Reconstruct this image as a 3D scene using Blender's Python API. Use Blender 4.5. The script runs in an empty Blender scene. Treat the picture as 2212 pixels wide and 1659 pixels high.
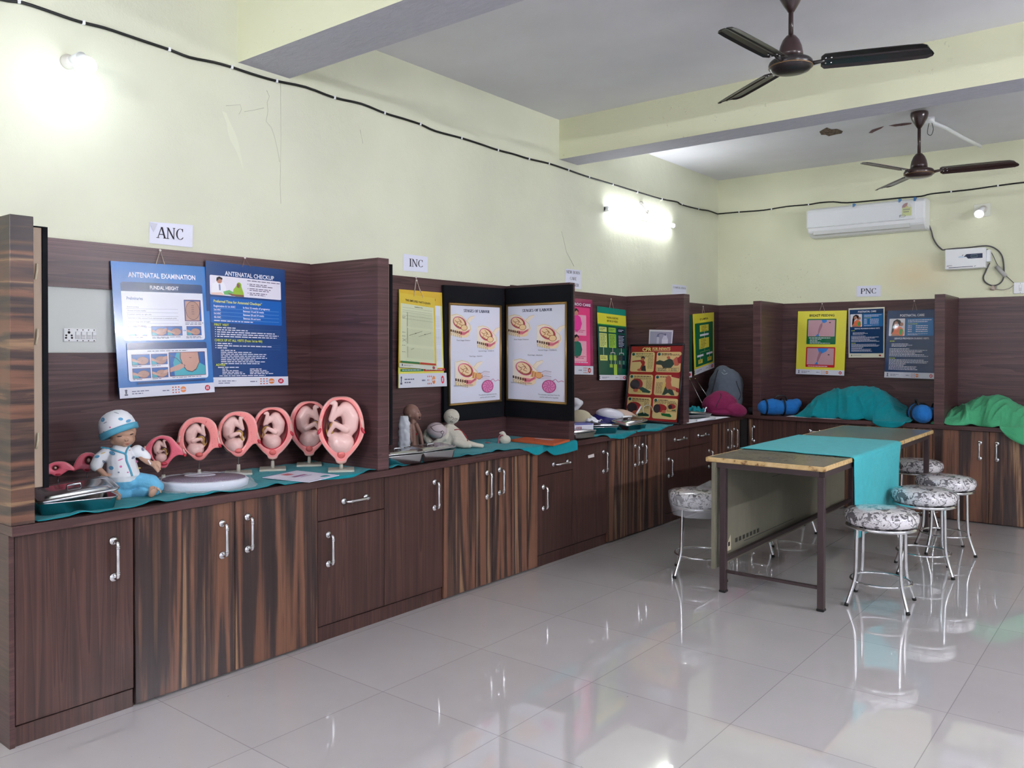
import bpy, bmesh, math, random
from mathutils import Vector, Matrix, noise
PI = math.pi
random.seed(4)
sc = bpy.context.scene
COL = sc.collection

# ---------------------------------------------------------------- camera
F_PX, YAW, PITCH, ROLL = 1772.9643, .6727, -.0119, .0016
CAM = Vector((3.6058, 0.0, 1.37)); SHIFT_PX = -52.7778
fw = Vector((-math.sin(YAW)*math.cos(PITCH), math.cos(YAW)*math.cos(PITCH), math.sin(PITCH)))
rt0 = fw.cross(Vector((0, 0, 1))).normalized(); up0 = rt0.cross(fw)
rt = rt0*math.cos(ROLL) + up0*math.sin(ROLL); up = up0*math.cos(ROLL) - rt0*math.sin(ROLL)
cd = bpy.data.cameras.new('camera'); cam = bpy.data.objects.new('camera', cd); COL.objects.link(cam)
cd.sensor_width = 36; cd.sensor_fit = 'HORIZONTAL'; cd.lens = F_PX/2212*36
cd.shift_y = SHIFT_PX/2212; cd.clip_start = .05; cd.clip_end = 60
m = Matrix((rt, up, -fw)).transposed().to_4x4(); m.translation = CAM; cam.matrix_world = m
sc.camera = cam

# ---------------------------------------------------------------- world, exposure
w = bpy.data.worlds.new('world'); sc.world = w; w.use_nodes = True
w.node_tree.nodes['Background'].inputs[0].default_value = (.8, .85, 1, 1)
w.node_tree.nodes['Background'].inputs[1].default_value = .35
sc.view_settings.view_transform = 'Standard'; sc.view_settings.look = 'None'
sc.view_settings.gamma = 1; sc.view_settings.use_curve_mapping = False
sc.view_settings.exposure = 2.5
L_TUBE, L_BULB, L_FAR = 10.0, 10.0, 100.0          # strengths of the lamps' glowing surfaces
try:
    sc.cycles.max_bounces = 10; sc.cycles.diffuse_bounces = 5; sc.cycles.glossy_bounces = 5
    sc.cycles.transmission_bounces = 8; sc.cycles.transparent_max_bounces = 12
    sc.cycles.sample_clamp_indirect = 6; sc.cycles.use_denoising = True
    sc.cycles.caustics_reflective = False; sc.cycles.caustics_refractive = False
except Exception: pass

# measured room, metres; left wall is x=0, floor z=0
YB, HZ, HC, XD = 7.92, 3.11, .767, .527
XE = .562                                            # worktop edge
YF = YB-.563                                         # front of the rear run

def ray(px, py):
    return fw + rt*((px-1106)/F_PX) + up*((829.5+SHIFT_PX-py)/F_PX)
def on(px, py, ax, val):                             # pixel of the photo -> point on a real plane
    d = ray(px, py); return CAM + d*((val-CAM[ax])/d[ax])
def depth(P): return (Vector(P)-CAM).dot(fw)

# ---------------------------------------------------------------- materials
def lin(c): return tuple(((v/255)/12.92 if v/255 <= .04045 else ((v/255+.055)/1.055)**2.4) for v in c)
MC = {}
def pm(name, rgb, rough=.5, metal=0, coat=0, trans=0, emit=0, alpha=1, ior=1.45, sheen=0, spec=.5):
    if name in MC: return MC[name]
    mt = bpy.data.materials.new(name); mt.use_nodes = True; b = mt.node_tree.nodes['Principled BSDF']
    c = lin(rgb)+(1,)
    b.inputs['Base Color'].default_value = c; b.inputs['Roughness'].default_value = rough
    b.inputs['Metallic'].default_value = metal; b.inputs['Coat Weight'].default_value = coat
    b.inputs['Transmission Weight'].default_value = trans; b.inputs['IOR'].default_value = ior
    b.inputs['Alpha'].default_value = alpha; b.inputs['Sheen Weight'].default_value = sheen
    b.inputs['Specular IOR Level'].default_value = spec
    if emit: b.inputs['Emission Color'].default_value = c; b.inputs['Emission Strength'].default_value = emit
    MC[name] = mt; return mt
class NT:
    def __init__(s, mt):
        s.t = mt.node_tree; s.b = s.t.nodes['Principled BSDF']
    def n(s, typ, **kw):
        x = s.t.nodes.new(typ)
        for k, v in kw.items():
            if k.startswith('_'): setattr(x, k[1:], v)
            else: x.inputs[int(k[1:]) if k[1:].isdigit() else k].default_value = v
        return x
    def l(s, a, b): s.t.links.new(a, b)
    def pos(s, scale, loc=(0, 0, 0), obj=False):
        if obj: g = s.n('ShaderNodeTexCoord').outputs['Object']
        else: g = s.n('ShaderNodeNewGeometry').outputs['Position']
        mp = s.n('ShaderNodeMapping'); mp.inputs['Scale'].default_value = scale; mp.inputs['Location'].default_value = loc
        s.l(g, mp.inputs['Vector']); return mp.outputs[0]
    def noise(s, vec, scale, detail=4, rough=.5, dist=0):
        x = s.n('ShaderNodeTexNoise'); x.inputs['Scale'].default_value = scale; x.inputs['Detail'].default_value = detail
        x.inputs['Roughness'].default_value = rough; x.inputs['Distortion'].default_value = dist
        s.l(vec, x.inputs['Vector']); return x.outputs['Fac']
    def ramp(s, fac, stops, interp='LINEAR'):
        r = s.n('ShaderNodeValToRGB'); cr = r.color_ramp; cr.interpolation = interp
        while len(cr.elements) > 1: cr.elements.remove(cr.elements[0])
        for i, (p, c) in enumerate(stops):
            e = cr.elements[0] if i == 0 else cr.elements.new(p)
            e.position = p; e.color = (lin(c)+(1,)) if len(c) == 3 else c
        s.l(fac, r.inputs[0]); return r.outputs[0]
    def math(s, op, a, b=None):
        x = s.n('ShaderNodeMath', _operation=op)
        for i, v in enumerate((a, b)):
            if v is None: continue
            if hasattr(v, 'links'): s.l(v, x.inputs[i])
            else: x.inputs[i].default_value = v
        return x.outputs[0]
    def mix(s, fac, a, b, mode='MIX'):
        x = s.n('ShaderNodeMix', _data_type='RGBA', _blend_type=mode)
        for i, v in ((0, fac), (6, a), (7, b)):
            if hasattr(v, 'links'): s.l(v, x.inputs[i])
            else: x.inputs[i].default_value = (lin(v)+(1,)) if isinstance(v, tuple) else v
        return x.outputs[2]
    def bump(s, h, strength, dist=.01):
        x = s.n('ShaderNodeBump'); x.inputs['Strength'].default_value = strength; x.inputs['Distance'].default_value = dist
        s.l(h, x.inputs['Height']); s.l(x.outputs[0], s.b.inputs['Normal'])
def mk(name, rough=.5, **kw): mt = pm(name, (128, 128, 128), rough, **kw); return mt, NT(mt)

def paint(name, rgb, patch=False, bump=.25, bscale=1.0):
    mt, t = mk(name, .6)
    p = t.pos((1, 1, 1))
    n1 = t.noise(p, 1.3, 3); n2 = t.noise(p, 9*bscale, 8, .65); n3 = t.noise(p, 120, 3)
    d = tuple(int(v*.955) for v in rgb)
    c = t.mix(t.ramp(n1, [(.35, (0, 0, 0)), (.65, (255, 255, 255))]), d, rgb)
    h = t.math('ADD', t.math('MULTIPLY', n2, .8), t.math('MULTIPLY', n3, .12))
    if patch:                                        # re-plastered lower patch, small dirt specks and an orange damp stain on the rear wall
        g = t.n('ShaderNodeNewGeometry').outputs['Position']; sp = t.n('ShaderNodeSeparateXYZ'); t.l(g, sp.inputs[0])
        k = t.math('MULTIPLY', t.math('LESS_THAN', t.math('ADD', sp.outputs[2], t.math('MULTIPLY', n2, .02)), 2.345), t.math('LESS_THAN', t.math('ADD', sp.outputs[0], t.math('MULTIPLY', n2, .06)), 1.29))
        k = t.math('MULTIPLY', k, t.math('GREATER_THAN', sp.outputs[1], YB-.2))
        sp2 = t.ramp(t.noise(p, 38, 5, .6), [(.60, (0, 0, 0)), (.68, (255, 255, 255))])
        big = t.ramp(t.noise(p, 3.0, 3, .6), [(.45, (0, 0, 0)), (.62, (255, 255, 255))])
        c = t.mix(t.math('MULTIPLY', t.math('MULTIPLY', sp2, big), t.math('MULTIPLY', k, .45)), c, (150, 146, 105))
        h = t.math('ADD', h, t.math('MULTIPLY', k, t.math('ADD', t.math('MULTIPLY', t.noise(p, 70, 4), .9), .35)))
        dx = t.math('MULTIPLY', t.math('SUBTRACT', sp.outputs[0], 1.86), 2.6); dz = t.math('MULTIPLY', t.math('SUBTRACT', sp.outputs[2], 2.03), 4.2)
        dd = t.math('SQRT', t.math('ADD', t.math('MULTIPLY', dx, dx), t.math('MULTIPLY', dz, dz)))
        st = t.math('MULTIPLY', t.ramp(dd, [(0, (255, 255, 255)), (1.0, (0, 0, 0))]), t.math('GREATER_THAN', sp.outputs[1], YB-.2))
        c = t.mix(t.math('MULTIPLY', st, .45), c, (226, 190, 140))
    t.l(c, t.b.inputs['Base Color']); t.bump(h, bump, .02)
    return mt
M_WALL = paint('wall_paint', (226, 228, 204), bump=.36, bscale=.6)
M_WALLB = paint('rear_wall_paint', (229, 230, 200), True, .28)
M_WALLN = paint('plain_white_wall', (230, 232, 238), bump=.2)
M_CEIL = paint('ceiling_distemper', (226, 226, 232), bump=.15)
def beam_side():
    mt, t = mk('beam_side_paint', .6); p = t.pos((1, 1, 1)); n = t.noise(p, 14, 8, .7)
    sp = t.ramp(t.noise(p, 26, 6, .7), [(.62, (0, 0, 0)), (.68, (255, 255, 255))]); big = t.ramp(t.noise(p, 1.6, 2), [(.5, (0, 0, 0)), (.62, (255, 255, 255))])
    c = t.mix(t.math('MULTIPLY', t.math('MULTIPLY', sp, big), .55), (229, 230, 198), (168, 165, 135))
    t.l(c, t.b.inputs['Base Color']); t.bump(n, .3, .01); return mt
M_BEAMS = beam_side()
def plaster():
    mt, t = mk('beam_soffit_plaster', .7); p = t.pos((1, 1, 1))
    n = t.noise(t.pos((.6, 1.6, 1)), 22, 10, .75, .6); t.l(t.mix(n, (188, 188, 202), (222, 222, 232)), t.b.inputs['Base Color']); t.bump(n, .9, .02); return mt
M_SOFF = plaster()

def floor_mat():
    mt, t = mk('vitrified_tile', .06, spec=.5, coat=1.0); t.b.inputs['Coat Roughness'].default_value = .012; t.b.inputs['Coat IOR'].default_value = 1.5
    g = t.n('ShaderNodeNewGeometry').outputs['Position']; sp = t.n('ShaderNodeSeparateXYZ'); t.l(g, sp.inputs[0])
    fx = t.math('DIVIDE', t.math('SUBTRACT', sp.outputs[0], -1.846), .6022); fy = t.math('DIVIDE', t.math('SUBTRACT', sp.outputs[1], -2.58), .6022)
    def edge(v): return t.math('GREATER_THAN', t.math('ABSOLUTE', t.math('SUBTRACT', t.math('FRACT', v), .5)), .4975)
    e = t.math('MAXIMUM', edge(fx), edge(fy))
    wn = t.n('ShaderNodeTexWhiteNoise', _noise_dimensions='2D'); cv = t.n('ShaderNodeCombineXYZ')
    t.l(t.math('FLOOR', fx), cv.inputs[0]); t.l(t.math('FLOOR', fy), cv.inputs[1]); t.l(cv.outputs[0], wn.inputs[0])
    base = t.mix(wn.outputs[0], (190, 186, 186), (197, 193, 193))
    p = t.pos((1, 1, 1)); cl = t.ramp(t.noise(p, 2.4, 5, .6), [(.4, (0, 0, 0)), (.7, (255, 255, 255))])
    base = t.mix(t.math('MULTIPLY', cl, .12), base, (226, 224, 222))
    dirt = t.ramp(t.noise(p, 55, 2, .5), [(.775, (0, 0, 0)), (.79, (255, 255, 255))])
    base = t.mix(t.math('MULTIPLY', dirt, .6), base, (95, 85, 80))
    c = t.mix(t.math('MULTIPLY', e, .55), base, (120, 116, 116)); t.l(c, t.b.inputs['Base Color'])
    t.l(t.math('ADD', .02, t.math('MULTIPLY', t.noise(p, 6, 4), .03)), t.b.inputs['Roughness'])
    t.bump(t.math('SUBTRACT', t.math('MULTIPLY', t.noise(p, 1.5, 2), .15), t.math('MULTIPLY', e, .3)), .05, .01)
    return mt
M_FLOOR = floor_mat()

def laminate(name, sc3, lo, hi, seed=0):
    mt, t = mk(name, .32, spec=.4); p = t.pos(sc3, (seed, seed*.7, seed*.3))
    a = t.noise(p, 1.0, 7, .62, .9); bq = t.pos(tuple(v*.28 for v in sc3), (seed+5, 3, 1)); wv = t.n('ShaderNodeTexNoise')
    wv.inputs['Scale'].default_value = 1.1; wv.inputs['Detail'].default_value = 1; wv.inputs['Distortion'].default_value = 1.5
    t.l(bq, wv.inputs['Vector']); rings = t.math('FRACT', t.math('MULTIPLY', wv.outputs['Fac'], 9))
    f = t.math('ADD', t.math('MULTIPLY', a, .75), t.math('MULTIPLY', rings, .22))
    t.l(t.ramp(f, [(.3, lo), (.52, tuple((x+y)//2 for x, y in zip(lo, hi))), (.72, hi)]), t.b.inputs['Base Color'])
    t.bump(a, .06, .002); return mt
LO, HI = (64, 42, 43), (108, 76, 76)
M_LH = laminate('maroon_laminate_horizontal', (.9, .9, 34), (60, 40, 41), (102, 73, 74))
M_LV = laminate('maroon_laminate_vertical', (34, 34, .9), (54, 36, 32), (88, 60, 54), 3)
M_LE = laminate('maroon_laminate_edge', (1.2, 1.2, 50), (58, 37, 36), (90, 62, 60), 7)
def zebra(name, sc3, seed):
    mt, t = mk(name, .3, spec=.4); p = t.pos(sc3, (seed, seed, seed))
    a = t.noise(p, 1.0, 1.6, .45, .22); b = t.noise(t.pos(tuple(v*7 for v in sc3)), 1.0, 5, .6, .4)
    f = t.math('ADD', a, t.math('MULTIPLY', t.math('SUBTRACT', b, .5), .16))
    c = t.ramp(f, [(.30, (88, 64, 52)), (.35, (46, 36, 36)), (.41, (58, 44, 42)), (.45, (108, 74, 58)), (.50, (118, 82, 64)), (.53, (84, 60, 50)), (.56, (48, 38, 38)), (.60, (74, 54, 48)), (.635, (142, 112, 84)), (.66, (98, 70, 57)), (.75, (62, 46, 44))])
    t.l(c, t.b.inputs['Base Color']); t.bump(b, .05, .002); return mt
M_ZV = zebra('striped_laminate_vertical', (9.2, 9.2, .3), 2.3)
M_ZH = zebra('striped_laminate_horizontal', (.5, .5, 8.5), 4.1)
M_GAP = pm('dark_recess', (18, 14, 14), .8)

def cloth_mat(name, rgb, k=.9):
    mt, t = mk(name, .9, sheen=.08, spec=.2); p = t.pos((1, 1, 1)); n = t.noise(p, 18, 6, .6, .4); f = t.noise(p, 420, 2)
    d = tuple(int(v*k) for v in rgb); t.l(t.mix(n, d, rgb), t.b.inputs['Base Color'])
    t.bump(t.math('ADD', t.math('MULTIPLY', n, 1.3), t.math('MULTIPLY', f, .08)), .5, .012); return mt
M_TEAL = cloth_mat('teal_cotton', (10, 138, 148)); M_TEAL2 = cloth_mat('light_teal_cotton', (74, 188, 196))
M_GREEN = cloth_mat('green_cotton', (78, 172, 124)); M_GRN2 = cloth_mat('dark_green_cotton', (34, 120, 70))
M_BLUE = cloth_mat('blue_nylon', (34, 112, 186)); M_GREY = cloth_mat('grey_canvas', (92, 100, 112)); M_MAR = cloth_mat('maroon_fabric', (128, 36, 78))
M_CALICO = cloth_mat('unbleached_calico', (206, 200, 186), .93)
CHROME = pm('chrome', (225, 225, 228), .12, 1); STEEL = pm('stainless_steel', (196, 196, 200), .2, 1)
M_BRN = pm('brown_enamel', (52, 34, 34), .28, coat=.3); M_FANB = pm('black_enamel', (34, 28, 30), .3, coat=.2)
M_WHITE = pm('white_plastic', (236, 238, 240), .3); M_IRON = pm('painted_iron', (58, 44, 46), .5)
M_BLACK = pm('black_rubber', (16, 16, 17), .5); M_PAPER = pm('white_paper', (232, 234, 242), .7)
M_GLASS = pm('tinted_glass', (150, 205, 205), .04, trans=1, ior=1.45)
M_FILM = pm('clear_film', (240, 244, 250), .12, trans=.0, alpha=.28, coat=.6); M_BOARD = pm('black_board_cloth', (11, 13, 18), .75, spec=.2)
M_GOLD = pm('gold_beading', (150, 118, 66), .35, .6); M_TAPE = pm('tan_board_edge', (176, 156, 138), .7)
M_SKIN = pm('doll_skin', (176, 138, 116), .5); M_SKINB = pm('brown_manikin_skin', (132, 98, 86), .45)
def edgewood():
    mt, t = mk('raw_wood_edge', .6); p = t.pos((1, 1, 1)); n = t.noise(p, 30, 4)
    t.l(t.ramp(n, [(.3, (120, 84, 50)), (.42, (196, 164, 112)), (.7, (214, 186, 138))]), t.b.inputs['Base Color']); return mt
M_EDGE = edgewood()
def sunmica(name, a, b, rough=.3):
    mt, t = mk(name, rough); n = t.noise(t.pos((1, .6, 1)), 3.5, 6, .6); f = t.noise(t.pos((30, 30, 3)), 1, 5)
    t.l(t.mix(t.math('ADD', t.math('MULTIPLY', n, .7), t.math('MULTIPLY', f, .3)), a, b), t.b.inputs['Base Color']); return mt
M_TOP = sunmica('worn_grey_laminate', (108, 104, 92), (142, 136, 118), .25); M_MOD = sunmica('weathered_ply', (96, 93, 76), (136, 132, 116), .55)
def floral():
    mt, t = mk('floral_vinyl', .16, coat=.6); p = t.pos((1, 1, 1), obj=True)
    v = t.n('ShaderNodeTexVoronoi', _feature='F1'); v.inputs['Scale'].default_value = 15
    wv = t.n('ShaderNodeTexNoise'); wv.inputs['Scale'].default_value = 16; wv.inputs['Detail'].default_value = 3
    t.l(p, wv.inputs['Vector']); vv = t.n('ShaderNodeVectorMath', _operation='ADD'); s2 = t.n('ShaderNodeVectorMath', _operation='SCALE')
    t.l(wv.outputs['Color'], s2.inputs[0]); s2.inputs['Scale'].default_value = .11; t.l(p, vv.inputs[0]); t.l(s2.outputs[0], vv.inputs[1])
    t.l(vv.outputs[0], v.inputs['Vector'])
    lines = t.ramp(t.math('ABSOLUTE', t.math('SUBTRACT', t.noise(vv.outputs[0], 13, 3, .6, 1.2), .5)), [(.004, (255, 255, 255)), (.018, (0, 0, 0))])
    leaf = t.ramp(t.noise(vv.outputs[0], 17, 2, .5, 1.6), [(.535, (0, 0, 0)), (.555, (255, 255, 255))])
    rd = t.ramp(t.noise(vv.outputs[0], 8, 1, .5), [(.64, (0, 0, 0)), (.67, (255, 255, 255))])
    c = t.mix(t.math('MULTIPLY', leaf, .82), (220, 217, 220), (64, 58, 68)); c = t.mix(t.math('MULTIPLY', rd, .7), c, (190, 96, 108))
    c = t.mix(t.math('MULTIPLY', lines, .75), c, (40, 36, 44)); t.l(c, t.b.inputs['Base Color']); return mt
M_FLORAL = floral()

# ---------------------------------------------------------------- mesh helpers
class MB:
    def __init__(s): s.bm = bmesh.new(); s.mats = []
    def mi(s, mat):
        if mat not in s.mats: s.mats.append(mat)
        return s.mats.index(mat)
    def faces(s, vs, fs, mat, smooth=False):
        i = s.mi(mat); bv = [s.bm.verts.new(v) for v in vs]
        for f in fs:
            try: q = s.bm.faces.new([bv[k] for k in f]); q.material_index = i; q.smooth = smooth
            except ValueError: pass
        return s
    def box(s, a, b, mat, mtx=None, bevel=0):
        x0, y0, z0 = a; x1, y1, z1 = b
        x0, x1 = min(x0, x1), max(x0, x1); y0, y1 = min(y0, y1), max(y0, y1); z0, z1 = min(z0, z1), max(z0, z1)
        if bevel:
            bb = min(bevel, (x1-x0)/2.1, (y1-y0)/2.1, (z1-z0)/2.1)
            vs = []; fs = []
            for sx in (0, 1):
                for sy in (0, 1):
                    for sz in (0, 1):
                        X, Y, Z = (x1 if sx else x0), (y1 if sy else y0), (z1 if sz else z0)
                        ix, iy, iz = (-bb if sx else bb), (-bb if sy else bb), (-bb if sz else bb)
                        vs += [(X, Y+iy, Z+iz), (X+ix, Y, Z+iz), (X+ix, Y+iy, Z)]
            def k(sx, sy, sz, a): return (sx*4+sy*2+sz)*3+a
            for v in (0, 1):
                fs += [[k(v, 0, 0, 0), k(v, 1, 0, 0), k(v, 1, 1, 0), k(v, 0, 1, 0)], [k(0, v, 0, 1), k(1, v, 0, 1), k(1, v, 1, 1), k(0, v, 1, 1)], [k(0, 0, v, 2), k(1, 0, v, 2), k(1, 1, v, 2), k(0, 1, v, 2)]]
                for u in (0, 1):
                    fs += [[k(v, u, 0, 0), k(v, u, 1, 0), k(v, u, 1, 1), k(v, u, 0, 1)], [k(v, 0, u, 0), k(v, 1, u, 0), k(v, 1, u, 2), k(v, 0, u, 2)], [k(0, v, u, 1), k(1, v, u, 1), k(1, v, u, 2), k(0, v, u, 2)]]
                    for q in (0, 1): fs.append([k(v, u, q, 0), k(v, u, q, 1), k(v, u, q, 2)])
        else:
            vs = [(x0, y0, z0), (x1, y0, z0), (x1, y1, z0), (x0, y1, z0), (x0, y0, z1), (x1, y0, z1), (x1, y1, z1), (x0, y1, z1)]
            fs = [(0, 3, 2, 1), (4, 5, 6, 7), (0, 1, 5, 4), (1, 2, 6, 5), (2, 3, 7, 6), (3, 0, 4, 7)]
        if mtx: vs = [mtx @ Vector(v) for v in vs]
        return s.faces(vs, fs, mat)
    def tube(s, pts, r, mat, n=10, closed=False, cap=True):
        pts = [Vector(p) for p in pts]; N = len(pts); rr = r if isinstance(r, (list, tuple)) else [r]*N
        vs = []; prev = None
        for i, p in enumerate(pts):
            if closed: t = pts[(i+1) % N]-pts[i-1]
            else: t = pts[min(i+1, N-1)]-pts[max(i-1, 0)]
            t.normalize()
            if prev is None:
                a = Vector((0, 0, 1)) if abs(t.z) < .9 else Vector((1, 0, 0)); nrm = t.cross(a).normalized()
            else: nrm = (prev-t*prev.dot(t)).normalized()
            prev = nrm; bn = t.cross(nrm)
            for k in range(n):
                a = 2*PI*k/n; vs.append(p+(nrm*math.cos(a)+bn*math.sin(a))*rr[i])
        fs = []
        for i in range(N if closed else N-1):
            j = (i+1) % N
            for k in range(n): fs.append((i*n+k, i*n+(k+1) % n, j*n+(k+1) % n, j*n+k))
        if cap and not closed: fs += [tuple(range(n))[::-1], tuple((N-1)*n+k for k in range(n))]
        return s.faces(vs, fs, mat, True)
    def lathe(s, prof, mat, mtx=None, n=32, sx=1, sy=1):
        vs = []; fs = []
        for (r, z) in prof:
            for k in range(n): a = 2*PI*k/n; vs.append(Vector((r*math.cos(a)*sx, r*math.sin(a)*sy, z)))
        for i in range(len(prof)-1):
            for k in range(n): fs.append((i*n+k, i*n+(k+1) % n, (i+1)*n+(k+1) % n, (i+1)*n+k))
        if prof[0][0] > 1e-6: fs.append(tuple(range(n))[::-1])
        if prof[-1][0] > 1e-6: fs.append(tuple((len(prof)-1)*n+k for k in range(n)))
        if mtx: vs = [mtx @ v for v in vs]
        return s.faces(vs, fs, mat, True)
    def ell(s, c, r, mat, rot=None, n=16):
        m = Matrix.Translation(c) @ (rot.to_4x4() if rot else Matrix()) @ Matrix.Diagonal((*r, 1)) if not isinstance(r, (int, float)) else Matrix.Translation(c) @ Matrix.Scale(r, 4)
        pr = [(math.sin(PI*i/(n//2)), -math.cos(PI*i/(n//2))) for i in range(n//2+1)]
        return s.lathe([(max(a, 1e-5), b) for a, b in pr], mat, m, n)
    def build(s, name, parent=None, origin=None, weld=True, bevel=0):
        if weld: bmesh.ops.remove_doubles(s.bm, verts=s.bm.verts, dist=1e-6)
        try: bmesh.ops.recalc_face_normals(s.bm, faces=s.bm.faces)
        except Exception: pass
        me = bpy.data.meshes.new(name)
        if origin is not None: bmesh.ops.translate(s.bm, verts=s.bm.verts, vec=-Vector(origin))
        s.bm.to_mesh(me); s.bm.free()
        for mt in s.mats: me.materials.append(mt)
        o = bpy.data.objects.new(name, me); COL.objects.link(o)
        if parent is not None:
            o.parent = parent
            p = parent
            base = Vector(origin) if origin is not None else Vector((0, 0, 0)); off = Vector((0, 0, 0))
            while p is not None: off += Vector(p.location); p = p.parent
            o.location = base-off
        elif origin is not None: o.location = origin
        if bevel:
            bv = o.modifiers.new('edge', 'BEVEL'); bv.width = bevel; bv.segments = 2; bv.limit_method = 'ANGLE'
        return o
def thing(name, label, cat, loc, group=None):
    o = bpy.data.objects.new(name, None); COL.objects.link(o); o.location = loc; o.empty_display_size = .05
    o['label'] = label; o['category'] = cat
    if group: o['group'] = group
    return o
def tag(o, label, cat, group=None, kind=None):
    o['label'] = label; o['category'] = cat
    if group: o['group'] = group
    if kind: o['kind'] = kind
    return o
def struct(o, label=None):
    o['kind'] = 'structure'; o['label'] = label or o.name; o['category'] = o.name.split('_')[0]; return o
def dup(root, loc, label, rz=0):
    r = root.copy(); COL.objects.link(r); r.location = loc; r.rotation_euler = (0, 0, rz); r['label'] = label
    for ch in list(root.children):
        c = ch.copy(); COL.objects.link(c); c.parent = r
        for g in list(ch.children):
            d = g.copy(); COL.objects.link(d); d.parent = c
    return r
def nz(x, y, z=0, s=1.0): return noise.noise(Vector((x*s, y*s, z*s)))

def grid(name, nu, nv, fn, mat, parent=None, thick=.003, origin=None, sub=0):
    """fn(u, v) -> point; real thickness by offsetting along the normal."""
    P = [[Vector(fn(i/nu, j/nv)) for j in range(nv+1)] for i in range(nu+1)]
    vs = [P[i][j] for i in range(nu+1) for j in range(nv+1)]
    fs = [(i*(nv+1)+j, (i+1)*(nv+1)+j, (i+1)*(nv+1)+j+1, i*(nv+1)+j+1) for i in range(nu) for j in range(nv)]
    mb = MB(); mb.faces(vs, fs, mat, True); o = mb.build(name, parent, origin)
    if thick:
        so = o.modifiers.new('thick', 'SOLIDIFY'); so.thickness = thick; so.offset = 0
    return o

# remeshed organic bodies: spheres and tapered limbs fused into ONE continuous surface
def blob(parts, voxel, mat, name, parent=None, smooth=6, origin=(0, 0, 0)):
    mb = MB()
    for p in parts:
        if p[0] == 'e':
            r = p[2]; r = (r, r, r) if isinstance(r, (int, float)) else r
            mb.ell(Vector(p[1]), tuple(r), mat, p[3] if len(p) > 3 else None, 20)
        else:                                        # limb: list of (point, radius)
            pts = p[1]
            for (a, ra), (b, rb) in zip(pts[:-1], pts[1:]):
                mb.tube([Vector(a), Vector(b)], [ra, rb], mat, 14)
            for a, ra in pts: mb.ell(Vector(a), (ra, ra, ra), mat, None, 16)
    o = mb.build('tmp', weld=False)
    rm = o.modifiers.new('r', 'REMESH'); rm.mode = 'VOXEL'; rm.voxel_size = voxel; rm.use_smooth_shade = True
    sm = o.modifiers.new('s', 'SMOOTH'); sm.factor = .5; sm.iterations = smooth
    dg = bpy.context.evaluated_depsgraph_get(); me = bpy.data.meshes.new_from_object(o.evaluated_get(dg))
    bpy.data.objects.remove(o)
    me.transform(Matrix.Translation(-Vector(origin)))
    me.materials.clear(); me.materials.append(mat)
    for f in me.polygons: f.use_smooth = True; f.material_index = 0
    ob = bpy.data.objects.new(name, me); COL.objects.link(ob)
    if parent is not None:
        ob.parent = parent; off = Vector((0, 0, 0)); p = parent
        while p is not None: off += Vector(p.location); p = p.parent
        ob.location = Vector(origin)-off
    else: ob.location = origin
    return ob

# ---------------------------------------------------------------- lettering
TXT = {}
def text_polys(s, bold=False, cjk=None):
    key = (s, bold)
    if key in TXT: return TXT[key]
    cu = bpy.data.curves.new('t', 'FONT'); cu.body = s; cu.size = 1; cu.resolution_u = 2
    if bold: cu.offset = .022
    o = bpy.data.objects.new('t', cu); COL.objects.link(o)
    dg = bpy.context.evaluated_depsgraph_get(); me = bpy.data.meshes.new_from_object(o.evaluated_get(dg))
    vs = [(v.co.x, v.co.y) for v in me.vertices]; fs = [tuple(p.vertices) for p in me.polygons]
    bpy.data.objects.remove(o); bpy.data.meshes.remove(me); bpy.data.curves.remove(cu)
    x0 = min(v[0] for v in vs); x1 = max(v[0] for v in vs)
    TXT[key] = ([(v[0]-x0, v[1]) for v in vs], fs, x1-x0); return TXT[key]
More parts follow.
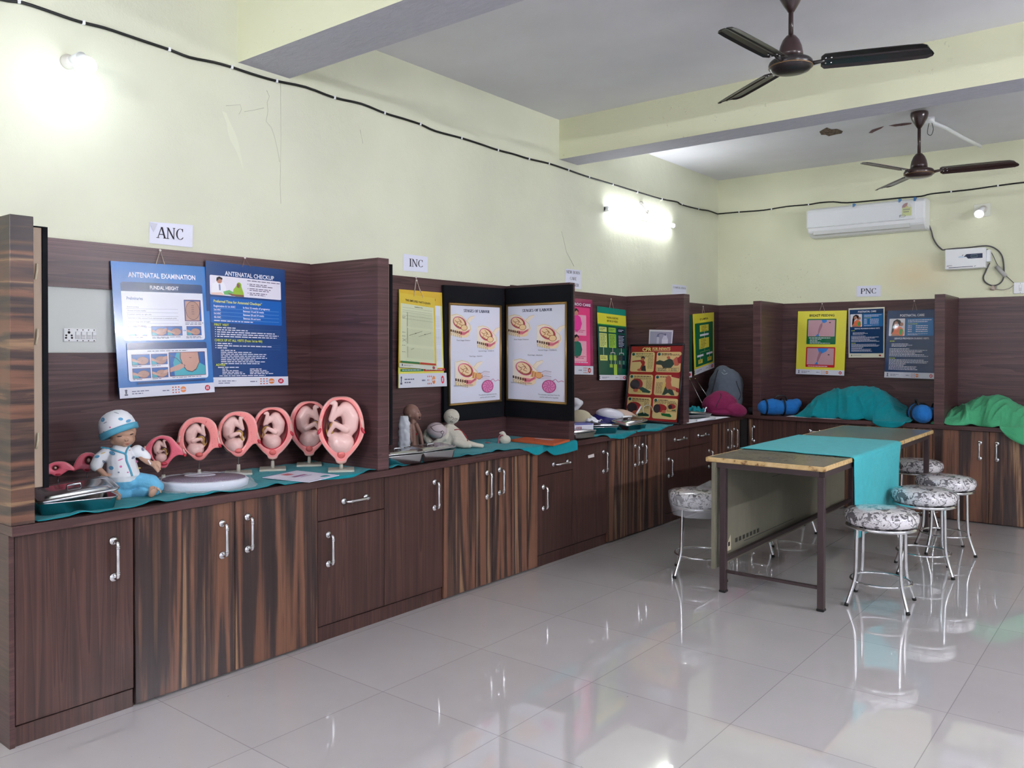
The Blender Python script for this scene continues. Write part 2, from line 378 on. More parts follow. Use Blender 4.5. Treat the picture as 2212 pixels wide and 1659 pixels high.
# a small book-face alphabet: strokes (x0,y0,x1,y1,w), arcs ('a',cx,cy,rx,ry,from,to,w), serifs as short strokes; unit height
TH, TN = .15, .07
def S(x, y, w=.26): return (x-w/2, y, x+w/2, y, .055)
GL = {
'A': (.78, [(.08, 0, .37, 1, TN), (.39, 1, .68, 0, TH), (.2, .34, .58, .34, TN), S(.08, .03), S(.68, .03, .3)]),
'B': (.68, [(.15, 0, .15, 1, TH), ('a', .3, .75, .24, .22, -90, 90, TH*.9), ('a', .32, .27, .27, .24, -90, 90, TH), (.1, .97, .32, .97, TN), (.1, .03, .34, .03, TN), (.15, .52, .34, .52, TN)]),
'C': (.72, [('a', .4, .5, .3, .46, 50, 310, TH*.9), (.6, .97, .6, .7, TN), (.61, .13, .64, .25, TN)]),
'E': (.64, [(.15, 0, .15, 1, TH), (.06, .97, .56, .97, TN), (.06, .03, .58, .03, TN), (.15, .52, .42, .52, TN), (.56, .98, .56, .8, TN), (.58, .02, .58, .22, TN), (.42, .62, .42, .42, .05)]),
'F': (.6, [(.15, 0, .15, 1, TH), (.06, .97, .56, .97, TN), (.15, .52, .42, .52, TN), (.56, .98, .56, .78, TN), (.42, .62, .42, .42, .05), S(.15, .03)]),
'G': (.76, [('a', .4, .5, .3, .46, 50, 320, TH*.9), (.6, .97, .6, .72, TN), (.62, .05, .62, .42, TH), S(.6, .42)]),
'I': (.36, [(.18, 0, .18, 1, TH), S(.18, .03, .3), S(.18, .97, .3)]),
'L': (.6, [(.15, 0, .15, 1, TH), S(.15, .97), (.06, .03, .54, .03, TN), (.54, .02, .54, .26, TN)]),
'M': (.96, [(.12, 0, .14, 1, TN), (.16, 1, .46, .1, TH), (.46, .1, .76, 1, TN), (.8, 0, .79, 1, TH), S(.12, .03, .22), S(.8, .03), S(.12, .97, .2), S(.82, .97, .2)]),
'N': (.8, [(.13, 0, .13, 1, TN), (.14, .97, .64, .04, TH), (.65, 0, .65, 1, TN), S(.13, .03, .22), S(.65, .97, .22), S(.1, .97, .16)]),
'O': (.78, [('a', .38, .5, .28, .46, 0, 360, TH*.85)]),
'P': (.66, [(.15, 0, .15, 1, TH), ('a', .32, .72, .25, .25, -90, 90, TH*.9), (.08, .97, .34, .97, TN), (.15, .47, .34, .47, TN), S(.15, .03)]),
'R': (.74, [(.15, 0, .15, 1, TH), ('a', .3, .74, .24, .23, -90, 90, TH*.9), (.08, .97, .32, .97, TN), (.15, .5, .34, .5, TN), (.36, .5, .62, .03, TH), S(.15, .03), S(.64, .03, .14)]),
'S': (.56, [('a', .28, .74, .18, .22, 20, 270, TH*.8), ('a', .28, .27, .19, .25, -160, 90, TH*.9), (.45, .98, .45, .76, .05), (.09, .02, .09, .24, .05)]),
'T': (.68, [(.34, 0, .34, 1, TH), (.05, .97, .63, .97, TN), (.05, .98, .05, .76, TN), (.63, .98, .63, .76, TN), S(.34, .03)]),
'U': (.76, [(.15, .3, .15, 1, TH), ('a', .38, .3, .23, .26, 180, 360, TH*.75), (.62, .3, .62, 1, TN), S(.15, .97), S(.62, .97, .2)]),
'W': (1.0, [(.1, 1, .3, 0, TH), (.3, 0, .48, 1, TN), (.46, 1, .68, 0, TH), (.68, 0, .86, 1, TN), S(.1, .97, .22), S(.47, .97, .2), S(.88, .97, .2)]),
' ': (.4, [])}
def serif_polys(s):
    vs, fs, x = [], [], 0
    for ch in s:
        wd, st = GL.get(ch, GL['I'])
        for q in st:
            if q[0] == 'a':
                _, cx, cy, rx, ry, a0, a1, wt = q; n = 14; b = len(vs)
                for i in range(n+1):
                    a = math.radians(a0+(a1-a0)*i/n); ww = wt*(.45+.55*abs(math.cos(a)))
                    vs += [(x+cx+(rx+ww/2)*math.cos(a), cy+(ry+ww/3)*math.sin(a)), (x+cx+(rx-ww/2)*math.cos(a), cy+(ry-ww/3)*math.sin(a))]
                fs += [(b+2*i, b+2*i+2, b+2*i+3, b+2*i+1) for i in range(n)]
            else:
                x0, y0, x1, y1, wt = q; b = len(vs)
                if abs(y1-y0) < 1e-6: vs += [(x+x0, y0-wt/2), (x+x1, y0-wt/2), (x+x1, y0+wt/2), (x+x0, y0+wt/2)]
                else: vs += [(x+x0-wt/2, y0), (x+x0+wt/2, y0), (x+x1+wt/2, y1), (x+x1-wt/2, y1)]
                fs.append((b, b+1, b+2, b+3))
        x += wd
    return vs, fs, x

class Sheet:
    """A printed sheet of real thickness; c = four corners TL TR BR BL; drawing units W x H, y down."""
    def __init__(s, c, W, H, base, thick=.003, gloss=.18, curl=0):
        s.c = [Vector(p) for p in c]; s.W, s.H = W, H; s.g = gloss; s.mb = MB(); s.layer = 0; s.curl = curl
        mid = (s.c[2]+s.c[3])/2; pn = (mid-s.c[0]).cross(s.c[1]-s.c[0]).normalized()
        for i_ in (2, 3):                            # keep the sheet flat: slide the lower corners onto one plane
            d_ = s.c[i_]-CAM; s.c[i_] = CAM+d_*((s.c[0]-CAM).dot(pn)/d_.dot(pn))
        s.nr = (s.c[3]-s.c[0]).cross(s.c[1]-s.c[0]).normalized()
        if s.nr.dot(CAM-s.c[0]) < 0: s.nr = -s.nr
        mt = s.col(base); N = 12; vs = []; fs = []
        for off in (0, -thick):
            for j in range(N+1):
                for i in (0, 1): vs.append(s.P(i*W, j*H/N, off))
        M2 = 2*(N+1)
        for j in range(N):
            a = 2*j; fs += [(a, a+1, a+3, a+2), (M2+a, M2+a+2, M2+a+3, M2+a+1), (a, a+2, M2+a+2, M2+a), (a+1, M2+a+1, M2+a+3, a+3)]
        fs += [(0, M2, M2+1, 1), (M2-2, M2-1, 2*M2-1, 2*M2-2)]
        s.mb.faces(vs, fs, mt)
    def col(s, rgb):
        nm = 'print_%d_%d_%d_%d' % (*rgb, int(s.g*100)); return pm(nm, rgb, s.g, coat=.35 if s.g < .3 else 0)
    def P(s, x, y, off=0):
        u, v = x/s.W, y/s.H; c = s.c
        p = (c[0]*(1-u)+c[1]*u)*(1-v)+(c[3]*(1-u)+c[2]*u)*v
        return p+s.nr*off
    def poly(s, pts, rgb, up=True):
        if up: s.layer += 1
        o = .0004+s.layer*.00004
        s.mb.faces([s.P(x, y, o) for x, y in pts], [tuple(range(len(pts)))], s.col(rgb)); return s
    def rect(s, x0, y0, x1, y1, rgb, r=0):
        if not r: return s.poly([(x0, y0), (x1, y0), (x1, y1), (x0, y1)], rgb)
        pts = []
        for cx, cy, a in ((x1-r, y0+r, -90), (x1-r, y1-r, 0), (x0+r, y1-r, 90), (x0+r, y0+r, 180)):
            for k in range(5): t = math.radians(a+k*22.5); pts.append((cx+r*math.cos(t), cy+r*math.sin(t)))
        return s.poly(pts, rgb)
    def ell(s, cx, cy, rx, ry, rgb, rot=0, n=18):
        r = math.radians(rot); return s.poly([(cx+rx*math.cos(2*PI*k/n)*math.cos(r)-ry*math.sin(2*PI*k/n)*math.sin(r), cy+rx*math.cos(2*PI*k/n)*math.sin(r)+ry*math.sin(2*PI*k/n)*math.cos(r)) for k in range(n)], rgb)
    def line(s, pts, w, rgb, closed=False):
        s.layer += 1; n = len(pts)
        for i in range(n if closed else n-1):
            (x0, y0), (x1, y1) = pts[i], pts[(i+1) % n]; L = math.hypot(x1-x0, y1-y0) or 1; dx, dy = -(y1-y0)/L*w/2, (x1-x0)/L*w/2
            s.poly([(x0+dx, y0+dy), (x1+dx, y1+dy), (x1-dx, y1-dy), (x0-dx, y0-dy)], rgb, False)
        return s
    def frame(s, x0, y0, x1, y1, w, rgb): return s.line([(x0, y0), (x1, y0), (x1, y1), (x0, y1)], w, rgb, True)
    def text(s, t, x, y, h, rgb, width=None, align='l', bold=False, serif=False):
        vs, fs, wd = serif_polys(t) if serif else text_polys(t, bold)
        k = h if serif else h/.72
        kx = (width/wd) if width else k
        x0 = x-(wd*kx/2 if align == 'c' else wd*kx if align == 'r' else 0)
        s.layer += 1; o = .0004+s.layer*.00004
        s.mb.faces([s.P(x0+a*kx, y-b*k, o) for a, b in vs], fs, s.col(rgb)); return s
    def greek(s, x, y, ws, step, h, rgb, gap=.0):    # print too small to read: rows of broken word-length marks
        s.layer += 1; rnd = random.Random(int(x*7+y*13))
        for i, wdt in enumerate(ws):
            a = 0; yy = y+i*step
            while a < wdt:
                b = min(a+rnd.uniform(2.0, 6.0), wdt); s.poly([(x+a, yy), (x+b, yy), (x+b, yy+h), (x+a, yy+h)], rgb, False); a = b+.8
        return s
    def build(s, name, parent, origin=None): return s.mb.build(name, parent, origin, weld=False)

# ================================================================ the room
XR, YN = 6.4, -2.4
def slab(name, a, b, mat, extra=None):
    mb = MB(); mb.box(a, b, mat); 
    if extra: extra(mb)
    return struct(mb.build(name, weld=False))
slab('floor', (-.2, YN-.2, -.1), (XR+.2, YB+.2, 0), M_FLOOR)
ceiling = slab('ceiling', (-.2, YN-.2, HZ), (XR+.2, YB+.2, HZ+.15), M_CEIL)
wl = slab('wall_left', (-.2, YN-.2, 0), (0, YB+.2, HZ), M_WALL)
slab('wall_back', (0, YB, 0), (XR+.2, YB+.2, HZ), M_WALLB)
slab('wall_right', (XR, YN-.2, 0), (XR+.2, YB, HZ), M_WALLN)
slab('wall_front', (0, YN-.2, 0), (XR, YN, HZ), M_WALLN)
for i, (y0, y1, z0) in enumerate(((2.345, 2.65, 2.79), (5.095, 5.345, 2.812))):
    mb = MB(); mb.box((0, y0, z0), (XR, y1, HZ), M_BEAMS); mb.bm.faces.ensure_lookup_table()
    mb.mi(M_SOFF)
    for f in mb.bm.faces:
        if abs(f.calc_center_median().z-z0) < 1e-4: f.material_index = 1
    o = struct(mb.build('trim_%d' % (i+1)), ('yellow beam with white plaster underside nearest the camera', 'yellow stained beam with white underside between the two fans')[i])
# peeled paint and hairline cracks on the left wall, each a raised flake of paint
def flake(name, pts, rgb, d=.0015, parent=wl):
    mb = MB(); P = [on(x, y, 0, d) for x, y in pts]; B = [on(x, y, 0, .0002) for x, y in pts]; n = len(P)
    mb.faces(P+B, [tuple(range(n))]+[(i, (i+1) % n, n+(i+1) % n, n+i) for i in range(n)], pm('flake_%d%d%d' % rgb, rgb, .6)); return mb.build(name, parent)
flake('peeled_paint', [(480, 240), (489, 244), (496, 262), (507, 285), (513, 300), (518, 322), (524, 352), (526, 368), (519, 348), (512, 330), (506, 318), (497, 302), (492, 285), (490, 268)], (226, 229, 204))
def crack(pts, w=.0011):
    mb = MB(); mb.tube([on(x, y, 0, .0006) for x, y in pts], w, pm('crack_line', (196, 198, 176), .8), 5); return mb.build('hairline_crack', wl)
crack([(576, 195), (582, 208), (577, 222), (579, 240), (575, 262), (586, 275), (593, 295), (600, 325), (604, 350)])
crack([(488, 228), (519, 226), (522, 236), (516, 247)]); crack([(528, 241), (548, 238), (570, 233)]); crack([(606, 180), (607, 300), (605, 400), (607, 440)], .001)
crack([(778, 280), (784, 310)]); crack([(1213, 500), (1224, 545), (1240, 575)], .002)
# ceiling damage round the far fan: plaster fallen away, mud coloured
def ceil_patch(name, pts, mat=None, d=.004):
    P = [on(x, y, 2, HZ) for x, y in pts]; c = sum(P, Vector())/len(P); n = len(P); vs = [p-Vector((0, 0, .0015)) for p in P]
    ring = [c+(p-c)*.6-Vector((0, 0, d*(1+.8*math.sin(i*2.7)))) for i, p in enumerate(P)]; mb = MB()
    mb.faces(vs+ring+[c-Vector((0, 0, d*.6))], [(i, (i+1) % n, n+(i+1) % n, n+i) for i in range(n)]+[(n+i, n+(i+1) % n, 2*n) for i in range(n)], mat or M_MUD); return mb.build(name, ceiling)
M_MUD, t_ = mk('broken_plaster', .9); p_ = t_.pos((1, 1, 1)); n_ = t_.noise(p_, 60, 6, .7)
t_.l(t_.ramp(n_, [(.35, (52, 40, 34)), (.5, (112, 94, 78)), (.65, (150, 132, 112))]), t_.b.inputs['Base Color']); t_.bump(n_, 1, .02)
ceil_patch('plaster_hole', [(1770, 284), (1778, 279), (1786, 275), (1796, 279), (1808, 278), (1821, 283), (1818, 288), (1806, 290), (1790, 294), (1784, 291), (1774, 291)])
ceil_patch('plaster_scar', [(1876, 287), (1884, 280), (1896, 276), (1910, 272), (1904, 277), (1892, 282), (1884, 287)], pm('scar_red', (110, 82, 84), .9))
ceil_patch('plaster_scar', [(1919, 271), (1930, 269), (1950, 266), (1970, 265), (1968, 268), (1948, 271), (1934, 273)], pm('scar_red', (110, 82, 84), .9))

# ================================================================ worktops, cabinets
mb = MB(); mb.box((.0, 1.112, HC-.034), (XE, 7.235, HC), M_LE); o = mb.build('worktop', bevel=.002)
tag(o, 'long dark maroon laminate worktop along the left wall', 'worktop')
mb = MB(); mb.box((.0, YF, HC-.034), (3.9, YB-.001, HC), M_LE); o = mb.build('worktop', bevel=.002)
tag(o, 'dark maroon laminate worktop along the back wall', 'worktop')
mb = MB(); mb.box((.003, 7.24, .0), (.545, YF+.1, HC-.036), M_GAP); o = mb.build('corner_filler'); tag(o, 'black filler standing in for the dark gap in the corner between the two cabinet rows', 'block')  # near-black box paints in the darkness of the corner gap

def TL(s, d, z): return Vector((XD+d, s, z))
def TBk(s, d, z): return Vector((s, YF+.035-d, z))
def handle(T, s0, z0, s1, z1, parent):
    mb = MB(); a = Vector((s0, z0)); b = Vector((s1, z1)); out = .036; q = (b-a).normalized()
    ax = T(0, 1, 0)-T(0, 0, 0)
    for e in (a, b):
        pr = [(0.0001, .0095), (.009, .009), (.0155, .005), (.0175, .0)]
        rot = Vector((0, 0, 1)).rotation_difference(ax).to_matrix().to_4x4(); mb.lathe(pr[::-1], CHROME, Matrix.Translation(T(e.x, .0005, e.y)) @ rot, 16)
    pts = []
    for e, sg in ((a, 1), (b, -1)):
        seq = [T(e.x, .004, e.y), T(e.x, out*.55, e.y)]
        for k in range(1, 5):
            t = k/4*PI/2; r = .012; c = e+q*sg*r*(1-math.cos(t)); seq.append(T(c.x, out*.55+(out*.45)*math.sin(t), c.y))
        pts += seq if sg == 1 else seq[::-1]
    mb.tube(pts, .0068, CHROME, 10)
    for f in (.12, .17, .83, .88):
        c = a+(b-a)*f; d2 = q*.0025; mb.tube([T(c.x-d2.x, out, c.y-d2.y), T(c.x+d2.x, out, c.y+d2.y)], .0086, CHROME, 12)
    return mb.build('handle', parent)
def box2(mb, T, s0, s1, d0, d1, z0, z1, mat, bevel=0):
    a, b = T(s0, d0, z0), T(s1, d1, z1); mb.box(tuple(a), tuple(b), mat, None, bevel)
def cabinet(T, s0, s1, label, fronts, plinth=True, body=M_LV, depth=.49):
    t = thing('cabinet', label, 'cabinet', T((s0+s1)/2, -.2, 0))
    mb = MB(); box2(mb, T, s0+.001, s1-.001, -depth, -.019, .0, HC-.035, body); mb.build('carcass', t)
    mb = MB(); box2(mb, T, s0+.002, s1-.002, -.0188, -.0183, .01, HC-.036, M_GAP); mb.build('shadow_gap', t)
    if plinth: mb = MB(); box2(mb, T, s0+.001, s1-.001, -.018, -.008, 0, .068, body); mb.build('plinth', t)
    for kd, a, b, z0, z1, mat, h in fronts:
        mb = MB(); pr = .006 if mat is M_ZV else 0
        box2(mb, T, a+.0018, b-.0018, -.018, pr, z0, z1, mat, .0012); f = mb.build(kd, t)
        if h:
            def hp(px, py):
                p = on(px, py, 0, XD) if T is TL else on(px, py, 1, YF+.035); return (p.y if T is TL else p.x), p.z
            q0, q1 = hp(*h[0]), hp(*h[1])
            if abs(h[0][0]-h[1][0]) < 5: m_ = (q0[0]+q1[0])/2; q0, q1 = (m_, q0[1]), (m_, q1[1])
            else: m_ = (q0[1]+q1[1])/2; q0, q1 = (q0[0], m_), (q1[0], m_)
            TT = (lambda s, d, z, T=T, pr=pr: T(s, d+pr, z)); handle(TT, *q0, *q1, f)
    return t
ZT, ZP = HC-.038, .075
def Z(px, py): return on(px, py, 0, XD).z
A = cabinet(TL, 1.131, 1.546, 'maroon single-door cabinet at the near end of the left row', [('door', 1.131, 1.546, ZP, ZT, M_LV, ((245, 1168), (245, 1247)))])
mb = MB(); mb.box((.002, 1.113, 0), (XD+.0, 1.130, HC-.035), M_LE); o = mb.build('end_panel', A)
cabinet(TL, 1.548, 2.412, 'striped two-door cabinet under the fundal height and checkup charts', [('door', 1.548, 1.979, .01, ZT, M_ZV, ((478, 1130), (478, 1199))), ('door', 1.979, 2.412, .01, ZT, M_ZV, ((533, 1116), (533, 1186)))], False)
zd = Z(690, 1126)
Cc = cabinet(TL, 2.413, 3.261, 'maroon cabinet with drawer handle, below the largest pregnancy models', [('drawer', 2.415, 2.832, zd, ZT, M_LV, ((742, 1083), (790, 1073))), ('door', 2.415, 2.832, ZP, zd-.004, M_LV, ((709, 1155), (709, 1218))), ('door', 2.832, 3.261, ZP, ZT, M_LV, ((938, 1041), (938, 1097)))])
cabinet(TL, 3.263, 4.119, 'striped two-door cabinet below the stuffed cloth doll', [('door', 3.263, 3.676, .01, ZT, M_ZV, ((1050, 1021), (1050, 1073))), ('door', 3.676, 4.119, .01, ZT, M_ZV, ((1077, 1014), (1077, 1064)))], False)
zd = Z(1160, 1029)
Ec = cabinet(TL, 4.121, 4.948, 'maroon cabinet whose drawer is half covered by hanging teal cloth', [('drawer', 4.122, 4.516, zd, ZT, M_LV, ((1195, 1002), (1225, 998))), ('door', 4.122, 4.516, ZP, zd-.004, M_LV, ((1173, 1052), (1173, 1098))), ('door', 4.516, 4.948, ZP, ZT, M_LV, ((1303, 976), (1303, 1018)))])
mb = MB(); q = [on(*p, 0, XD+.0015) for p in ((1270, 984), (1283, 980), (1284, 987), (1271, 990))]; mb.faces(q, [(0, 1, 2, 3)], pm('sticker', (205, 200, 196), .5)); mb.build('sticker', Ec)
cabinet(TL, 4.95, 5.799, 'striped two-door cabinet below the infant CPR board', [('door', 4.95, 5.37, .01, ZT, M_ZV, ((1370, 963), (1370, 1004))), ('door', 5.37, 5.799, .01, ZT, M_ZV, ((1386, 961), (1386, 999)))], False)
zd = Z(1440, 974)
cabinet(TL, 5.801, 6.658, 'maroon cabinet with two drawers side by side, left of the table', [('drawer', 5.803, 6.228, zd, ZT, M_LV, ((1457, 950), (1477, 946))), ('drawer', 6.23, 6.656, zd, ZT, M_LV, ((1508, 941), (1524, 938))), ('door', 5.803, 6.228, ZP, zd-.004, M_LV, ((1444, 992), (1444, 1028))), ('door', 6.23, 6.656, ZP, zd-.004, M_LV, ((1531, 974), (1531, 1008)))])
cabinet(TL, 6.66, 7.236, 'striped two-door cabinet at the far end of the left row', [('door', 6.66, 7.08, .01, ZT, M_ZV, ((1571, 929), (1571, 967))), ('door', 7.08, 7.236, .01, ZT, M_ZV, ((1584, 927), (1584, 964)))], False)
D2_ = .48
cabinet(TBk, .55, 1.42, 'maroon cabinet in the back row behind the far end of the table', [('door', .60, 1.0, ZP, ZT, M_LV, ((1628, 922), (1628, 952))), ('drawer', 1.0, 1.42, .55, ZT, M_LV, ((1750, 931), (1771, 932))), ('door', 1.0, 1.42, ZP, .546, M_LV, None), ('door', .55, .60, .01, ZT, M_ZV, None)], True, M_LV, D2_)
cabinet(TBk, 1.421, 2.12, 'striped cabinet in the back row, seen behind the stools', [('door', 1.421, 1.77, .01, ZT, M_ZV, None), ('door', 1.77, 2.12, .01, ZT, M_ZV, None)], False, M_LV, D2_)
cabinet(TBk, 2.121, 2.93, 'striped two-door cabinet below the green draped mannequin', [('door', 2.121, 2.525, .01, ZT, M_ZV, ((2118, 956), (2116, 990))), ('door', 2.525, 2.93, .01, ZT, M_ZV, ((2155, 958), (2153, 993)))], False, M_LV, D2_)
cabinet(TBk, 2.931, 3.78, 'striped cabinet at the right end of the back row', [('door', 2.931, 3.35, .01, ZT, M_ZV, None), ('door', 3.35, 3.78, .01, ZT, M_ZV, None)], False, M_LV, D2_)

# ---- partitions standing on the worktops
HD, HP = 1.826, 1.828
def part(a, b, label, mat=M_LH, edge=M_LE):
    mb = MB(); mb.box(a, b, mat, None, .0015); o = mb.build('partition', origin=((a[0]+b[0])/2, (a[1]+b[1])/2, a[2])); return tag(o, label, 'partition', 'partitions dividing the worktops')
part((0, 1.113, HC), (.551, 1.188, HD), 'striped partition post at the near end of the left worktop', M_ZH)
part((0, 2.768, HC), (.551, 2.842, HD), 'maroon partition behind the largest pregnancy models')
part((0, 4.440, HC), (.551, 4.500, 1.812), 'maroon partition carrying the right-hand framed labour chart')
part((0, 6.069, HC), (.551, 6.168, HD), 'maroon partition behind the infant CPR board')
part((.604, 7.36, HC), (.679, YB-.001, HD), 'maroon partition on the back worktop, between backpack and blue bag')
part((2.132, 7.36, HC), (2.209, YB-.001, HD), 'maroon partition between the teal and the green draped mannequins')
def panel(name, boxes, label):
    mb = MB()
    for a, b in boxes: mb.box(a, b, M_LH)
    return tag(mb.build(name), label, 'panel')
zc0, zc1 = on(96, 762, 0, 0).z, on(96, 618, 0, 0).z
panel('back_panel', [((.001, 1.188, HC), (.018, 2.768, zc0)), ((.001, 1.188, zc1), (.018, 2.768, HP)), ((.001, 1.93, zc0), (.018, 2.768, zc1))], 'maroon wood-grain panel behind the antenatal charts, cut out around a switchboard')
panel('back_panel', [((.001, 2.842, HC), (.018, 4.44, 1.812))], 'maroon wood-grain panel behind the partograph charts')
panel('back_panel', [((.001, 4.50, HC), (.018, 6.069, HP-.004))], 'maroon wood-grain panel behind the pink and green charts')
panel('back_panel', [((.001, 6.168, HC), (.018, YB-.019, HP))], 'maroon wood-grain panel behind the eclampsia chart')
panel('back_panel', [((.001, YB-.018, HC), (.604, YB-.001, HP))], 'narrow maroon panel on the back wall behind the grey backpack')
panel('back_panel', [((.679, YB-.018, HC), (2.132, YB-.001, HP-.006))], 'maroon panel behind the breast feeding and postnatal charts')
panel('back_panel', [((2.209, YB-.018, HC), (3.8, YB-.001, HP-.01))], 'maroon panel behind the green draped mannequin')
# pale backing board inside the cut-out, with switchboard
mb = MB(); mb.box((.0005, 1.19, zc0), (.006, 1.93, zc1), pm('cutout_white', (214, 218, 214), .6)); o = mb.build('backing_board'); tag(o, 'pale painted board exposed in the panel cut-out beside the blue chart', 'board')
# ================================================================ switchboards
def switchboard(pl, ax, label, mods):
    """pl: four photo corners TL TR BR BL; ax: wall axis"""
    w_ = .012 if ax == 0 else YB-.012
    tl, tr, br, bl = [on(*p, ax, w_) for p in pl]; c = (tl+br)/2; t = thing('switchboard', label, 'switch', c)
    ex = ((tr-tl)+(br-bl))/2; W_ = Vector((ex.x, ex.y, 0)).length; ex = Vector((ex.x, ex.y, 0)).normalized(); H_ = ((tl-bl).z+(tr-br).z)/2
    nr = Vector((1, 0, 0)) if ax == 0 else Vector((0, -1, 0))
    M4 = Matrix((ex, Vector((0, 0, 1)), nr)).transposed().to_4x4(); M4.translation = c
    mb = MB(); mb.box((-W_/2, -H_/2, -.011), (W_/2, H_/2, 0), M_WHITE, M4, .003)
    for x in [m_[1] for m_ in mods]:
        for yy in (-.4, .4): mb.lathe([(.0026, 0), (.0026, .001)], pm('screw_dark', (90, 84, 88), .4), M4 @ Matrix.Translation(((x-.5)*W_, yy*H_, 0)), 10)
    mb.build('plate', t)
    for kd, x in mods:
        X = (x-.5)*W_
        if kd == 'sw':
            mb = MB(); mb.box((X-.009, -H_*.27, 0), (X+.009, H_*.27, .003), pm('switch_grey', (205, 206, 208), .35), M4, .001); mb.box((X-.0075, H_*.0, .003), (X+.0075, H_*.25, .006), M_WHITE, M4, .001); mb.build('switch', t)
        else:
            mb = MB(); dk = pm('socket_hole', (22, 20, 24), .6)
            for dx, dy, r in ((0, .2, .0055), (-.011, -.02, .004), (.011, -.02, .004), (-.012, -.2, .0042), (.012, -.2, .0042)): mb.lathe([(r, 0), (r, .0012)], dk, M4 @ Matrix.Translation((X+dx, dy*H_, 0)), 12)
            mb.build('socket', t)
    return t
switchboard([(137, 709), (209, 710), (209, 739), (138, 738)], 0, 'white switchboard with one socket and four switches left of the blue chart', [('so', .16), ('sw', .41), ('sw', .58), ('sw', .75), ('sw', .92)])
switchboard([(2189, 611), (2250, 607), (2250, 632), (2190, 635)], 1, 'white surface switch box at the right edge of the back wall', [('sw', .25), ('so', .68)])

# ================================================================ lamps
M_LAMP = pm('lamp_glow', (245, 248, 255), .4, emit=L_TUBE); M_BULB = pm('bulb_glow', (228, 240, 255), .4, emit=L_BULB); M_FARL = pm('lamp_glow_far', (248, 249, 255), .4, emit=L_FAR)
def tube_light(c, ax_len, nrm, label, L=1.19, mat=M_LAMP):
    t = thing('tube_light', label, 'lamp', c); e = Vector(ax_len); n = Vector(nrm); z = Vector((0, 0, 1))
    M4 = Matrix((e, z, n)).transposed().to_4x4(); M4.translation = c
    mb = MB(); mb.box((-L/2, -.016, .0), (L/2, .016, .02), M_WHITE, M4, .003); mb.build('batten', t)
    for s in (-1, 1): mb = MB(); mb.box((s*L/2, -.02, .0), (s*(L/2-.03), .02, .04), pm('lamp_cap', (200, 202, 206), .4), M4, .004); mb.build('end_cap', t)
    mb = MB(); mb.tube([M4 @ Vector((-L/2+.03, 0, .030)), M4 @ Vector((L/2-.03, 0, .030))], .0165, mat, 14); mb.build('tube', t); return t
p0, p1 = on(1310, 450, 0, .03), on(1458, 486, 0, .03)
tube_light(Vector((.001, (p0.y+p1.y)/2, 2.522)), (0, 1, 0), (1, 0, 0), 'lit white tube light on the left wall near the far corner')
tube_light(Vector((XR-.001, 4.6, 2.5)), (0, 1, 0), (-1, 0, 0), 'lit tube light on the right wall opposite the table', mat=M_FARL)
tube_light(Vector((XR-.001, 1.2, 2.5)), (0, 1, 0), (-1, 0, 0), 'lit tube light on the right wall beside the camera', mat=M_FARL)
tube_light(Vector((2.4, YN+.001, 2.5)), (1, 0, 0), (0, 1, 0), 'lit tube light on the wall behind the camera', mat=M_FARL)
def bulb(c, aim, label, mat, r=.034, plate=None):
    t = thing('wall_bulb', label, 'lamp', c); a = Vector(aim).normalized()
    rot = Vector((0, 0, 1)).rotation_difference(a).to_matrix().to_4x4(); wn = Vector((1, 0, 0)) if c.x < .3 else Vector((0, -1, 0))
    hb = c-a*.075
    base = Vector((0, hb.y, hb.z)) if c.x < .3 else Vector((hb.x, YB, hb.z))
    mb = MB(); rw = Vector((0, 0, 1)).rotation_difference(wn).to_matrix().to_4x4(); mb.lathe([(.03, 0), (.03, .014), (.02, .03), (.018, .045)], pm('holder_cream', (212, 208, 200), .45), Matrix.Translation(base) @ rw, 20); mb.build('holder', t)
    mb = MB(); mb.tube([base+wn*.03, hb], .016, M_WHITE, 12); mb.lathe([(.018, 0), (.022, .02), (r*.86, .05)], M_WHITE, Matrix.Translation(hb-a*.0) @ rot, 20); mb.build('bulb_neck', t)
    mb = MB(); mb.lathe([(r*.86, .0), (r, .012), (r*.96, .024), (r*.7, .038), (r*.35, .046), (.0005, .048)], mat, Matrix.Translation(c-a*.025) @ rot, 24); mb.build('bulb_globe', t)
    if plate: mb = MB(); mb.box(*plate, pm('plate_white', (222, 224, 210), .5), None, .002); mb.build('mounting_plate', t)
    return t
bulb(on(186, 146, 0, .17), (.62, .0, -.78), 'glaring lit bulb on a tilted holder, upper left of the left wall', M_BULB, .043)
cb = on(2114, 464, 1, YB-.11)
bulb(cb, (-.25, -.55, -.75), 'white bulb in a holder on a square plate, right of the air conditioner', pm('faint_bulb', (240, 240, 248), .25, emit=.5), .036, ((on(2104, 445, 1, YB).x, YB-.008, on(2104, 470, 1, YB).z), (on(2140, 445, 1, YB).x, YB, on(2140, 439, 1, YB).z)))
hk = on(1385, 450, 0, .04)
mb = MB(); rw = Vector((0, 0, 1)).rotation_difference(Vector((1, 0, 0))).to_matrix().to_4x4()
mb.lathe([(.028, 0), (.028, .012), (.016, .022)], pm('holder_cream', (212, 208, 200), .45), Matrix.Translation(on(1384, 442, 0, 0)) @ rw, 18); q = on(1384, 442, 0, .03); mb.tube([on(1384, 442, 0, .012), q, q+Vector((.03, .0, -.03)), q+Vector((.04, .02, -.07)), q+Vector((.035, .055, -.075)), q+Vector((.035, .065, -.045))], .008, pm('holder_cream', (212, 208, 200), .45), 10)
tag(mb.build('empty_bulb_holder'), 'empty curved bulb holder just above the lit tube light', 'lamp holder')

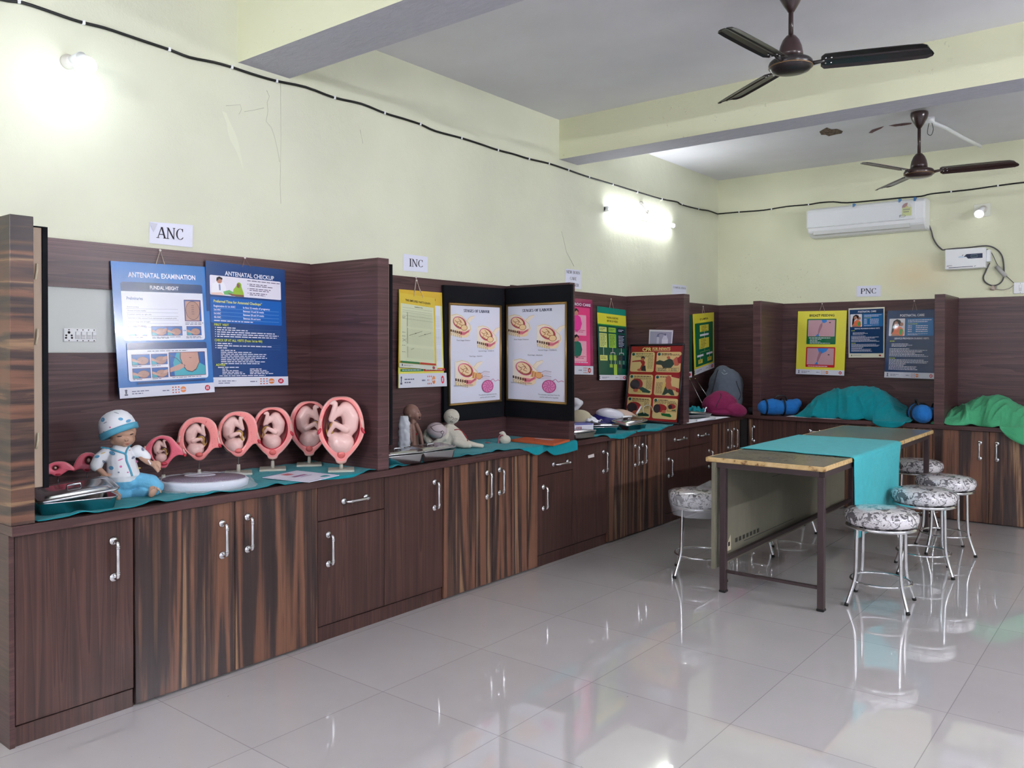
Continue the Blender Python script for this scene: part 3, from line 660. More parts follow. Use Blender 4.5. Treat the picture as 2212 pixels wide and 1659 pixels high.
# ================================================================ wire with clips
def smooth_path(P, k=4):
    out = []; n = len(P)
    for i in range(n-1):
        p0, p1, p2, p3 = P[max(i-1, 0)], P[i], P[i+1], P[min(i+2, n-1)]
        for j in range(k):
            t = j/k; out.append(.5*((2*p1)+(p2-p0)*t+(2*p0-5*p1+4*p2-p3)*t*t+(3*p1-p0-3*p2+p3)*t**3))
    out.append(P[-1]); return out
wp = [(-60, -25), (0, -2), (50, 6), (105, 24), (150, 40), (180, 49), (225, 60), (270, 75), (320, 92), (365, 107), (410, 124), (460, 134), (500, 145), (545, 160), (597, 175), (660, 188), (722, 211), (780, 224), (830, 244), (870, 256), (907, 268), (940, 283), (996, 298), (1040, 312), (1075, 324), (1110, 333), (1142, 343), (1185, 353), (1227, 367), (1270, 382), (1323, 398), (1375, 414), (1429, 430), (1462, 436), (1472, 442), (1510, 452), (1530, 455), (1550, 462)]
clips = [(40, 3), (180, 49), (365, 107), (500, 145), (597, 175), (722, 211), (830, 244), (907, 268), (996, 298), (1075, 324), (1142, 343), (1185, 353), (1227, 367), (1272, 382), (1323, 398), (1376, 415), (1429, 430), (1472, 441), (1508, 451)]
wr = thing('wall_wire', 'black electric wire clipped along both walls at beam height', 'wire', on(722, 211, 0, .006))
mb = MB(); mb.tube(smooth_path([on(x, y, 0, .007) for x, y in wp], 3), .0068, M_BLACK, 8)
wb = [(1550, 462), (1597, 458), (1650, 454), (1700, 446), (1746, 442), (1770, 438), (1800, 436), (1830, 438), (1900, 432), (1950, 427), (1990, 424), (2010, 419), (2055, 414), (2100, 409), (2156, 401), (2212, 394), (2290, 387)]
mb.tube(smooth_path([on(x, y, 1, YB-(.007 if not 1765 < x < 2000 else .012)) for x, y in wb], 3), .0062, M_BLACK, 8); mb.build('wire', wr)
for (x, y) in clips: mb = MB(); c = on(x, y, 0, .006); mb.box(tuple(c-Vector((.006, .006, .0095))), tuple(c+Vector((.010, .006, .0095))), M_WHITE, None, .002); mb.build('clip', wr)
for (x, y) in [(1597, 458), (1667, 452), (1747, 442), (2055, 414), (2156, 401)]: mb = MB(); c = on(x, y, 1, YB-.006); mb.box(tuple(c-Vector((.006, .01, .0095))), tuple(c+Vector((.006, .006, .0095))), M_WHITE, None, .002); mb.build('clip', wr)

# ================================================================ ceiling fans
def fan(px, py, d, ang, dark, label, zc=HZ, tilt=-12):
    c = CAM+ray(px, py)*d; t = thing('ceiling_fan', label, 'fan', c)
    TM = Matrix.Translation(c); m1 = M_FANB if dark else M_BRN
    mb = MB(); mb.lathe([(.001, -.038), (.06, -.036), (.086, -.028), (.098, -.014), (.102, .0), (.098, .012), (.09, .02), (.06, .03), (.05, .034)], m1, TM, 40); mb.build('motor', t)
    mb = MB(); mb.tube([c+Vector((.099*math.cos(a*PI/20), .099*math.sin(a*PI/20), -.012)) for a in range(40)], .0028, pm('fan_gold', (140, 110, 80), .35, .5), 6, True); mb.build('trim_ring', t)
    mb = MB(); mb.lathe([(.058, .03), (.056, .055), (.05, .085), (.038, .115), (.022, .135), (.012, .14)], M_BRN, TM, 28); mb.build('lower_canopy', t)
    mb = MB(); mb.tube([c+Vector((0, 0, .13)), Vector((c.x, c.y, zc-.1))], .0115, M_BRN, 14); mb.build('downrod', t)
    mb = MB(); mb.lathe([(.014, -.135), (.03, -.11), (.052, -.07), (.06, -.04), (.058, -.022)], M_BRN, Matrix.Translation((c.x, c.y, zc)), 28); mb.build('upper_canopy', t)
    for s in (-1, 1): mb = MB(); mb.box((c.x-.012, c.y+s*.03-.003, zc-.07), (c.x+.012, c.y+s*.03+.003, zc), M_WHITE)
    mb.build('hook_bracket', t)
    for a in ang:
        a = math.radians(a); R = Matrix.Rotation(a, 4, 'Z'); tl = Matrix.Rotation(math.radians(tilt), 4, 'X'); B = MB(); M4 = TM @ R @ Matrix.Translation((0, 0, .004)) @ tl
        prof = [(-.068, -.003), (-.05, .004), (-.012, .007), (-.005, .003), (.005, .003), (.012, .007), (.05, .004), (.068, -.004)]
        st = [(.135, .62), (.15, .95), (.3, 1), (.5, .98), (.575, .92), (.597, .7), (.6, .45)]; vs = []; fs = []; n = len(prof)
        for off in (0, -.0022):
            for (x, k) in st:
                for (yy, zz) in prof: vs.append(M4 @ Vector((x+(.018 if x > .57 else 0)*(yy/.068), yy*k, zz*k+off)))
        m_ = len(st)*n
        for o_ in (0, m_):
            for i in range(len(st)-1):
                for j in range(n-1): fs.append((o_+i*n+j, o_+i*n+j+1, o_+(i+1)*n+j+1, o_+(i+1)*n+j))
        for i in range(len(st)-1):
            for j in (0, n-1): fs.append((i*n+j, (i+1)*n+j, m_+(i+1)*n+j, m_+i*n+j))
        for j in range(n-1):
            for i in (0, len(st)-1): fs.append((i*n+j, i*n+j+1, m_+i*n+j+1, m_+i*n+j))
        B.faces(vs, fs, M_FANB if dark else M_BRN); bl = B.build('blade', t)
        B = MB(); B.tube([TM @ R @ Vector((.085, 0, -.004)), TM @ R @ Vector((.15, 0, .004))], [.011, .008], m1, 8)
        for dx in (.155, .18):
            for dy in (-.022, .022): B.ell(M4 @ Vector((dx, dy, -.0)), .005, STEEL, None, 8)
        B.build('blade_bracket', t)
    return t
fan(1708, 140, 3.9, (20, 143, 264), True, 'dark brown ceiling fan nearest the camera, blades at rest')
fan(1985, 373, 5.93, (8, 128, 248), False, 'brown glossy ceiling fan near the back wall, beside the broken conduit')
# broken white conduit and junction box beside the far fan
jc = on(2008, 262, 2, HZ-.03); t = thing('conduit_pipe', 'broken white conduit with junction box hanging under the ceiling by the far fan', 'pipe', jc)
mb = MB(); mb.lathe([(.035, -.02), (.035, .028)], M_WHITE, Matrix.Translation(jc), 20); mb.build('junction_box', t)
e1 = on(2118, 316, 1, 7.55); mb = MB(); mb.tube([jc, jc.lerp(e1, .3)+Vector((0, 0, .01)), jc.lerp(e1, .62), e1], [.016, .014, .014, .013], M_WHITE, 10); mb.build('pipe', t)
mb = MB(); mb.tube(smooth_path([jc+Vector((.0, -.02, -.02)), jc+Vector((-.01, -.02, -.09)), jc+Vector((.015, -.02, -.11)), jc+Vector((.03, -.02, -.07)), jc+Vector((.02, -.02, -.02))]), .0022, M_BLACK, 6); mb.build('wire_loop', t)

# ================================================================ air conditioner
x0, x1 = on(1745, 455, 1, YB-.19).x, on(1979, 438, 1, YB-.19).x; x1b = on(2003, 430, 1, YB-.12).x
zt, zb = 2.692, 2.42
t = thing('air_conditioner', 'white split air conditioner still in plastic film on the back wall', 'air conditioner', ((x0+x1b)/2, YB-.1, zb))
prof = [(YB-.001, zt), (YB-.14, zt), (YB-.185, zt-.012), (YB-.2, zt-.04), (YB-.205, zb+.09), (YB-.19, zb+.045), (YB-.12, zb+.004), (YB-.001, zb)]
def extr(prof, a, b, mat, name, par, zo=0, shrink=0):
    n = len(prof); vs = [(a, y, z) for y, z in prof]+[(b, y, z) for y, z in prof]
    mb = MB(); mb.faces(vs, [tuple(range(n)), tuple(range(2*n-1, n-1, -1))]+[(i, (i+1) % n, n+(i+1) % n, n+i) for i in range(n)], mat); return mb.build(name, par)
extr(prof, x0, x1b, M_WHITE, 'body', t).modifiers.new('b', 'BEVEL').width = .012
pf = [(YB-.198, zt-.02), (YB-.212, zt-.045), (YB-.217, zb+.092), (YB-.212, zb+.084), (YB-.19, zb+.082), (YB-.19, zt-.02)]
fp = extr(pf, x0+.002, x1-.0, M_WHITE, 'front_panel', t); fp.modifiers.new('b', 'BEVEL').width = .005
mb = MB(); mb.box((x0+.05, YB-.193, zb+.02), (x1-.05, YB-.12, zb+.062), pm('louvre_grey', (206, 208, 206), .4), None, .004); mb.build('louvre', t)
mb = MB(); yy = YB-.2195
def wbx(mb, a, b, z0_, z1_, rgb, y=yy): mb.box((a, y, z0_), (b, y+.003, z1_), pm('ac_%d%d%d' % rgb, rgb, .4))
sx = x1-.105
wbx(mb, sx, sx+.075, zt-.155, zt-.075, (206, 214, 110)); mb.build('energy_label', t)
mb = MB(); n = 14; cs = Vector((sx+.037, yy-.0005, zt-.082))
for k in range(n):
    a0, a1 = PI*k/n, PI*(k+1)/n; mb.faces([cs, cs+Vector((.038*math.cos(a0), 0, .038*math.sin(a0))), cs+Vector((.038*math.cos(a1), 0, .038*math.sin(a1)))], [(0, 1, 2)], pm('star_red', (150, 44, 46), .4) if k > 5 else pm('star_white', (220, 216, 200), .4))
mb.faces([cs+Vector((.012*math.cos(a*PI/8), -.0004, .012*math.sin(a*PI/8))) for a in range(9)], [tuple(range(9))], pm('star_yellow', (214, 190, 60), .4)); mb.build('star_dial', t)
mb = MB()
for i in range(5): mb.box((sx+.01+i*.011, yy-.0006, zt-.105), (sx+.018+i*.011, yy, zt-.096), pm('ink_dark', (40, 40, 36), .5))
for i in range(4): mb.box((sx+.012+i*.011, yy-.0006, zt-.125), (sx+.02+i*.011, yy, zt-.116), pm('ink_dark', (40, 40, 36), .5))
mb.build('label_print', t)
mb = MB(); mb.tube([(x1-.1+.022*math.cos(a*PI/8), yy, zb+.118+.01*math.sin(a*PI/8)) for a in range(16)], .0018, pm('logo_grey', (120, 122, 128), .4), 6, True); mb.tube([(x1-.125, yy, zb+.106), (x1-.125, yy, zb+.128), (x1-.112, yy, zb+.128)], .0018, pm('logo_grey', (120, 122, 128), .4), 6); mb.build('emblem', t)
mb = MB()
for px in (1844, 1943, 1976):
    q = on(px, 440, 1, YB-.2).x; mb.box((q-.008, YB-.205, zt-.035), (q+.008, YB-.15, zt+.001), pm('blue_tape', (70, 130, 190), .4), None, 0)
mb.build('blue_tape', t)
fm = grid('plastic_film', 26, 14, lambda u, v: (x0-.004+u*(x1-x0)*.98, YB-.2225-.004*nz(u*30, v*14, 1), zb+.085+v*(zt-zb-.11)+.004*nz(u*20, v*9, 2)), M_FILM, t, 0)
mb = MB(); mb.tube(smooth_path([Vector((x1b-.01, YB-.02, zb+.06)), on(2012, 500, 1, YB-.015), on(2016, 515, 1, YB-.012), on(2025, 530, 1, YB-.012), on(2036, 540, 1, YB-.012)]), .006, pm('cable_grey', (84, 80, 84), .5), 8); mb.build('power_cable', t)

# ================================================================ voltage stabiliser and its cables
a0, a1 = on(2041, 540, 1, YB-.1), on(2129, 533, 1, YB-.1); b0, b1 = on(2041, 583, 1, YB-.1), on(2131, 577, 1, YB-.1)
zt2, zb2 = (a0.z+a1.z)/2, (b0.z+b1.z)/2; X0, X1 = a0.x, a1.x
t = thing('voltage_stabiliser', 'white wall stabiliser box with navy display, below right of the air conditioner', 'stabiliser', ((X0+X1)/2, YB-.05, zb2))
mb = MB(); mb.box((X0, YB-.1, zb2), (X1, YB-.002, zt2), M_WHITE, None, .006); mb.build('case', t)
mb = MB(); mb.box((X1, YB-.07, zb2+.05), (X1+.03, YB-.005, zb2+.15), M_WHITE, None, .005); mb.box((X1, YB-.06, zt2-.04), (X1+.012, YB-.04, zt2-.015), M_BLACK, None, .002); mb.build('side_socket', t)
W_ = X1-X0; H_ = zt2-zb2
def sp(x, y): return Vector((X0+x*W_, YB-.1012, zt2-y*H_))
mb = MB(); nv = pm('navy_print', (24, 40, 76), .25); mb.faces([sp(.47, .42), sp(.54, .29), sp(.93, .29), sp(.93, .52), sp(.58, .52), sp(.53, .42)], [(0, 1, 2, 3, 4, 5)], nv); mb.faces([sp(.42, .38), sp(.455, .3), sp(.465, .3), sp(.435, .38)], [(0, 1, 2, 3)], nv)
mb.faces([sp(.1, .93), sp(.1, .905), sp(.7, .9), sp(.7, .925)], [(0, 1, 2, 3)], nv); mb.faces([sp(.72, .925), sp(.755, .88), sp(.775, .88), sp(.74, .925)], [(0, 1, 2, 3)], nv); mb.build('display', t)
mb = MB(); mb.box(tuple(sp(.65, .35)-Vector((0, .001, 0))), tuple(sp(.8, .46)), pm('lcd', (36, 60, 76), .2)); q = [sp(.65, .34), sp(.8, .34), sp(.8, .47), sp(.65, .47)]; mb.tube([v-Vector((0, .001, 0)) for v in q], .0012, pm('lcd_rim', (150, 170, 190), .3), 4, True); mb.build('lcd_screen', t)
mb = MB(); lb = pm('lightblue_print', (190, 215, 232), .3)
for k in range(3): mb.faces([sp(.33+.05*k, .42+.02*k), sp(.40+.04*k, .36+.02*k), sp(.41+.05*k, .44), sp(.36+.05*k, .45)], [(0, 1, 2, 3)], lb)
mb.build('swoosh', t)
mb = MB(); lg = pm('maker_mark', (70, 40, 96), .4); mb.tube([sp(.05, .83), sp(.07, .86), sp(.1, .855)], .0012, pm('maker_red', (170, 50, 80), .4), 4)
vs, fs, wd = text_polys('Aulten'); k = .12*W_/wd; mb.faces([sp(.065, .84)+Vector((a*k, 0, b*k)) for a, b in vs], fs, lg); mb.build('maker_mark', t)
GC = pm('cable_grey', (84, 80, 84), .5)
mb = MB(); mb.tube(smooth_path([on(x, y, 1, YB-.01) for x, y in [(2036, 540), (2060, 537), (2090, 535), (2130, 531), (2150, 537), (2163, 550), (2168, 570), (2168, 598), (2160, 612), (2145, 617), (2130, 611), (2124, 600), (2130, 585), (2138, 568)]]), .0055, GC, 8); mb.build('cable_loop', t)
mb = MB(); mb.tube(smooth_path([on(x, y, 1, YB-.012) for x, y in [(2135, 540), (2143, 548), (2155, 573), (2165, 588), (2178, 600), (2190, 611)]]), .003, GC, 6); mb.build('thin_lead', t)
q0, q1 = on(2152, 575, 1, YB-.02), on(2172, 597, 1, YB-.02); mb = MB(); mb.tube([q0, q1], [.017, .017], pm('adapter_grey', (176, 174, 172), .5), 8); mb.build('wrapped_adapter', t)
pc = on(2145, 623, 1, YB-.025); mb = MB(); mb.tube([pc+Vector((0, 0, .02)), pc+Vector((-.004, -.01, -.01))], [.014, .02], pm('plug_grey', (188, 170, 160), .5), 10)
for dz in (-.004, .006, .014): mb.tube([pc+Vector((.012, -.01, dz)), pc+Vector((.032, -.01, dz))], .0025, STEEL, 6)
mb.build('three_pin_plug', t)
mb = MB(); mb.tube(smooth_path([on(x, y, 1, YB-.012) for x, y in [(2150, 624), (2165, 626), (2180, 623), (2190, 616)]]), .0028, pm('lead_pale', (170, 160, 150), .5), 6); mb.build('thin_lead', t)

# ================================================================ charts
NAVY, BLUE, MID, WHT, SKN = (30, 62, 112), (42, 112, 184), (24, 100, 184), (226, 228, 240), (176, 136, 122)
LINE = (60, 66, 90); YEL = (222, 216, 62); TEALC = (70, 160, 176)
def cord(parent, a, b, top, col=(196, 180, 160), r=.0016):
    mb = MB(); mb.tube([a, top, b], r, pm('cord_%d' % col[0], col, .7), 6); mb.ell(top, .006, pm('cord_knot', (214, 206, 200), .6), None, 8); mb.build('hanging_cord', parent)
def footer(S_, W, y, h, x0=4):
    S_.rect(0, y, W, y+h, (214, 216, 228)); m_ = y+h*.5
    S_.rect(x0+1.5, m_-h*.25, x0+3.2, m_+h*.1, (90, 90, 110)); S_.rect(x0+.7, m_+h*.12, x0+4, m_+h*.26, (90, 90, 110)); S_.ell(x0+2.35, m_-h*.22, 1.3, h*.1, (90, 90, 110))
    S_.greek(x0+8, m_-h*.14, [17, 11], h*.22, h*.09, (110, 112, 140)); S_.greek(x0+39, m_-h*.04, [7], 2, h*.1, (110, 112, 140))
    for i in range(3):
        for j in range(3):
            S_.ell(x0+50+i*3.1, m_+(j-1)*h*.26, .85, h*.07, (196, 90, 60) if (i, j) != (2, 1) else (80, 120, 190), n=8)
    S_.ell(x0+61, m_, 3.1, h*.3, (218, 130, 76)); S_.text('UNFPA', x0+61, m_+h*.08, h*.14, WHT, align='c', bold=True)
    S_.ell(W-8, m_, 3, h*.29, (196, 40, 60)); S_.rect(W-9.3, m_-h*.12, W-8.4, m_+h*.14, WHT); S_.rect(W-7.6, m_-h*.16, W-6.8, m_+h*.14, WHT)
def chart(px, ax, planes, W, H, base, label, kind='wall_chart', hang=None, gloss=.18, thick=.003, cat='poster'):
    c = [on(*p, ax, v) for p, v in zip(px, planes)]
    ctr = (c[0]+c[1])/2; t = thing(kind, label, cat, ctr)
    S_ = Sheet(c, W, H, base, thick, gloss)
    if hang:
        wp_ = .022 if ax == 0 else YB-.022
        top = on(*hang[0], ax, wp_); cord(t, on(*hang[1], ax, planes[0]+(.002 if ax == 0 else -.002)), on(*hang[2], ax, planes[0]+(.002 if ax == 0 else -.002)), top, hang[3] if len(hang) > 3 else (196, 180, 160))
    return t, S_
def hand(S_, x, y, s, rgb, rot=0):
    S_.poly([(x, y), (x+9*s, y-3*s), (x+14*s, y-2*s), (x+17*s, y), (x+15*s, y+1.2*s), (x+17*s, y+2.5*s), (x+14*s, y+3.5*s), (x+9*s, y+4*s), (x, y+5*s)], rgb)
def belly(S_, x0, y0, x1, y1, k=0):
    S_.rect(x0, y0, x1, y1, (38, 96, 170)); w_, h_ = x1-x0, y1-y0; cx, cy = (x0+x1)/2, (y0+y1)/2
    S_.poly([(x0, y0+h_*.6), (x0+w_*.3, y0+h_*.75), (x0+w_*.35, y1), (x0, y1)], TEALC)
    rx = .32 if k == 0 else .36
    S_.ell(cx+w_*.1, cy+h_*.1, w_*rx*1.04, h_*.385, (60, 40, 50)); S_.ell(cx+w_*.1, cy+h_*.1, w_*rx, h_*.36, SKN)
    S_.poly([(x0, y0+h_*.35), (x0+w_*.35, y0+h_*.55), (x0+w_*.55, y0+h_*.62), (x0+w_*.5, y0+h_*.75), (x0+w_*.25, y0+h_*.75), (x0, y0+h_*.62)], (196, 156, 140))
    if k: S_.poly([(x1, y0+h_*.2), (x1-w_*.25, y0+h_*.3), (x1-w_*.3, y0+h_*.6), (x1-w_*.2, y0+h_*.6), (x1, y0+h_*.5)], (196, 156, 140))
    S_.line([(x0+w_*.2, y0+h_*.5), (x0+w_*.5, y0+h_*.66), (x0+w_*.62, y0+h_*.6)], h_*.02, (70, 46, 56)); S_.frame(x0, y0, x1, y1, w_*.02, (110, 50, 60))
# ---- antenatal examination
t, s = chart([(238.7, 563.4), (447, 576.5), (462.5, 847), (258, 861.5)], 0, [.026, .026, .062, .075], 100, 122, BLUE, 'mid-blue ANTENATAL EXAMINATION chart hanging beside the pale cut-out', hang=[(346, 541), (337, 571), (356, 572)])
s.text('ANTENATAL EXAMINATION', 51, 13.5, 4.6, WHT, 70, 'c', True)
s.rect(8, 18, 93, 71, WHT, 2.5); s.rect(8, 18, 93, 26, NAVY, 2.2); s.rect(8, 23, 93, 26.4, NAVY); s.text('FUNDAL HEIGHT', 52, 24, 3.4, WHT, 30, 'c', True)
s.text('Preliminaries', 13, 34, 2.8, (70, 96, 150), 16, bold=True)
for i, tx in enumerate(['Ensure privacy', 'Woman evacuates bladder', 'Examiner stands on right side', 'Abdomen is fully exposed from xiphisternum to symphysis pubis', "Patient's legs are straight", 'Centralise the uterus']):
    s.text(tx, 13, 41+i*3.35, 1.25, LINE, len(tx)*.82); s.rect(12, 42+i*3.35, 65, 42.2+i*3.35, (120, 124, 150))
s.rect(72, 33, 90, 53, (38, 96, 170)); s.poly([(73, 34), (89, 34), (88, 52.5), (73, 52.5)], (190, 148, 132)); s.ell(81, 43, 7.8, 9, (60, 40, 50)); s.ell(81, 43, 7.4, 8.6, SKN)
for i in range(5): s.rect(79.5, 38+i*2, 82.5, 38.4+i*2, (60, 40, 50))
s.frame(72, 33, 90, 53, .5, (110, 50, 60)); s.greek(72, 54.5, [20, 18], 1.4, .5, LINE)
belly(s, 13, 58, 31, 66.5); belly(s, 36, 58, 52, 66.5, 1); belly(s, 52, 58, 68, 66.5); belly(s, 73, 58, 89, 66.5)
for x in (31.6, 68.7): s.line([(x, 62), (x+2.4, 62)], .4, (60, 130, 180)); s.poly([(x+2, 61.2), (x+3.4, 62), (x+2, 62.8)], (60, 130, 180))
s.greek(13, 67.8, [14], 1, .45, LINE); s.greek(36, 67.8, [30, 18], 1, .45, LINE); s.greek(72, 67.8, [16, 18], 1, .45, LINE)
s.rect(10, 73, 94, 107.5, WHT, 2.5); s.rect(10, 73, 94, 79, NAVY, 2.2); s.rect(10, 77, 94, 79.2, NAVY); s.greek(30, 80.5, [42], 1, .6, LINE)
belly(s, 14, 83.5, 32, 93); belly(s, 33.5, 83.5, 50, 93, 1); belly(s, 14, 96, 32, 105); belly(s, 33.5, 96, 50, 105, 1)
for x, y in ((14, 93.9), (33.5, 93.9), (14, 105.8), (33.5, 105.8)): s.greek(x, y, [9], 1, .45, LINE)
s.rect(52, 82.5, 91, 104.5, (38, 96, 170)); s.poly([(57, 104.5), (56, 92), (60, 83), (64, 82.5), (66, 96), (72, 101), (80, 100), (83, 92), (91, 96), (91, 104.5)], (70, 166, 182)); s.poly([(64, 82.5), (84, 82.5), (85, 92), (81, 99), (76, 101.5), (70, 100), (66, 95), (63.5, 88)], (60, 40, 50))
s.poly([(64.6, 82.7), (83.4, 82.7), (84.4, 92), (80.5, 98.5), (76, 100.8), (70.4, 99.4), (66.6, 94.6), (64.2, 88)], (196, 150, 134)); s.line([(52, 85), (60, 88), (66, 94)], .5, (40, 30, 50)); s.ell(67, 95, 1.6, 1.2, (40, 40, 70))
s.poly([(52, 97), (58, 95), (64, 93), (68, 94.4), (67.4, 96.6), (62, 99), (56, 100), (52, 101)], (190, 150, 136)); s.line([(73.5, 87.5), (75, 88), (76, 87.5)], .4, (60, 40, 50)); s.frame(52, 82.5, 91, 104.5, .5, (110, 50, 60)); s.greek(54, 105.6, [32], 1, .45, LINE)
s.rect(18, 108.6, 90, 110.3, NAVY); footer(s, 100, 112.6, 9.4)
s.build('sheet', t)
# ---- antenatal checkup
t, s = chart([(443.8, 562.8), (615, 583), (622, 832), (450.5, 836)], 0, [.03, .03, .055, .06], 80, 124, (30, 66, 122), 'dark navy ANTENATAL CHECKUP chart with doctor and patient picture', hang=[(529, 557), (524, 576), (541, 577), (130, 100, 90)])
s.text('ANTENATAL CHECKUP', 43, 12.5, 4.4, WHT, 50, 'c', True)
s.rect(3.5, 13.5, 75, 33, (230, 226, 238), 1.2)
s.poly([(5, 31), (6, 22), (11, 19), (17, 20), (19, 26), (17, 32), (6, 32)], (238, 238, 244)); s.ell(12.5, 18.3, 2.6, 3, (186, 130, 110)); s.poly([(9.6, 19), (10, 15.6), (12.5, 14.3), (15.6, 15.6), (15.4, 17.4), (12.5, 16.8), (11, 18.4)], (40, 28, 30)); s.line([(12.6, 22), (12.9, 28)], 1.6, (130, 140, 180)); s.poly([(4, 31), (14, 30), (18, 33), (5, 33)], (230, 200, 190))
s.poly([(16, 29), (22, 27), (26, 29), (24, 32), (17, 32)], (110, 180, 110)); s.poly([(25, 32), (26, 26), (29, 22), (31, 20), (34, 22.5), (36, 29), (36.5, 33), (28, 33)], (150, 186, 60)); s.ell(31.6, 21.4, 2.4, 3, (130, 170, 50)); s.ell(30.8, 21.8, 1.5, 2.2, (120, 80, 66)); s.poly([(20, 30), (27, 31), (36, 31), (36, 33), (24, 32.6)], (130, 84, 70))
s.greek(40, 15.4, [34], 1, .7, (70, 60, 90))
for i in range(3): s.greek(40, 19+i*4.6, [1], 1, .6, (70, 60, 90)); s.greek(42, 18.8+i*4.6, [18+4*(i % 2), 24-4*i], 1.7, .7, (70, 60, 90))
s.rect(3.5, 35, 75, 60.5, (26, 96, 178), 1.2); s.text('Preferred Time for Antenatal Checkups*', 6.5, 40.4, 2.7, (226, 226, 96), 48, bold=True)
for i, (a, b) in enumerate((('Registration & 1st ANC', 'In first 12 weeks of pregnancy'), ('2nd ANC', 'Between 14 and 26 weeks'), ('3rd ANC', 'Between 28 and 34 weeks'), ('4th ANC', 'Between 36 and term'))):
    s.text(a, 6.5, 44.8+i*3.7, 2, WHT, len(a)*.95, bold=True); s.text(b, 35, 44.8+i*3.7, 2, WHT, len(b)*.92, bold=True); s.rect(6.5, 45.9+i*3.7, 72, 46.1+i*3.7, (130, 180, 226))
s.greek(6.5, 58, [38], 1, .9, WHT)
def blt(y, ws, x=7, st=2.2):
    for i, w_ in enumerate(ws): s.greek(x, y+i*st, [1], 1, .7, WHT); s.greek(x+2, y+i*st, [w_], 1, .9, WHT); s.rect(x+2, y+1.3+i*st, 73, y+1.42+i*st, (90, 120, 170))
s.text('FIRST VISIT', 6.5, 63.5, 2.3, (200, 214, 70), 14, bold=True); blt(64.8, [18, 30, 58, 62, 60], st=2.2)
s.text('CHECK UP AT ALL VISITS (From 1st to 4th)', 6.5, 79, 2.5, (200, 214, 70), 47, bold=True); blt(80.6, [14, 54, 9]); s.greek(12, 87.4, [14, 30, 46, 44, 46, 34, 44, 38], 1.9, .75, WHT)
s.text('ADVISE', 7, 103.4, 2.3, (200, 214, 70), 9, bold=True); s.greek(9, 104.4, [20], 1, .8, WHT); s.greek(13, 106.2, [5, 16, 20, 22], 1.6, .7, WHT); s.greek(40, 106.2, [12, 18, 20, 24], 1.6, .7, WHT); s.greek(10, 112.9, [46], 1, .7, WHT)
# white footer strip with seals
footer(s, 80, 114.6, 9.4, 1)
s.build('sheet', t)
# ---- the two partographs
def grid_lines(s, x0, y0, x1, y1, nx, ny, c=(150, 156, 150), w=.18):
    for i in range(nx+1): x = x0+(x1-x0)*i/nx; s.rect(x-w/2, y0, x+w/2, y1, c)
    for j in range(ny+1): y = y0+(y1-y0)*j/ny; s.rect(x0, y-w/2, x1, y+w/2, c)
t, s = chart([(862, 624.6), (956.3, 632.4), (964.3, 834.2), (860, 838.4)], 0, [.026, .026, .045, .045], 88, 188, (232, 224, 96), 'large yellow partograph chart partly hidden behind a smaller one', hang=[(899, 599), (895, 630), (908, 631)])
s.rect(0, 0, 88, 27, (214, 178, 52)); s.text('PARTOGRAPH', 42, 18, 5, (40, 30, 20), 30, bold=True); s.rect(3, 27, 82, 150, (226, 230, 240))
for y0, ny in ((48, 6), (74, 5), (90, 4), (114, 6)): grid_lines(s, 8, y0, 79, y0+ny*3.6, 20, ny)
s.rect(3, 152, 44, 157, (24, 130, 84)); s.rect(45, 152, 85, 157, (190, 40, 44)); s.greek(6, 153.7, [34], 1, 1.2, WHT); s.greek(48, 153.7, [33], 1, 1.2, WHT)
footer(s, 88, 161, 27, 2); s.build('sheet', t)
t, s = chart([(862.8, 632), (939.5, 644.5), (943.3, 799.4), (861, 793)], 0, [.034, .034, .056, .056], 80, 160, (218, 190, 66), 'small yellow SIMPLIFIED PARTOGRAPH chart in a clear pocket, in front', hang=[(900, 606), (894, 640), (914, 643)], gloss=.12)
s.text('THE SIMPLIFIED PARTOGRAPH', 41, 16, 4.4, (50, 40, 20), 56, 'c', True); s.rect(3, 22, 76, 146, (214, 220, 186)); s.text('Identification Data', 42, 27, 2.2, (30, 30, 20), 18, 'c', True)
for y in (30, 36, 40, 47, 54): s.rect(7, y, 73, y+.4, (120, 124, 104))
for y0, y1, ny in ((42, 70, 10), (76, 92, 6), (94, 108, 5), (116, 138, 8)): grid_lines(s, 17, y0, 73, y1, 22, ny, (160, 168, 140)); s.rect(16.6, y0-2, 17.2, y1, (50, 50, 50))
s.line([(20, 90), (48, 78)], .5, (40, 40, 40)); s.line([(40, 90), (68, 79)], .5, (40, 40, 40)); s.ell(34, 84, 1, 1, (40, 40, 40)); s.ell(54, 84, 1, 1, (40, 40, 40)); s.line([(24, 120), (30, 117)], .6, (40, 40, 40)); s.line([(6, 98), (14, 104)], .5, (50, 50, 50)); s.line([(6, 104), (14, 98)], .5, (50, 50, 50))
for y in (50, 53, 84, 92, 112, 126): s.greek(5, y, [7], 1, .7, (60, 60, 50))
s.rect(3, 146, 42, 150, (30, 110, 60)); s.rect(43, 146, 77, 150, (180, 50, 40)); s.rect(0, 151, 80, 160, (206, 210, 196)); s.rect(5, 152.4, 7, 157, (60, 60, 80)); s.greek(9, 154, [18, 14], 1.4, .6, (80, 80, 100)); s.ell(72, 155.5, 3, 3.4, (170, 60, 70)); s.build('sheet', t)
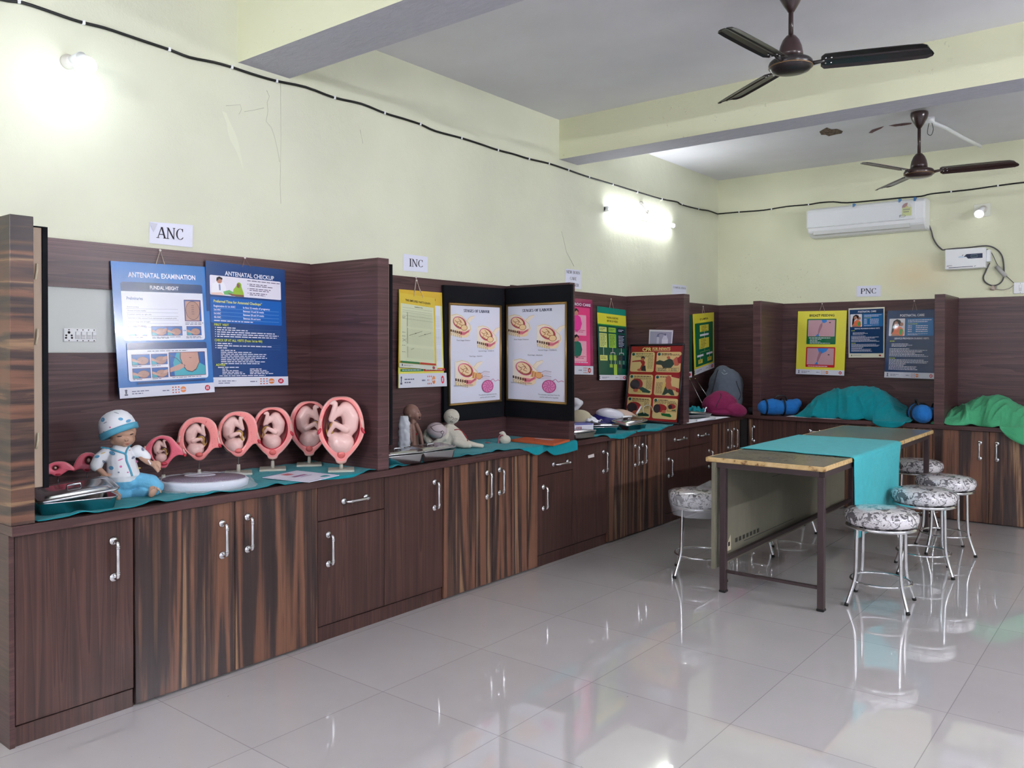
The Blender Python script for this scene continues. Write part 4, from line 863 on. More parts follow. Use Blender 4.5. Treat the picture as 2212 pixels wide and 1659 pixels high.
# ---- pink kangaroo care
t, s = chart([(1206, 640.5), (1279.5, 648), (1281.5, 809.6), (1208, 808)], 0, [.024, .024, .045, .045], 70, 140, (150, 44, 88), 'pink KANGAROO CARE chart half hidden by the black-framed board')
s.text('KANGAROO CARE', 37, 13, 5, WHT, 58, 'c', True); s.rect(6, 16, 64, 123, (232, 70, 130), 1)
for y0, dc in ((30, (228, 60, 150)), (78, (30, 110, 90))):
    s.rect(10, y0, 56, y0+38, (236, 170, 190), 1); s.poly([(26, y0+26), (28, y0+4), (36, y0-1), (44, y0+4), (47, y0+16), (44, y0+26), (36, y0+32)], dc); s.ell(35, y0-4, 4.5, 5.5, (190, 130, 110)); s.poly([(30.5, y0-4), (31, y0-10), (36, y0-12), (40, y0-8), (40, y0-4), (37, y0-8)], (36, 24, 28)); s.greek(12, y0+28, [42, 38], 3, 1.1, (190, 60, 100))
s.greek(10, 117, [48], 1, 1.4, WHT); footer(s, 70, 124, 16, 0); s.build('sheet', t)
# ---- vaginal bleeding
t, s = chart([(1289.4, 661), (1351.4, 669.7), (1355, 821), (1294.7, 821)], 0, [.024, .024, .045, .05], 66, 150, (14, 84, 66), 'green and yellow VAGINAL BLEEDING flow chart in the third bay', hang=[(1320, 646), (1317, 665), (1326, 667)])
s.rect(0, 0, 66, 13, (20, 130, 110)); s.rect(0, 13, 66, 35, YEL); s.rect(0, 35, 66, 37, (70, 160, 60)); s.text('VAGINAL BLEEDING', 34, 22.5, 4, (60, 60, 20), 27, 'c', True); s.text('BEFORE 20 WEEKS', 34, 29.5, 4, (60, 60, 20), 25, 'c', True)
for x, c_ in ((3, (206, 216, 120)), (24, (150, 196, 70)), (45, (16, 40, 60))):
    s.rect(x, 41, x+17, 51, c_, 1); s.rect(x, 54, x+17, 83, c_); ink = (60, 90, 60) if x < 45 else WHT; s.greek(x+2, 44, [12, 8], 2.6, 1, ink); s.greek(x+2, 57, [13, 11, 13, 12, 10, 13, 12, 9], 3.1, 1, ink)
s.line([(11.5, 83), (11.5, 99)], .8, WHT); s.rect(3, 99, 20, 110, (206, 216, 120)); s.greek(5, 102, [11, 13], 3, 1, (60, 90, 60))
for x, c_ in ((32.5, (150, 196, 70)), (53, (16, 40, 60))):
    s.line([(x, 83), (x, 92)], .8, WHT); s.line([(x-4.5, 97), (x-4.5, 93), (x+5, 93), (x+5, 97)], 1, WHT)
    s.rect(x-8, 98, x-1, 109, c_); s.rect(x+1.5, 98, x+8, 109, c_); s.line([(x-4.5, 109), (x-4.5, 117)], .8, WHT); s.line([(x+5, 109), (x+5, 117)], .8, WHT); s.rect(x-8, 117, x-1, 124, c_); s.rect(x+1.5, 117, x+9, 140 if x < 40 else 126, c_)
footer(s, 66, 139.5, 10.5, -2); s.build('sheet', t)
# ---- dark green chart behind the third partition and eclampsia
t, s = chart([(1466, 678), (1495, 681), (1494.5, 815), (1466, 818)], 0, [.024, .024, .04, .04], 30, 130, (14, 84, 66), 'dark green chart edge peeping out behind the third partition'); s.rect(0, 118, 30, 130, WHT); s.ell(25, 124, 2.5, 3.5, (196, 40, 60)); s.build('sheet', t)
t, s = chart([(1496.8, 678.6), (1542.3, 674.5), (1542.6, 794), (1500.3, 811)], 0, [.024, .024, .045, .055], 66, 150, (222, 212, 64), 'yellow and green ECLAMPSIA flow chart above the grey backpack', hang=[(1519, 662), (1517, 679), (1523, 679)])
s.text('ECLAMPSIA', 34, 17, 5, (80, 60, 20), 26, 'c', True); s.rect(5, 24, 62, 132, (16, 104, 62), 2)
for x0, y0, x1, y1 in ((20, 30, 48, 47), (17, 64, 49, 90)): s.rect(x0, y0, x1, y1, (214, 204, 70)); s.greek(x0+5, y0+3, [16, 18, 14, 18, 15, 12][:int((y1-y0)/4)], 3.8, 1.1, (70, 80, 30))
s.rect(20, 53, 48, 58, WHT); s.line([(34, 47), (34, 53)], .7, WHT); s.line([(34, 58), (34, 64)], .7, WHT); s.line([(20, 104), (20, 98), (50, 98), (50, 104)], .9, (130, 180, 100)); s.line([(34, 90), (34, 98)], .9, (130, 180, 100))
for x in (10, 40): s.rect(x, 104, x+20, 109, WHT); s.line([(x+10, 109), (x+10, 116)], .7, WHT); s.rect(x+3, 116, x+17, 126, (214, 204, 70)); s.greek(x+5, 118, [9, 7], 3, 1, (70, 80, 30))
footer(s, 66, 136, 14, -2); s.build('sheet', t)
# ---- breast feeding
yb = YB
t, s = chart([(1724, 672.5), (1829.6, 670.5), (1823.5, 811.6), (1719, 808)], 1, [yb-.026, yb-.026, yb-.055, yb-.055], 100, 136, (224, 216, 70), 'yellow BREAST FEEDING chart on the back wall', hang=[(1776, 656), (1770, 673), (1782, 673)])
s.text('BREAST FEEDING', 50, 12, 5, (30, 34, 20), 51, 'c', True)
PNK = (190, 150, 160)
for y0, c_, k in ((17, (14, 104, 66), 0), (77, (190, 34, 44), 1)):
    h_ = 54 if not k else 43; s.rect(20, y0, 80, y0+h_, c_, 1.5); ph = 35; s.rect(22.5, y0+2.5, 77.5, y0+2.5+ph, PNK, 1)
    s.poly([(50, y0+2.5), (60, y0+2.5), (61, y0+6), (56, y0+9), (52, y0+8)] if not k else [(44, y0+2.5), (66, y0+2.5), (62, y0+9), (52, y0+14), (48, y0+16)], (54, 128, 206))
    s.line([(51, y0+8), (51, y0+16), (48, y0+24), (45, y0+30), (42, y0+37)], .9, (110, 70, 90)); s.poly([(44, y0+22), (47, y0+12), (51, y0+9), (51, y0+18), (47, y0+27), (43, y0+30)], (158, 116, 130)); s.ell(67, y0+8 if not k else y0+16, 2, 1.1, (60, 50, 60)); s.poly([(38, y0+37), (44, y0+31), (46, y0+37)], (54, 128, 206))
    s.greek(25, y0+40, [44] if not k else [40], 1, 1.3, WHT)
    if not k: s.greek(27, y0+43.5, [24, 16, 22, 42], 2.6, .9, WHT)
footer(s, 100, 125, 11); s.build('sheet', t)
def postnatal(px, label, border, hang, planes):
    t, s = chart(px, 1, planes, 100, 140, (28, 58, 104) if not border else (222, 220, 200), label, hang=hang)
    o = 0
    if border: s.rect(3, 4, 97, 128, (24, 60, 104))
    s.text('POSTNATAL CARE', 52, 13, 4.8, WHT, 50, 'c', True); s.rect(5, 17, 38, 53, (226, 224, 232), 1.5); s.rect(40, 17, 95, 53, (30, 112, 178))
    s.poly([(10, 53), (12, 44), (18, 36), (26, 32), (34, 38), (36, 47), (34, 53)], (226, 120, 80)); s.poly([(10, 50), (11, 32), (14, 22), (21, 18), (28, 21), (31, 29), (27, 33), (24, 28), (18, 30), (14, 44)], (34, 22, 26)); s.ell(19.5, 27.5, 4, 5, (176, 122, 100)); s.ell(31, 29, 3.4, 4, (176, 122, 100)); s.poly([(26, 46), (29, 38), (34, 40), (32, 50), (28, 51)], (70, 176, 90)); s.poly([(10, 53), (12, 48), (24, 50), (28, 53)], (176, 122, 100))
    s.greek(44, 20, [48, 40], 3.6, 1.5, WHT); s.greek(44, 28, [20], 3, 1.2, (210, 220, 90)); s.greek(44, 32, [8, 8, 8, 8], 3.8, 1.5, WHT); s.greek(60, 32, [24, 24, 24, 24], 3.8, 1.5, WHT); s.greek(44, 48.5, [40, 20], 2, .7, WHT)
    s.text('SERVICE PROVISION DURING VISITS', 52, 60, 3.6, WHT, 70, 'c', True); s.greek(8, 63, [10], 1, 1.6, (200, 214, 70)); s.greek(12, 69, [34, 42, 30], 2.6, 1, WHT)
    s.greek(8, 79, [40, 76, 66, 52, 70, 78], 3, 1.2, WHT); s.greek(8, 98.5, [12], 1, 1.4, (200, 214, 70)); s.greek(8, 102, [70, 78, 76, 34, 30, 56, 54, 58], 2.8, 1.1, WHT)
    if border: s.rect(8, 132, 10, 136, (50, 50, 60)); s.greek(13, 133, [24], 1, 1, (110, 110, 120)); s.ell(88, 134, 3.4, 2.4, (170, 60, 60))
    else: footer(s, 100, 128, 12)
    s.build('sheet', t); return t
postnatal([(1833, 666.4), (1911, 663), (1910.4, 772.4), (1833, 772.4)], 'small framed navy POSTNATAL CARE chart between two larger charts', True, None, [yb-.04, yb-.04, yb-.03, yb-.03])
postnatal([(1917.3, 671.4), (2022, 668), (2020, 819), (1910, 815.3)], 'large navy POSTNATAL CARE chart cut off by the right partition', False, [(1975, 650), (1971, 671), (1981, 671)], [yb-.024, yb-.024, yb-.06, yb-.06])

# ================================================================ black boards with framed labour charts
def womb_print(s, x, y, k, out=False):
    def P(pts): return [(x+a*k, y+b*k) for a, b in pts]
    tan, pk, skn = (216, 190, 140), (206, 90, 130), (236, 206, 162)
    s.poly(P([(-20, -15), (-8, -18), (4, -14), (14, -4), (22, 6), (24, 16), (17, 26), (8, 32), (-6, 30), (-20, 26)]), (238, 226, 208)); s.poly(P([(12, -5), (20, -12), (30, -15), (30, -11), (24, -6), (19, 1)]), (238, 226, 208))
    s.line(P([(-18, -14), (-8, -17), (2, -14), (12, -4), (20, 4), (22, 14), (16, 24), (8, 30), (-2, 30)]), 1.0*k, tan); s.line(P([(14, -4), (20, -12), (30, -15)]), .7*k, tan)
    s.ell(x+4*k, y+22*k, 15*k, 9*k, (240, 216, 176), 20); s.ell(x-1*k, y+1*k, 15.5*k, 11.8*k, pk, 38); s.ell(x-1*k, y+1*k, 14*k, 10.4*k, (150, 70, 40), 38); s.ell(x-2*k, y+0*k, 12.6*k, 9*k, skn, 38)
    s.line(P([(-11, -4), (-4, 2), (-9, 6), (-2, 9)]), 1.1*k, (176, 100, 50)); s.line(P([(-4, -8), (2, -2), (-2, 4), (4, 6)]), 1.1*k, (176, 100, 50)); s.line(P([(-8, 0), (0, -3), (4, 2)]), .8*k, (120, 60, 30))
    if out: s.ell(x+24*k, y+13*k, 6.2*k, 6.2*k, (176, 90, 50)); s.ell(x+24*k, y+13*k, 5.2*k, 5.2*k, (228, 170, 110)); s.poly(P([(12, 4), (22, 8), (20, 18), (10, 16)]), (224, 170, 110)); s.line(P([(14, 6), (13, 16)]), .9*k, (140, 70, 40)); s.line(P([(18, 8), (17, 17)]), .9*k, (140, 70, 40))
    else: s.ell(x+8*k, y+11*k, 7*k, 6.4*k, (150, 80, 40)); s.ell(x+8*k, y+11*k, 6*k, 5.4*k, (236, 204, 150))
    s.poly(P([(-2, 18), (10, 20), (20, 14), (18, 20), (8, 27), (0, 27)]), (222, 130, 140)); s.line(P([(0, 22), (8, 24), (17, 18)]), .9*k, (170, 50, 80))
    for i in range(6): a = -20+i*4; s.poly(P([(a, 15+i*.9), (a+2.6, 15+i), (a+3.2, 20+i), (a+.2, 20+i)]), (90, 60, 36)); s.poly(P([(a+.5, 23+i*.9), (a+2.6, 23+i), (a+3.2, 28+i), (a+1, 28+i)]), (214, 190, 140))
    s.line(P([(-20, 22), (-8, 24), (0, 28)]), .8*k, (190, 160, 100))
    if out:
        for dy in (0, 9): s.poly(P([(27, 8+dy), (34, 4+dy), (44, 6+dy), (43, 8+dy), (36, 7.5+dy), (44, 10+dy), (42, 11.5+dy), (34, 10+dy), (28, 11+dy)]), (216, 208, 222)); s.line(P([(27, 8+dy), (34, 4+dy), (44, 6+dy)]), .5*k, (90, 80, 100))
def labour_board(board, bplanes, gold, gplanes, ax, label, fb):
    c = [on(*p, ax, v) for p, v in zip(board, bplanes)]
    t = thing('display_board', label, 'board', (c[2]+c[3])/2)
    nr = Vector((1, 0, 0)) if ax == 0 else Vector((0, -1, 0))
    mb = MB(); v = c+[p-nr*.02 for p in c]; mb.faces(v, [(0, 1, 2, 3), (7, 6, 5, 4), (0, 4, 5, 1), (1, 5, 6, 2), (2, 6, 7, 3), (3, 7, 4, 0)], M_BOARD); mb.build('black_backing', t)
    g = [on(*p, ax, v) for p, v in zip(gold, gplanes)]
    mb = MB(); 
    for i in range(4):
        a, b = g[i], g[(i+1) % 4]; d = (b-a).normalized()
        mb.tube([a-d*.004+nr*.006, b+d*.004+nr*.006], .0085, M_GOLD, 4)
    mb.build('gold_frame', t)
    s = Sheet([p+nr*.004 for p in g], 110, 210, (222, 224, 238), .002, .15)
    s.text('STAGES OF LABOUR', 57, 16, 6, (40, 50, 84), 56, 'c', serif=True); s.text('STAGES OF LABOUR', 57.45, 16, 6, (40, 50, 84), 56, 'c', serif=True)
    womb_print(s, 22, 38, 1.0); womb_print(s, 78, 62, 1.05); womb_print(s, 34, 138, 1.15, True)
    s.text('First Stage Dilation', 14, 77, 2.8, (50, 50, 70), 28); s.text('Second Stage - Childbirth', 60, 100, 2.8, (50, 50, 70), 34); s.text('Third Stage - Afterbirth', 40, 111, 2.8, (50, 50, 70), 28); s.text('Delivery of the head and rotation', 8, 172, 2.8, (50, 50, 70), 40)
    s.ell(80, 176, 13, 14, (176, 60, 120)); s.ell(80, 176, 11.4, 12.4, (222, 130, 180))
    for i in range(9): a = i*.7; s.line([(80+2*math.cos(a), 176+2*math.sin(a)), (80+7*math.cos(a+.4), 176+8*math.sin(a+.4)), (80+11*math.cos(a), 176+12*math.sin(a))], .8, (170, 50, 120))
    s.line([(86, 165), (92, 160), (97, 166), (103, 163), (107, 165)], .9, (190, 70, 130)); s.text('The placenta separates from the', 60, 195, 2.8, (50, 50, 70), 40); s.text('uterine wall and is expelled', 63, 200.5, 2.8, (50, 50, 70), 34)
    s.build('chart_print', t); return t
XB = .045
labour_board([(959.5, 615.5), (1088.8, 623), (1088.6, 899), (959.5, 912.6)], [XB]*4, [(969.7, 656), (1080, 662), (1080, 865.5), (969.7, 875)], [XB]*4, 0, 'black board with gold-framed STAGES OF LABOUR chart on the back panel, left of the corner', 1)
YBD = 4.414
labour_board([(1090, 623), (1234.5, 614), (1237, 909.6), (1090, 899)], [YBD]*4, [(1096.6, 660), (1223.6, 654), (1223, 871.6), (1097, 863.5)], [YBD]*4, 1, 'black board with gold-framed STAGES OF LABOUR chart on the partition, right of the corner', 1)
# two more boards seen edge-on against partitions
def edge_board(y, px_t, px_b, label):
    zt_ = on(*px_t, 0, .5).z; zb_ = on(*px_b, 0, .5).z; t = thing('display_board', label, 'board', (.25, y+.02, zb_))
    mb = MB(); mb.box((.03, y, zb_), (.505, y+.042, zt_), M_TAPE, None, .001); mb.build('tan_core', t)
    mb = MB(); mb.box((.03, y+.0425, zb_-.004), (.511, y+.06, zt_+.004), M_BOARD); mb.box((.03, y, zt_), (.511, y+.0425, zt_+.004), M_BOARD); mb.build('black_backing', t)
    mb = MB()
    for k in (.15, .55, .8): z = zb_+(zt_-zb_)*k; mb.tube([(.507, y+.02, z), (.514, y+.023, z+.03), (.507, y+.026, z+.055)], .004, pm('torn_card', (206, 196, 170), .7), 6)
    mb.build('torn_edge', t)
edge_board(1.190, (84, 492), (84, 1052), 'board seen edge-on against the striped post, tan edge and black rim')
edge_board(2.844, (853, 574), (853, 958), 'board seen edge-on left of the partographs, tan torn edge and black rim')

# ================================================================ CPR board leaning on the third partition
zb = HC+.006; c = [on(1362, 746, 1, 6.05), on(1477.5, 744.4, 1, 6.05)]; bl_, br_ = on(1349, 906, 2, zb), on(1464.5, 917, 2, zb)
bl_ = on(1349, 906, 1, 5.93); br_ = on(1464.5, 915, 1, 5.93)
t = thing('cpr_board', 'red CPR FOR INFANTS board with black frame leaning on the partition', 'board', (bl_+br_)/2)
Q = [c[0], c[1], br_, bl_]
s = Sheet(Q, 100, 140, (150, 38, 36), .01, .2)
CR = (214, 190, 130); s.text('CPR', 24, 11.5, 7, (232, 220, 140), 17, bold=True); s.text('FOR INFANTS', 43, 9.5, 5, (232, 220, 140), 33, bold=True); s.rect(43, 10.6, 76, 11.3, (232, 190, 140))
cells = [(3, 13, 48, 50), (52, 13, 97, 50), (3, 55, 48, 92), (52, 55, 97, 92), (3, 97, 48, 134), (52, 97, 97, 134)]
SK2, RD, DK, GN = (184, 100, 76), (150, 44, 44), (52, 44, 48), (34, 70, 54)
for i, (x0, y0, x1, y1) in enumerate(cells): s.rect(x0, y0, x1, y1, CR, 3.4); s.ell(x0+4.5, y0+4.2, 2.8, 2.8, (20, 90, 92)); s.text(str(i+1), x0+4.5, y0+5.4, 2.4, (10, 50, 56), align='c', bold=True); s.greek(x0+9, y0+2.8, [32 if i % 2 == 0 else 18], 1, 1.4, (70, 56, 40))
s.greek(12, 19.4, [34, 34], 2, .9, (110, 90, 60)); s.greek(36, 24, [10]*8, 2.6, .9, (110, 90, 60)); s.poly([(6, 30), (12, 29), (22, 28), (28, 28), (31, 32), (30, 42), (26, 46), (22, 44), (25, 36), (22, 31), (10, 31.5), (6, 32)], RD); s.ell(26, 25.5, 3.2, 4, SK2); s.poly([(22.5, 26), (23, 21.5), (27, 20.6), (30, 23), (29.6, 27), (27, 23.6)], DK); s.poly([(24, 48), (26, 40), (32, 38), (34, 49)], DK); s.ell(21, 46.5, 4, 2.4, SK2)
s.greek(61, 17, [32, 34], 2, .9, (110, 90, 60)); s.poly([(52, 31), (58, 28), (66, 30), (76, 25), (83, 28), (86, 34), (80, 42), (66, 43), (62, 37), (52, 36)], GN); s.ell(74, 23.5, 3.2, 2.6, SK2); s.poly([(82, 28), (88, 22), (96, 24), (97, 32), (92, 38), (86, 38), (84, 33)], SK2); s.poly([(90, 25), (97, 18), (100, 18), (100, 34), (92, 33)], RD)
for x in (54, 78): s.frame(x, 42, x+(22 if x < 60 else 16), 48.5, .4, (90, 60, 40)); s.greek(x+2, 43.3, [16 if x < 60 else 11]*3, 1.7, .8, (60, 90, 80))
s.greek(12, 60.8, [34, 34], 2, .9, (110, 90, 60)); s.greek(36, 66, [11]*7, 2.4, .9, (110, 90, 60)); s.ell(18, 73, 12, 10.5, RD); s.ell(15, 74, 9.5, 9, DK); s.poly([(22, 80), (30, 78), (42, 84), (46, 86), (44, 89), (30, 88)], GN); s.ell(24, 87, 6, 2.6, (206, 180, 100)); s.ell(17, 85, 4.6, 3, SK2)
s.greek(55, 69, [12]*9, 2.3, .9, (110, 90, 60)); s.poly([(67, 91), (70, 84), (73, 70), (78, 68), (84, 78), (88, 86), (90, 91), (84, 91), (78, 87), (72, 91)], GN); s.ell(77, 64, 5.4, 8, SK2); s.poly([(73, 68), (82, 68), (84, 76), (77, 82), (73, 76)], SK2); s.poly([(78, 74), (90, 76), (97, 80), (97, 84), (88, 82), (80, 80)], SK2); s.poly([(82, 55), (97, 55), (97, 61), (82, 58)], RD); s.poly([(92, 77), (100, 80), (100, 87), (92, 84)], RD); s.poly([(66, 82), (67, 72), (71, 67), (73, 74), (70, 82)], (214, 190, 110))
s.greek(12, 102, [34, 34], 2, .9, (110, 90, 60)); s.ell(17, 116, 14, 10, RD); s.ell(13, 117, 10, 9, DK); s.ell(20, 126, 6, 4, SK2); s.poly([(24, 128), (36, 124), (46, 128), (46, 131), (26, 132)], GN); s.greek(36, 106, [9]*5, 2.4, .9, (110, 90, 60))
s.greek(54, 102, [38, 40, 22], 2, .9, (110, 90, 60)); s.ell(66, 115, 12, 7.5, RD); s.ell(60, 116, 6.6, 8, DK); s.ell(73, 121, 4, 3, SK2); s.poly([(68, 124), (84, 124), (88, 128), (86, 130), (70, 128)], (30, 100, 50)); s.rect(79, 106, 95, 120, (206, 176, 110)); s.frame(79, 106, 95, 120, .6, (70, 40, 30)); s.ell(87, 111, 7, 4.5, RD); s.ell(84, 112, 3.6, 4, DK); s.poly([(87, 117), (94, 116), (94, 118.5), (87, 118.5)], GN)
s.build('chart_print', t)
mb = MB(); nr = s.nr
for i in range(4):
    a, b = Q[i], Q[(i+1) % 4]; d = (b-a).normalized()*.007; mb.tube([a-d+nr*.003, b+d+nr*.003], .009, pm('frame_black', (24, 24, 30), .35), 4)
mb.faces([p-nr*.012 for p in Q]+[p-nr*.018 for p in Q], [(0, 1, 2, 3), (7, 6, 5, 4), (0, 4, 5, 1), (1, 5, 6, 2), (2, 6, 7, 3), (3, 7, 4, 0)], pm('frame_black', (24, 24, 30), .35)); mb.build('black_frame', t)
# oxygen cylinder drawing pinned on the partition above it
t, s = chart([(1402.7, 711.9), (1454, 713.2), (1450, 762), (1400.5, 762)], 1, [6.062]*4, 50, 52, (222, 222, 234), 'grey oxygen cylinder picture in a clear sleeve above the CPR board', 'picture_sheet', gloss=.12, thick=.002, cat='picture')
s.rect(2, 4, 48, 52, (158, 158, 182)); s.rect(17, 16, 22, 46, (188, 190, 206), 2.4); s.poly([(16, 16), (22, 16), (21, 10), (18, 10)], (120, 122, 150)); s.rect(28, 18, 41, 50, (214, 216, 230), 4); s.poly([(28, 22), (32, 12), (37, 12), (41, 22)], (200, 202, 220)); s.rect(33, 8, 36, 13, (110, 112, 140)); s.line([(19, 10), (26, 8), (34, 10)], 1.4, (100, 102, 130)); s.rect(0, 0, 50, 4, (206, 208, 214)); s.build('sheet', t)

# ================================================================ paper signs on the walls
def sign(px, ax, lines, W, H, label, fold=False):
    v = .0035 if ax == 0 else YB-.0035
    t, s = chart(px, ax, [v]*4, W, H, (226, 228, 242), label, 'paper_sign', gloss=.6, thick=.0012, cat='sign')
    for (tx, x, y, h, w_) in lines: s.text(tx, x, y, h, (34, 28, 44), w_, 'c', serif=True)
    if fold: s.poly([(1, 1), (18, 3), (9, 24)], (206, 208, 218)); s.poly([(1, 1), (9, 24), (2, 10)], (190, 192, 204))
    s.build('sheet', t)
sign([(323, 479), (416.7, 486.3), (415.7, 534.8), (322, 525)], 0, [('ANC', 48, 36, 26, 62)], 100, 50, 'white paper sign reading ANC above the antenatal charts', True)
sign([(871, 548), (924, 554.8), (924, 588.6), (871, 584.5)], 0, [('INC', 52, 36, 24, 58)], 100, 50, 'white paper sign reading INC above the partographs')
sign([(1221, 580.5), (1255, 584), (1255, 625), (1221, 621)], 0, [('NEW BORN', 50, 16, 11, 86), ('CARE', 50, 39, 11, 42), ('CORNER', 52, 62, 11, 70)], 100, 70, 'white paper sign reading NEW BORN CARE, partly behind a partition')
sign([(1452.6, 614), (1482.8, 617.4), (1482.8, 650), (1452.6, 648)], 0, [('COMPLICATION', 50, 22, 11, 90)], 100, 90, 'white paper sign reading COMPLICATION, mostly behind a partition')
sign([(1850.4, 618), (1902.4, 616), (1902.4, 640.5), (1850, 641)], 1, [('PNC', 50, 37, 25, 66)], 100, 50, 'white paper sign reading PNC on the back wall')

# ================================================================ table, runner, stools
tb = thing('work_table', 'long table with worn grey top, raw wood edging and ply side panel', 'table', (1.89, 5.63, 0))
X0, X1, Y0, Y1, ZT_ = 1.553, 2.222, 4.352, 6.91, .76
mb = MB(); mb.box((X0+.012, Y0+.012, ZT_-.022), (X1-.012, Y1-.012, ZT_), M_TOP); mb.build('tabletop', tb)
mb = MB()
for a, b in (((X0, Y0, ZT_-.026), (X1, Y0+.012, ZT_)), ((X0, Y1-.012, ZT_-.026), (X1, Y1, ZT_)), ((X0, Y0+.012, ZT_-.026), (X0+.012, Y1-.012, ZT_)), ((X1-.012, Y0+.012, ZT_-.026), (X1, Y1-.012, ZT_))): mb.box(a, b, M_EDGE, None, .004)
mb.build('wood_edging', tb)
lx0, lx1, ly0, ly1 = 1.655, 2.20, 4.375, 6.78
for x, y in ((lx0, ly0), (lx1, ly0), (lx0, ly1), (lx1, ly1)):
    mb = MB(); mb.box((x-.017, y-.017, 0.012), (x+.017, y+.017, ZT_-.055), M_IRON, None, .002); mb.box((x-.02, y-.02, 0), (x+.02, y+.02, .014), M_BLACK, None, .003); mb.build('leg', tb)
mb = MB()
for a, b in (((X0+.06, ly0-.017, .705), (X1-.03, ly0+.017, .733)), ((X0+.06, ly1-.017, .705), (X1-.03, ly1+.017, .733)), ((lx0-.017, ly0, .705), (lx0+.017, ly1, .733)), ((lx1-.017, ly0, .705), (lx1+.017, ly1, .733))): mb.box(a, b, M_IRON)
mb.build('apron_frame', tb)
mb = MB(); mb.box((lx0+.017, ly0-.008, .112), (lx1-.017, ly0+.008, .128), M_IRON); mb.build('front_stretcher', tb)
mb = MB(); mb.box((lx0-.012, ly0+.017, .172), (lx0+.012, ly1-.017, .196), M_IRON); mb.build('side_rail', tb)
mb = MB(); mb.box((1.598, 4.335, .132), (1.618, 6.74, .732), M_MOD, None, .001); pnl = mb.build('side_panel', tb)
mb = MB(); mb.box((1.6185, 4.75, .215), (1.619, 5.6, .218), M_BLACK); mb.box((1.6185, 5.2, .55), (1.619, 5.85, .553), M_BLACK)
for k in range(7): mb.box((1.6185, 4.62+k*.055, .23), (1.619, 4.655+k*.055, .255), pm('stencil', (52, 50, 44), .7))
mb.faces([(1.6187, 4.46, .20), (1.6187, 4.56, .20), (1.6187, 4.555, .29)], [(0, 1, 2)], pm('sticker_cream', (196, 186, 160), .5)); mb.faces([(1.6188, 4.52, .225), (1.6188, 4.545, .225), (1.6188, 4.545, .25), (1.6188, 4.52, .25)], [(0, 1, 2, 3)], M_BLACK); mb.build('stencil_marks', pnl)
mb = MB(); mb.box((1.62, 6.2, .30), (1.64, 6.36, .40), pm('scrap', (60, 56, 46), .7)); 
def runner(u, v):
    yy = 4.835+(1.035+.02*math.sin(u*5))*v+.012*math.sin(u*9)*(1 if v < .5 else -.4)
    s_ = u*(X1-X0+.42); x = X0+.0+s_; W_ = X1-X0
    z = ZT_+.004+.0022*(nz(x*9, yy*3)+.5)
    if s_ > W_-.015:
        d = s_-(W_-.015); r = .018
        if d < r*PI/2: x = X1-.003+r*math.sin(d/r)*.9; z = ZT_+.004-r*(1-math.cos(d/r))
        else:
            e = d-r*PI/2; x = X1+.010+.005*nz(yy*4, e*6, 3)*min(1, e*6)+.003*math.sin(yy*22)*e/.35; z = ZT_-.014-e*(1+.10*(1-v)+.05*math.sin(v*6)); yy += .02*e*(1-v)-.15*e*v
    else: x = max(x, X0-.005)
    return (x, yy, z)
o = grid('table_runner', 90, 40, runner, M_TEAL2, None, .002, (1.9, 5.3, .765)); tag(o, 'light teal cloth runner across the table, hanging over its right side', 'cloth')
bpy.data.objects[o.name].modifiers['thick'].offset = 1

def make_stool(loc, label):
    t = thing('stool', label, 'stool', loc, 'round stools around the table'); L = Vector(loc)
    TM = Matrix.Translation(L)
    mb = MB(); pr = [(.10, .428), (.165, .428), (.182, .442), (.190, .465), (.186, .49), (.17, .506), (.13, .516), (.07, .521), (.0005, .522)]
    mb.lathe([(.0005, .428)]+pr, M_FLORAL, TM, 48); mb.build('seat_cushion', t, L)
    mb = MB(); mb.tube([L+Vector((.172*math.cos(a*PI/24), .172*math.sin(a*PI/24), .42)) for a in range(48)], .0095, CHROME, 8, True); mb.lathe([(.16, .418), (.16, .427)], pm('ply_base', (90, 70, 54), .7), TM, 32); mb.build('seat_ring', t, L)
    for k in range(4):
        a = PI/4+k*PI/2+.12; d = Vector((math.cos(a), math.sin(a), 0)); mb = MB()
        pts = [L+d*r+Vector((0, 0, z)) for r, z in ((.15, .415), (.152, .36), (.154, .25), (.158, .17), (.168, .12), (.19, .06), (.213, .004))]
        mb.tube(smooth_path(pts, 3), .0095, CHROME, 12); mb.tube([pts[-1]-Vector((0, 0, .003)), pts[-1]+Vector((-.004*d.x, -.004*d.y, .012))], .0112, M_BLACK, 12); mb.build('leg', t, L)
    mb = MB(); mb.tube([L+Vector((.152*math.cos(a*PI/24), .152*math.sin(a*PI/24), .125)) for a in range(48)], .0065, CHROME, 8, True); mb.build('foot_ring', t, L); return t
st0 = make_stool((2.408, 4.715, 0), 'floral stool nearest the camera, at the table corner under the cloth end')
dup(st0, (2.44, 5.565, 0), 'floral stool second from the camera on the right of the table', .15)
dup(st0, (2.435, 6.22, 0), 'floral stool standing furthest to the right, before the striped cupboards', .3)
dup(st0, (2.085, 7.01, 0), 'floral stool beyond the far right table leg', .1)
s5 = dup(st0, (1.385, 4.643, 0), 'stool with loose plastic film on its floral seat, behind the ply panel', .32)
dup(st0, (1.39, 5.40, 0), 'stool behind the middle of the ply panel, only a leg in view', .25)
dup(st0, (1.37, 6.22, 0), 'stool behind the far end of the ply panel, only a leg in view', .5)
c = Vector((1.385, 4.643, 0)); mb = MB()
o = grid('seat_film', 40, 8, lambda u, v: (c.x+(.196+.012*nz(u*14, v*3, 5))*math.cos(u*2*PI)*(1-.12*v*v), c.y+(.196+.012*nz(u*14, v*3, 5))*math.sin(u*2*PI)*(1-.12*v*v), .50-.13*v+.012*nz(u*9, v*2, 8)), M_FILM, None, 0)
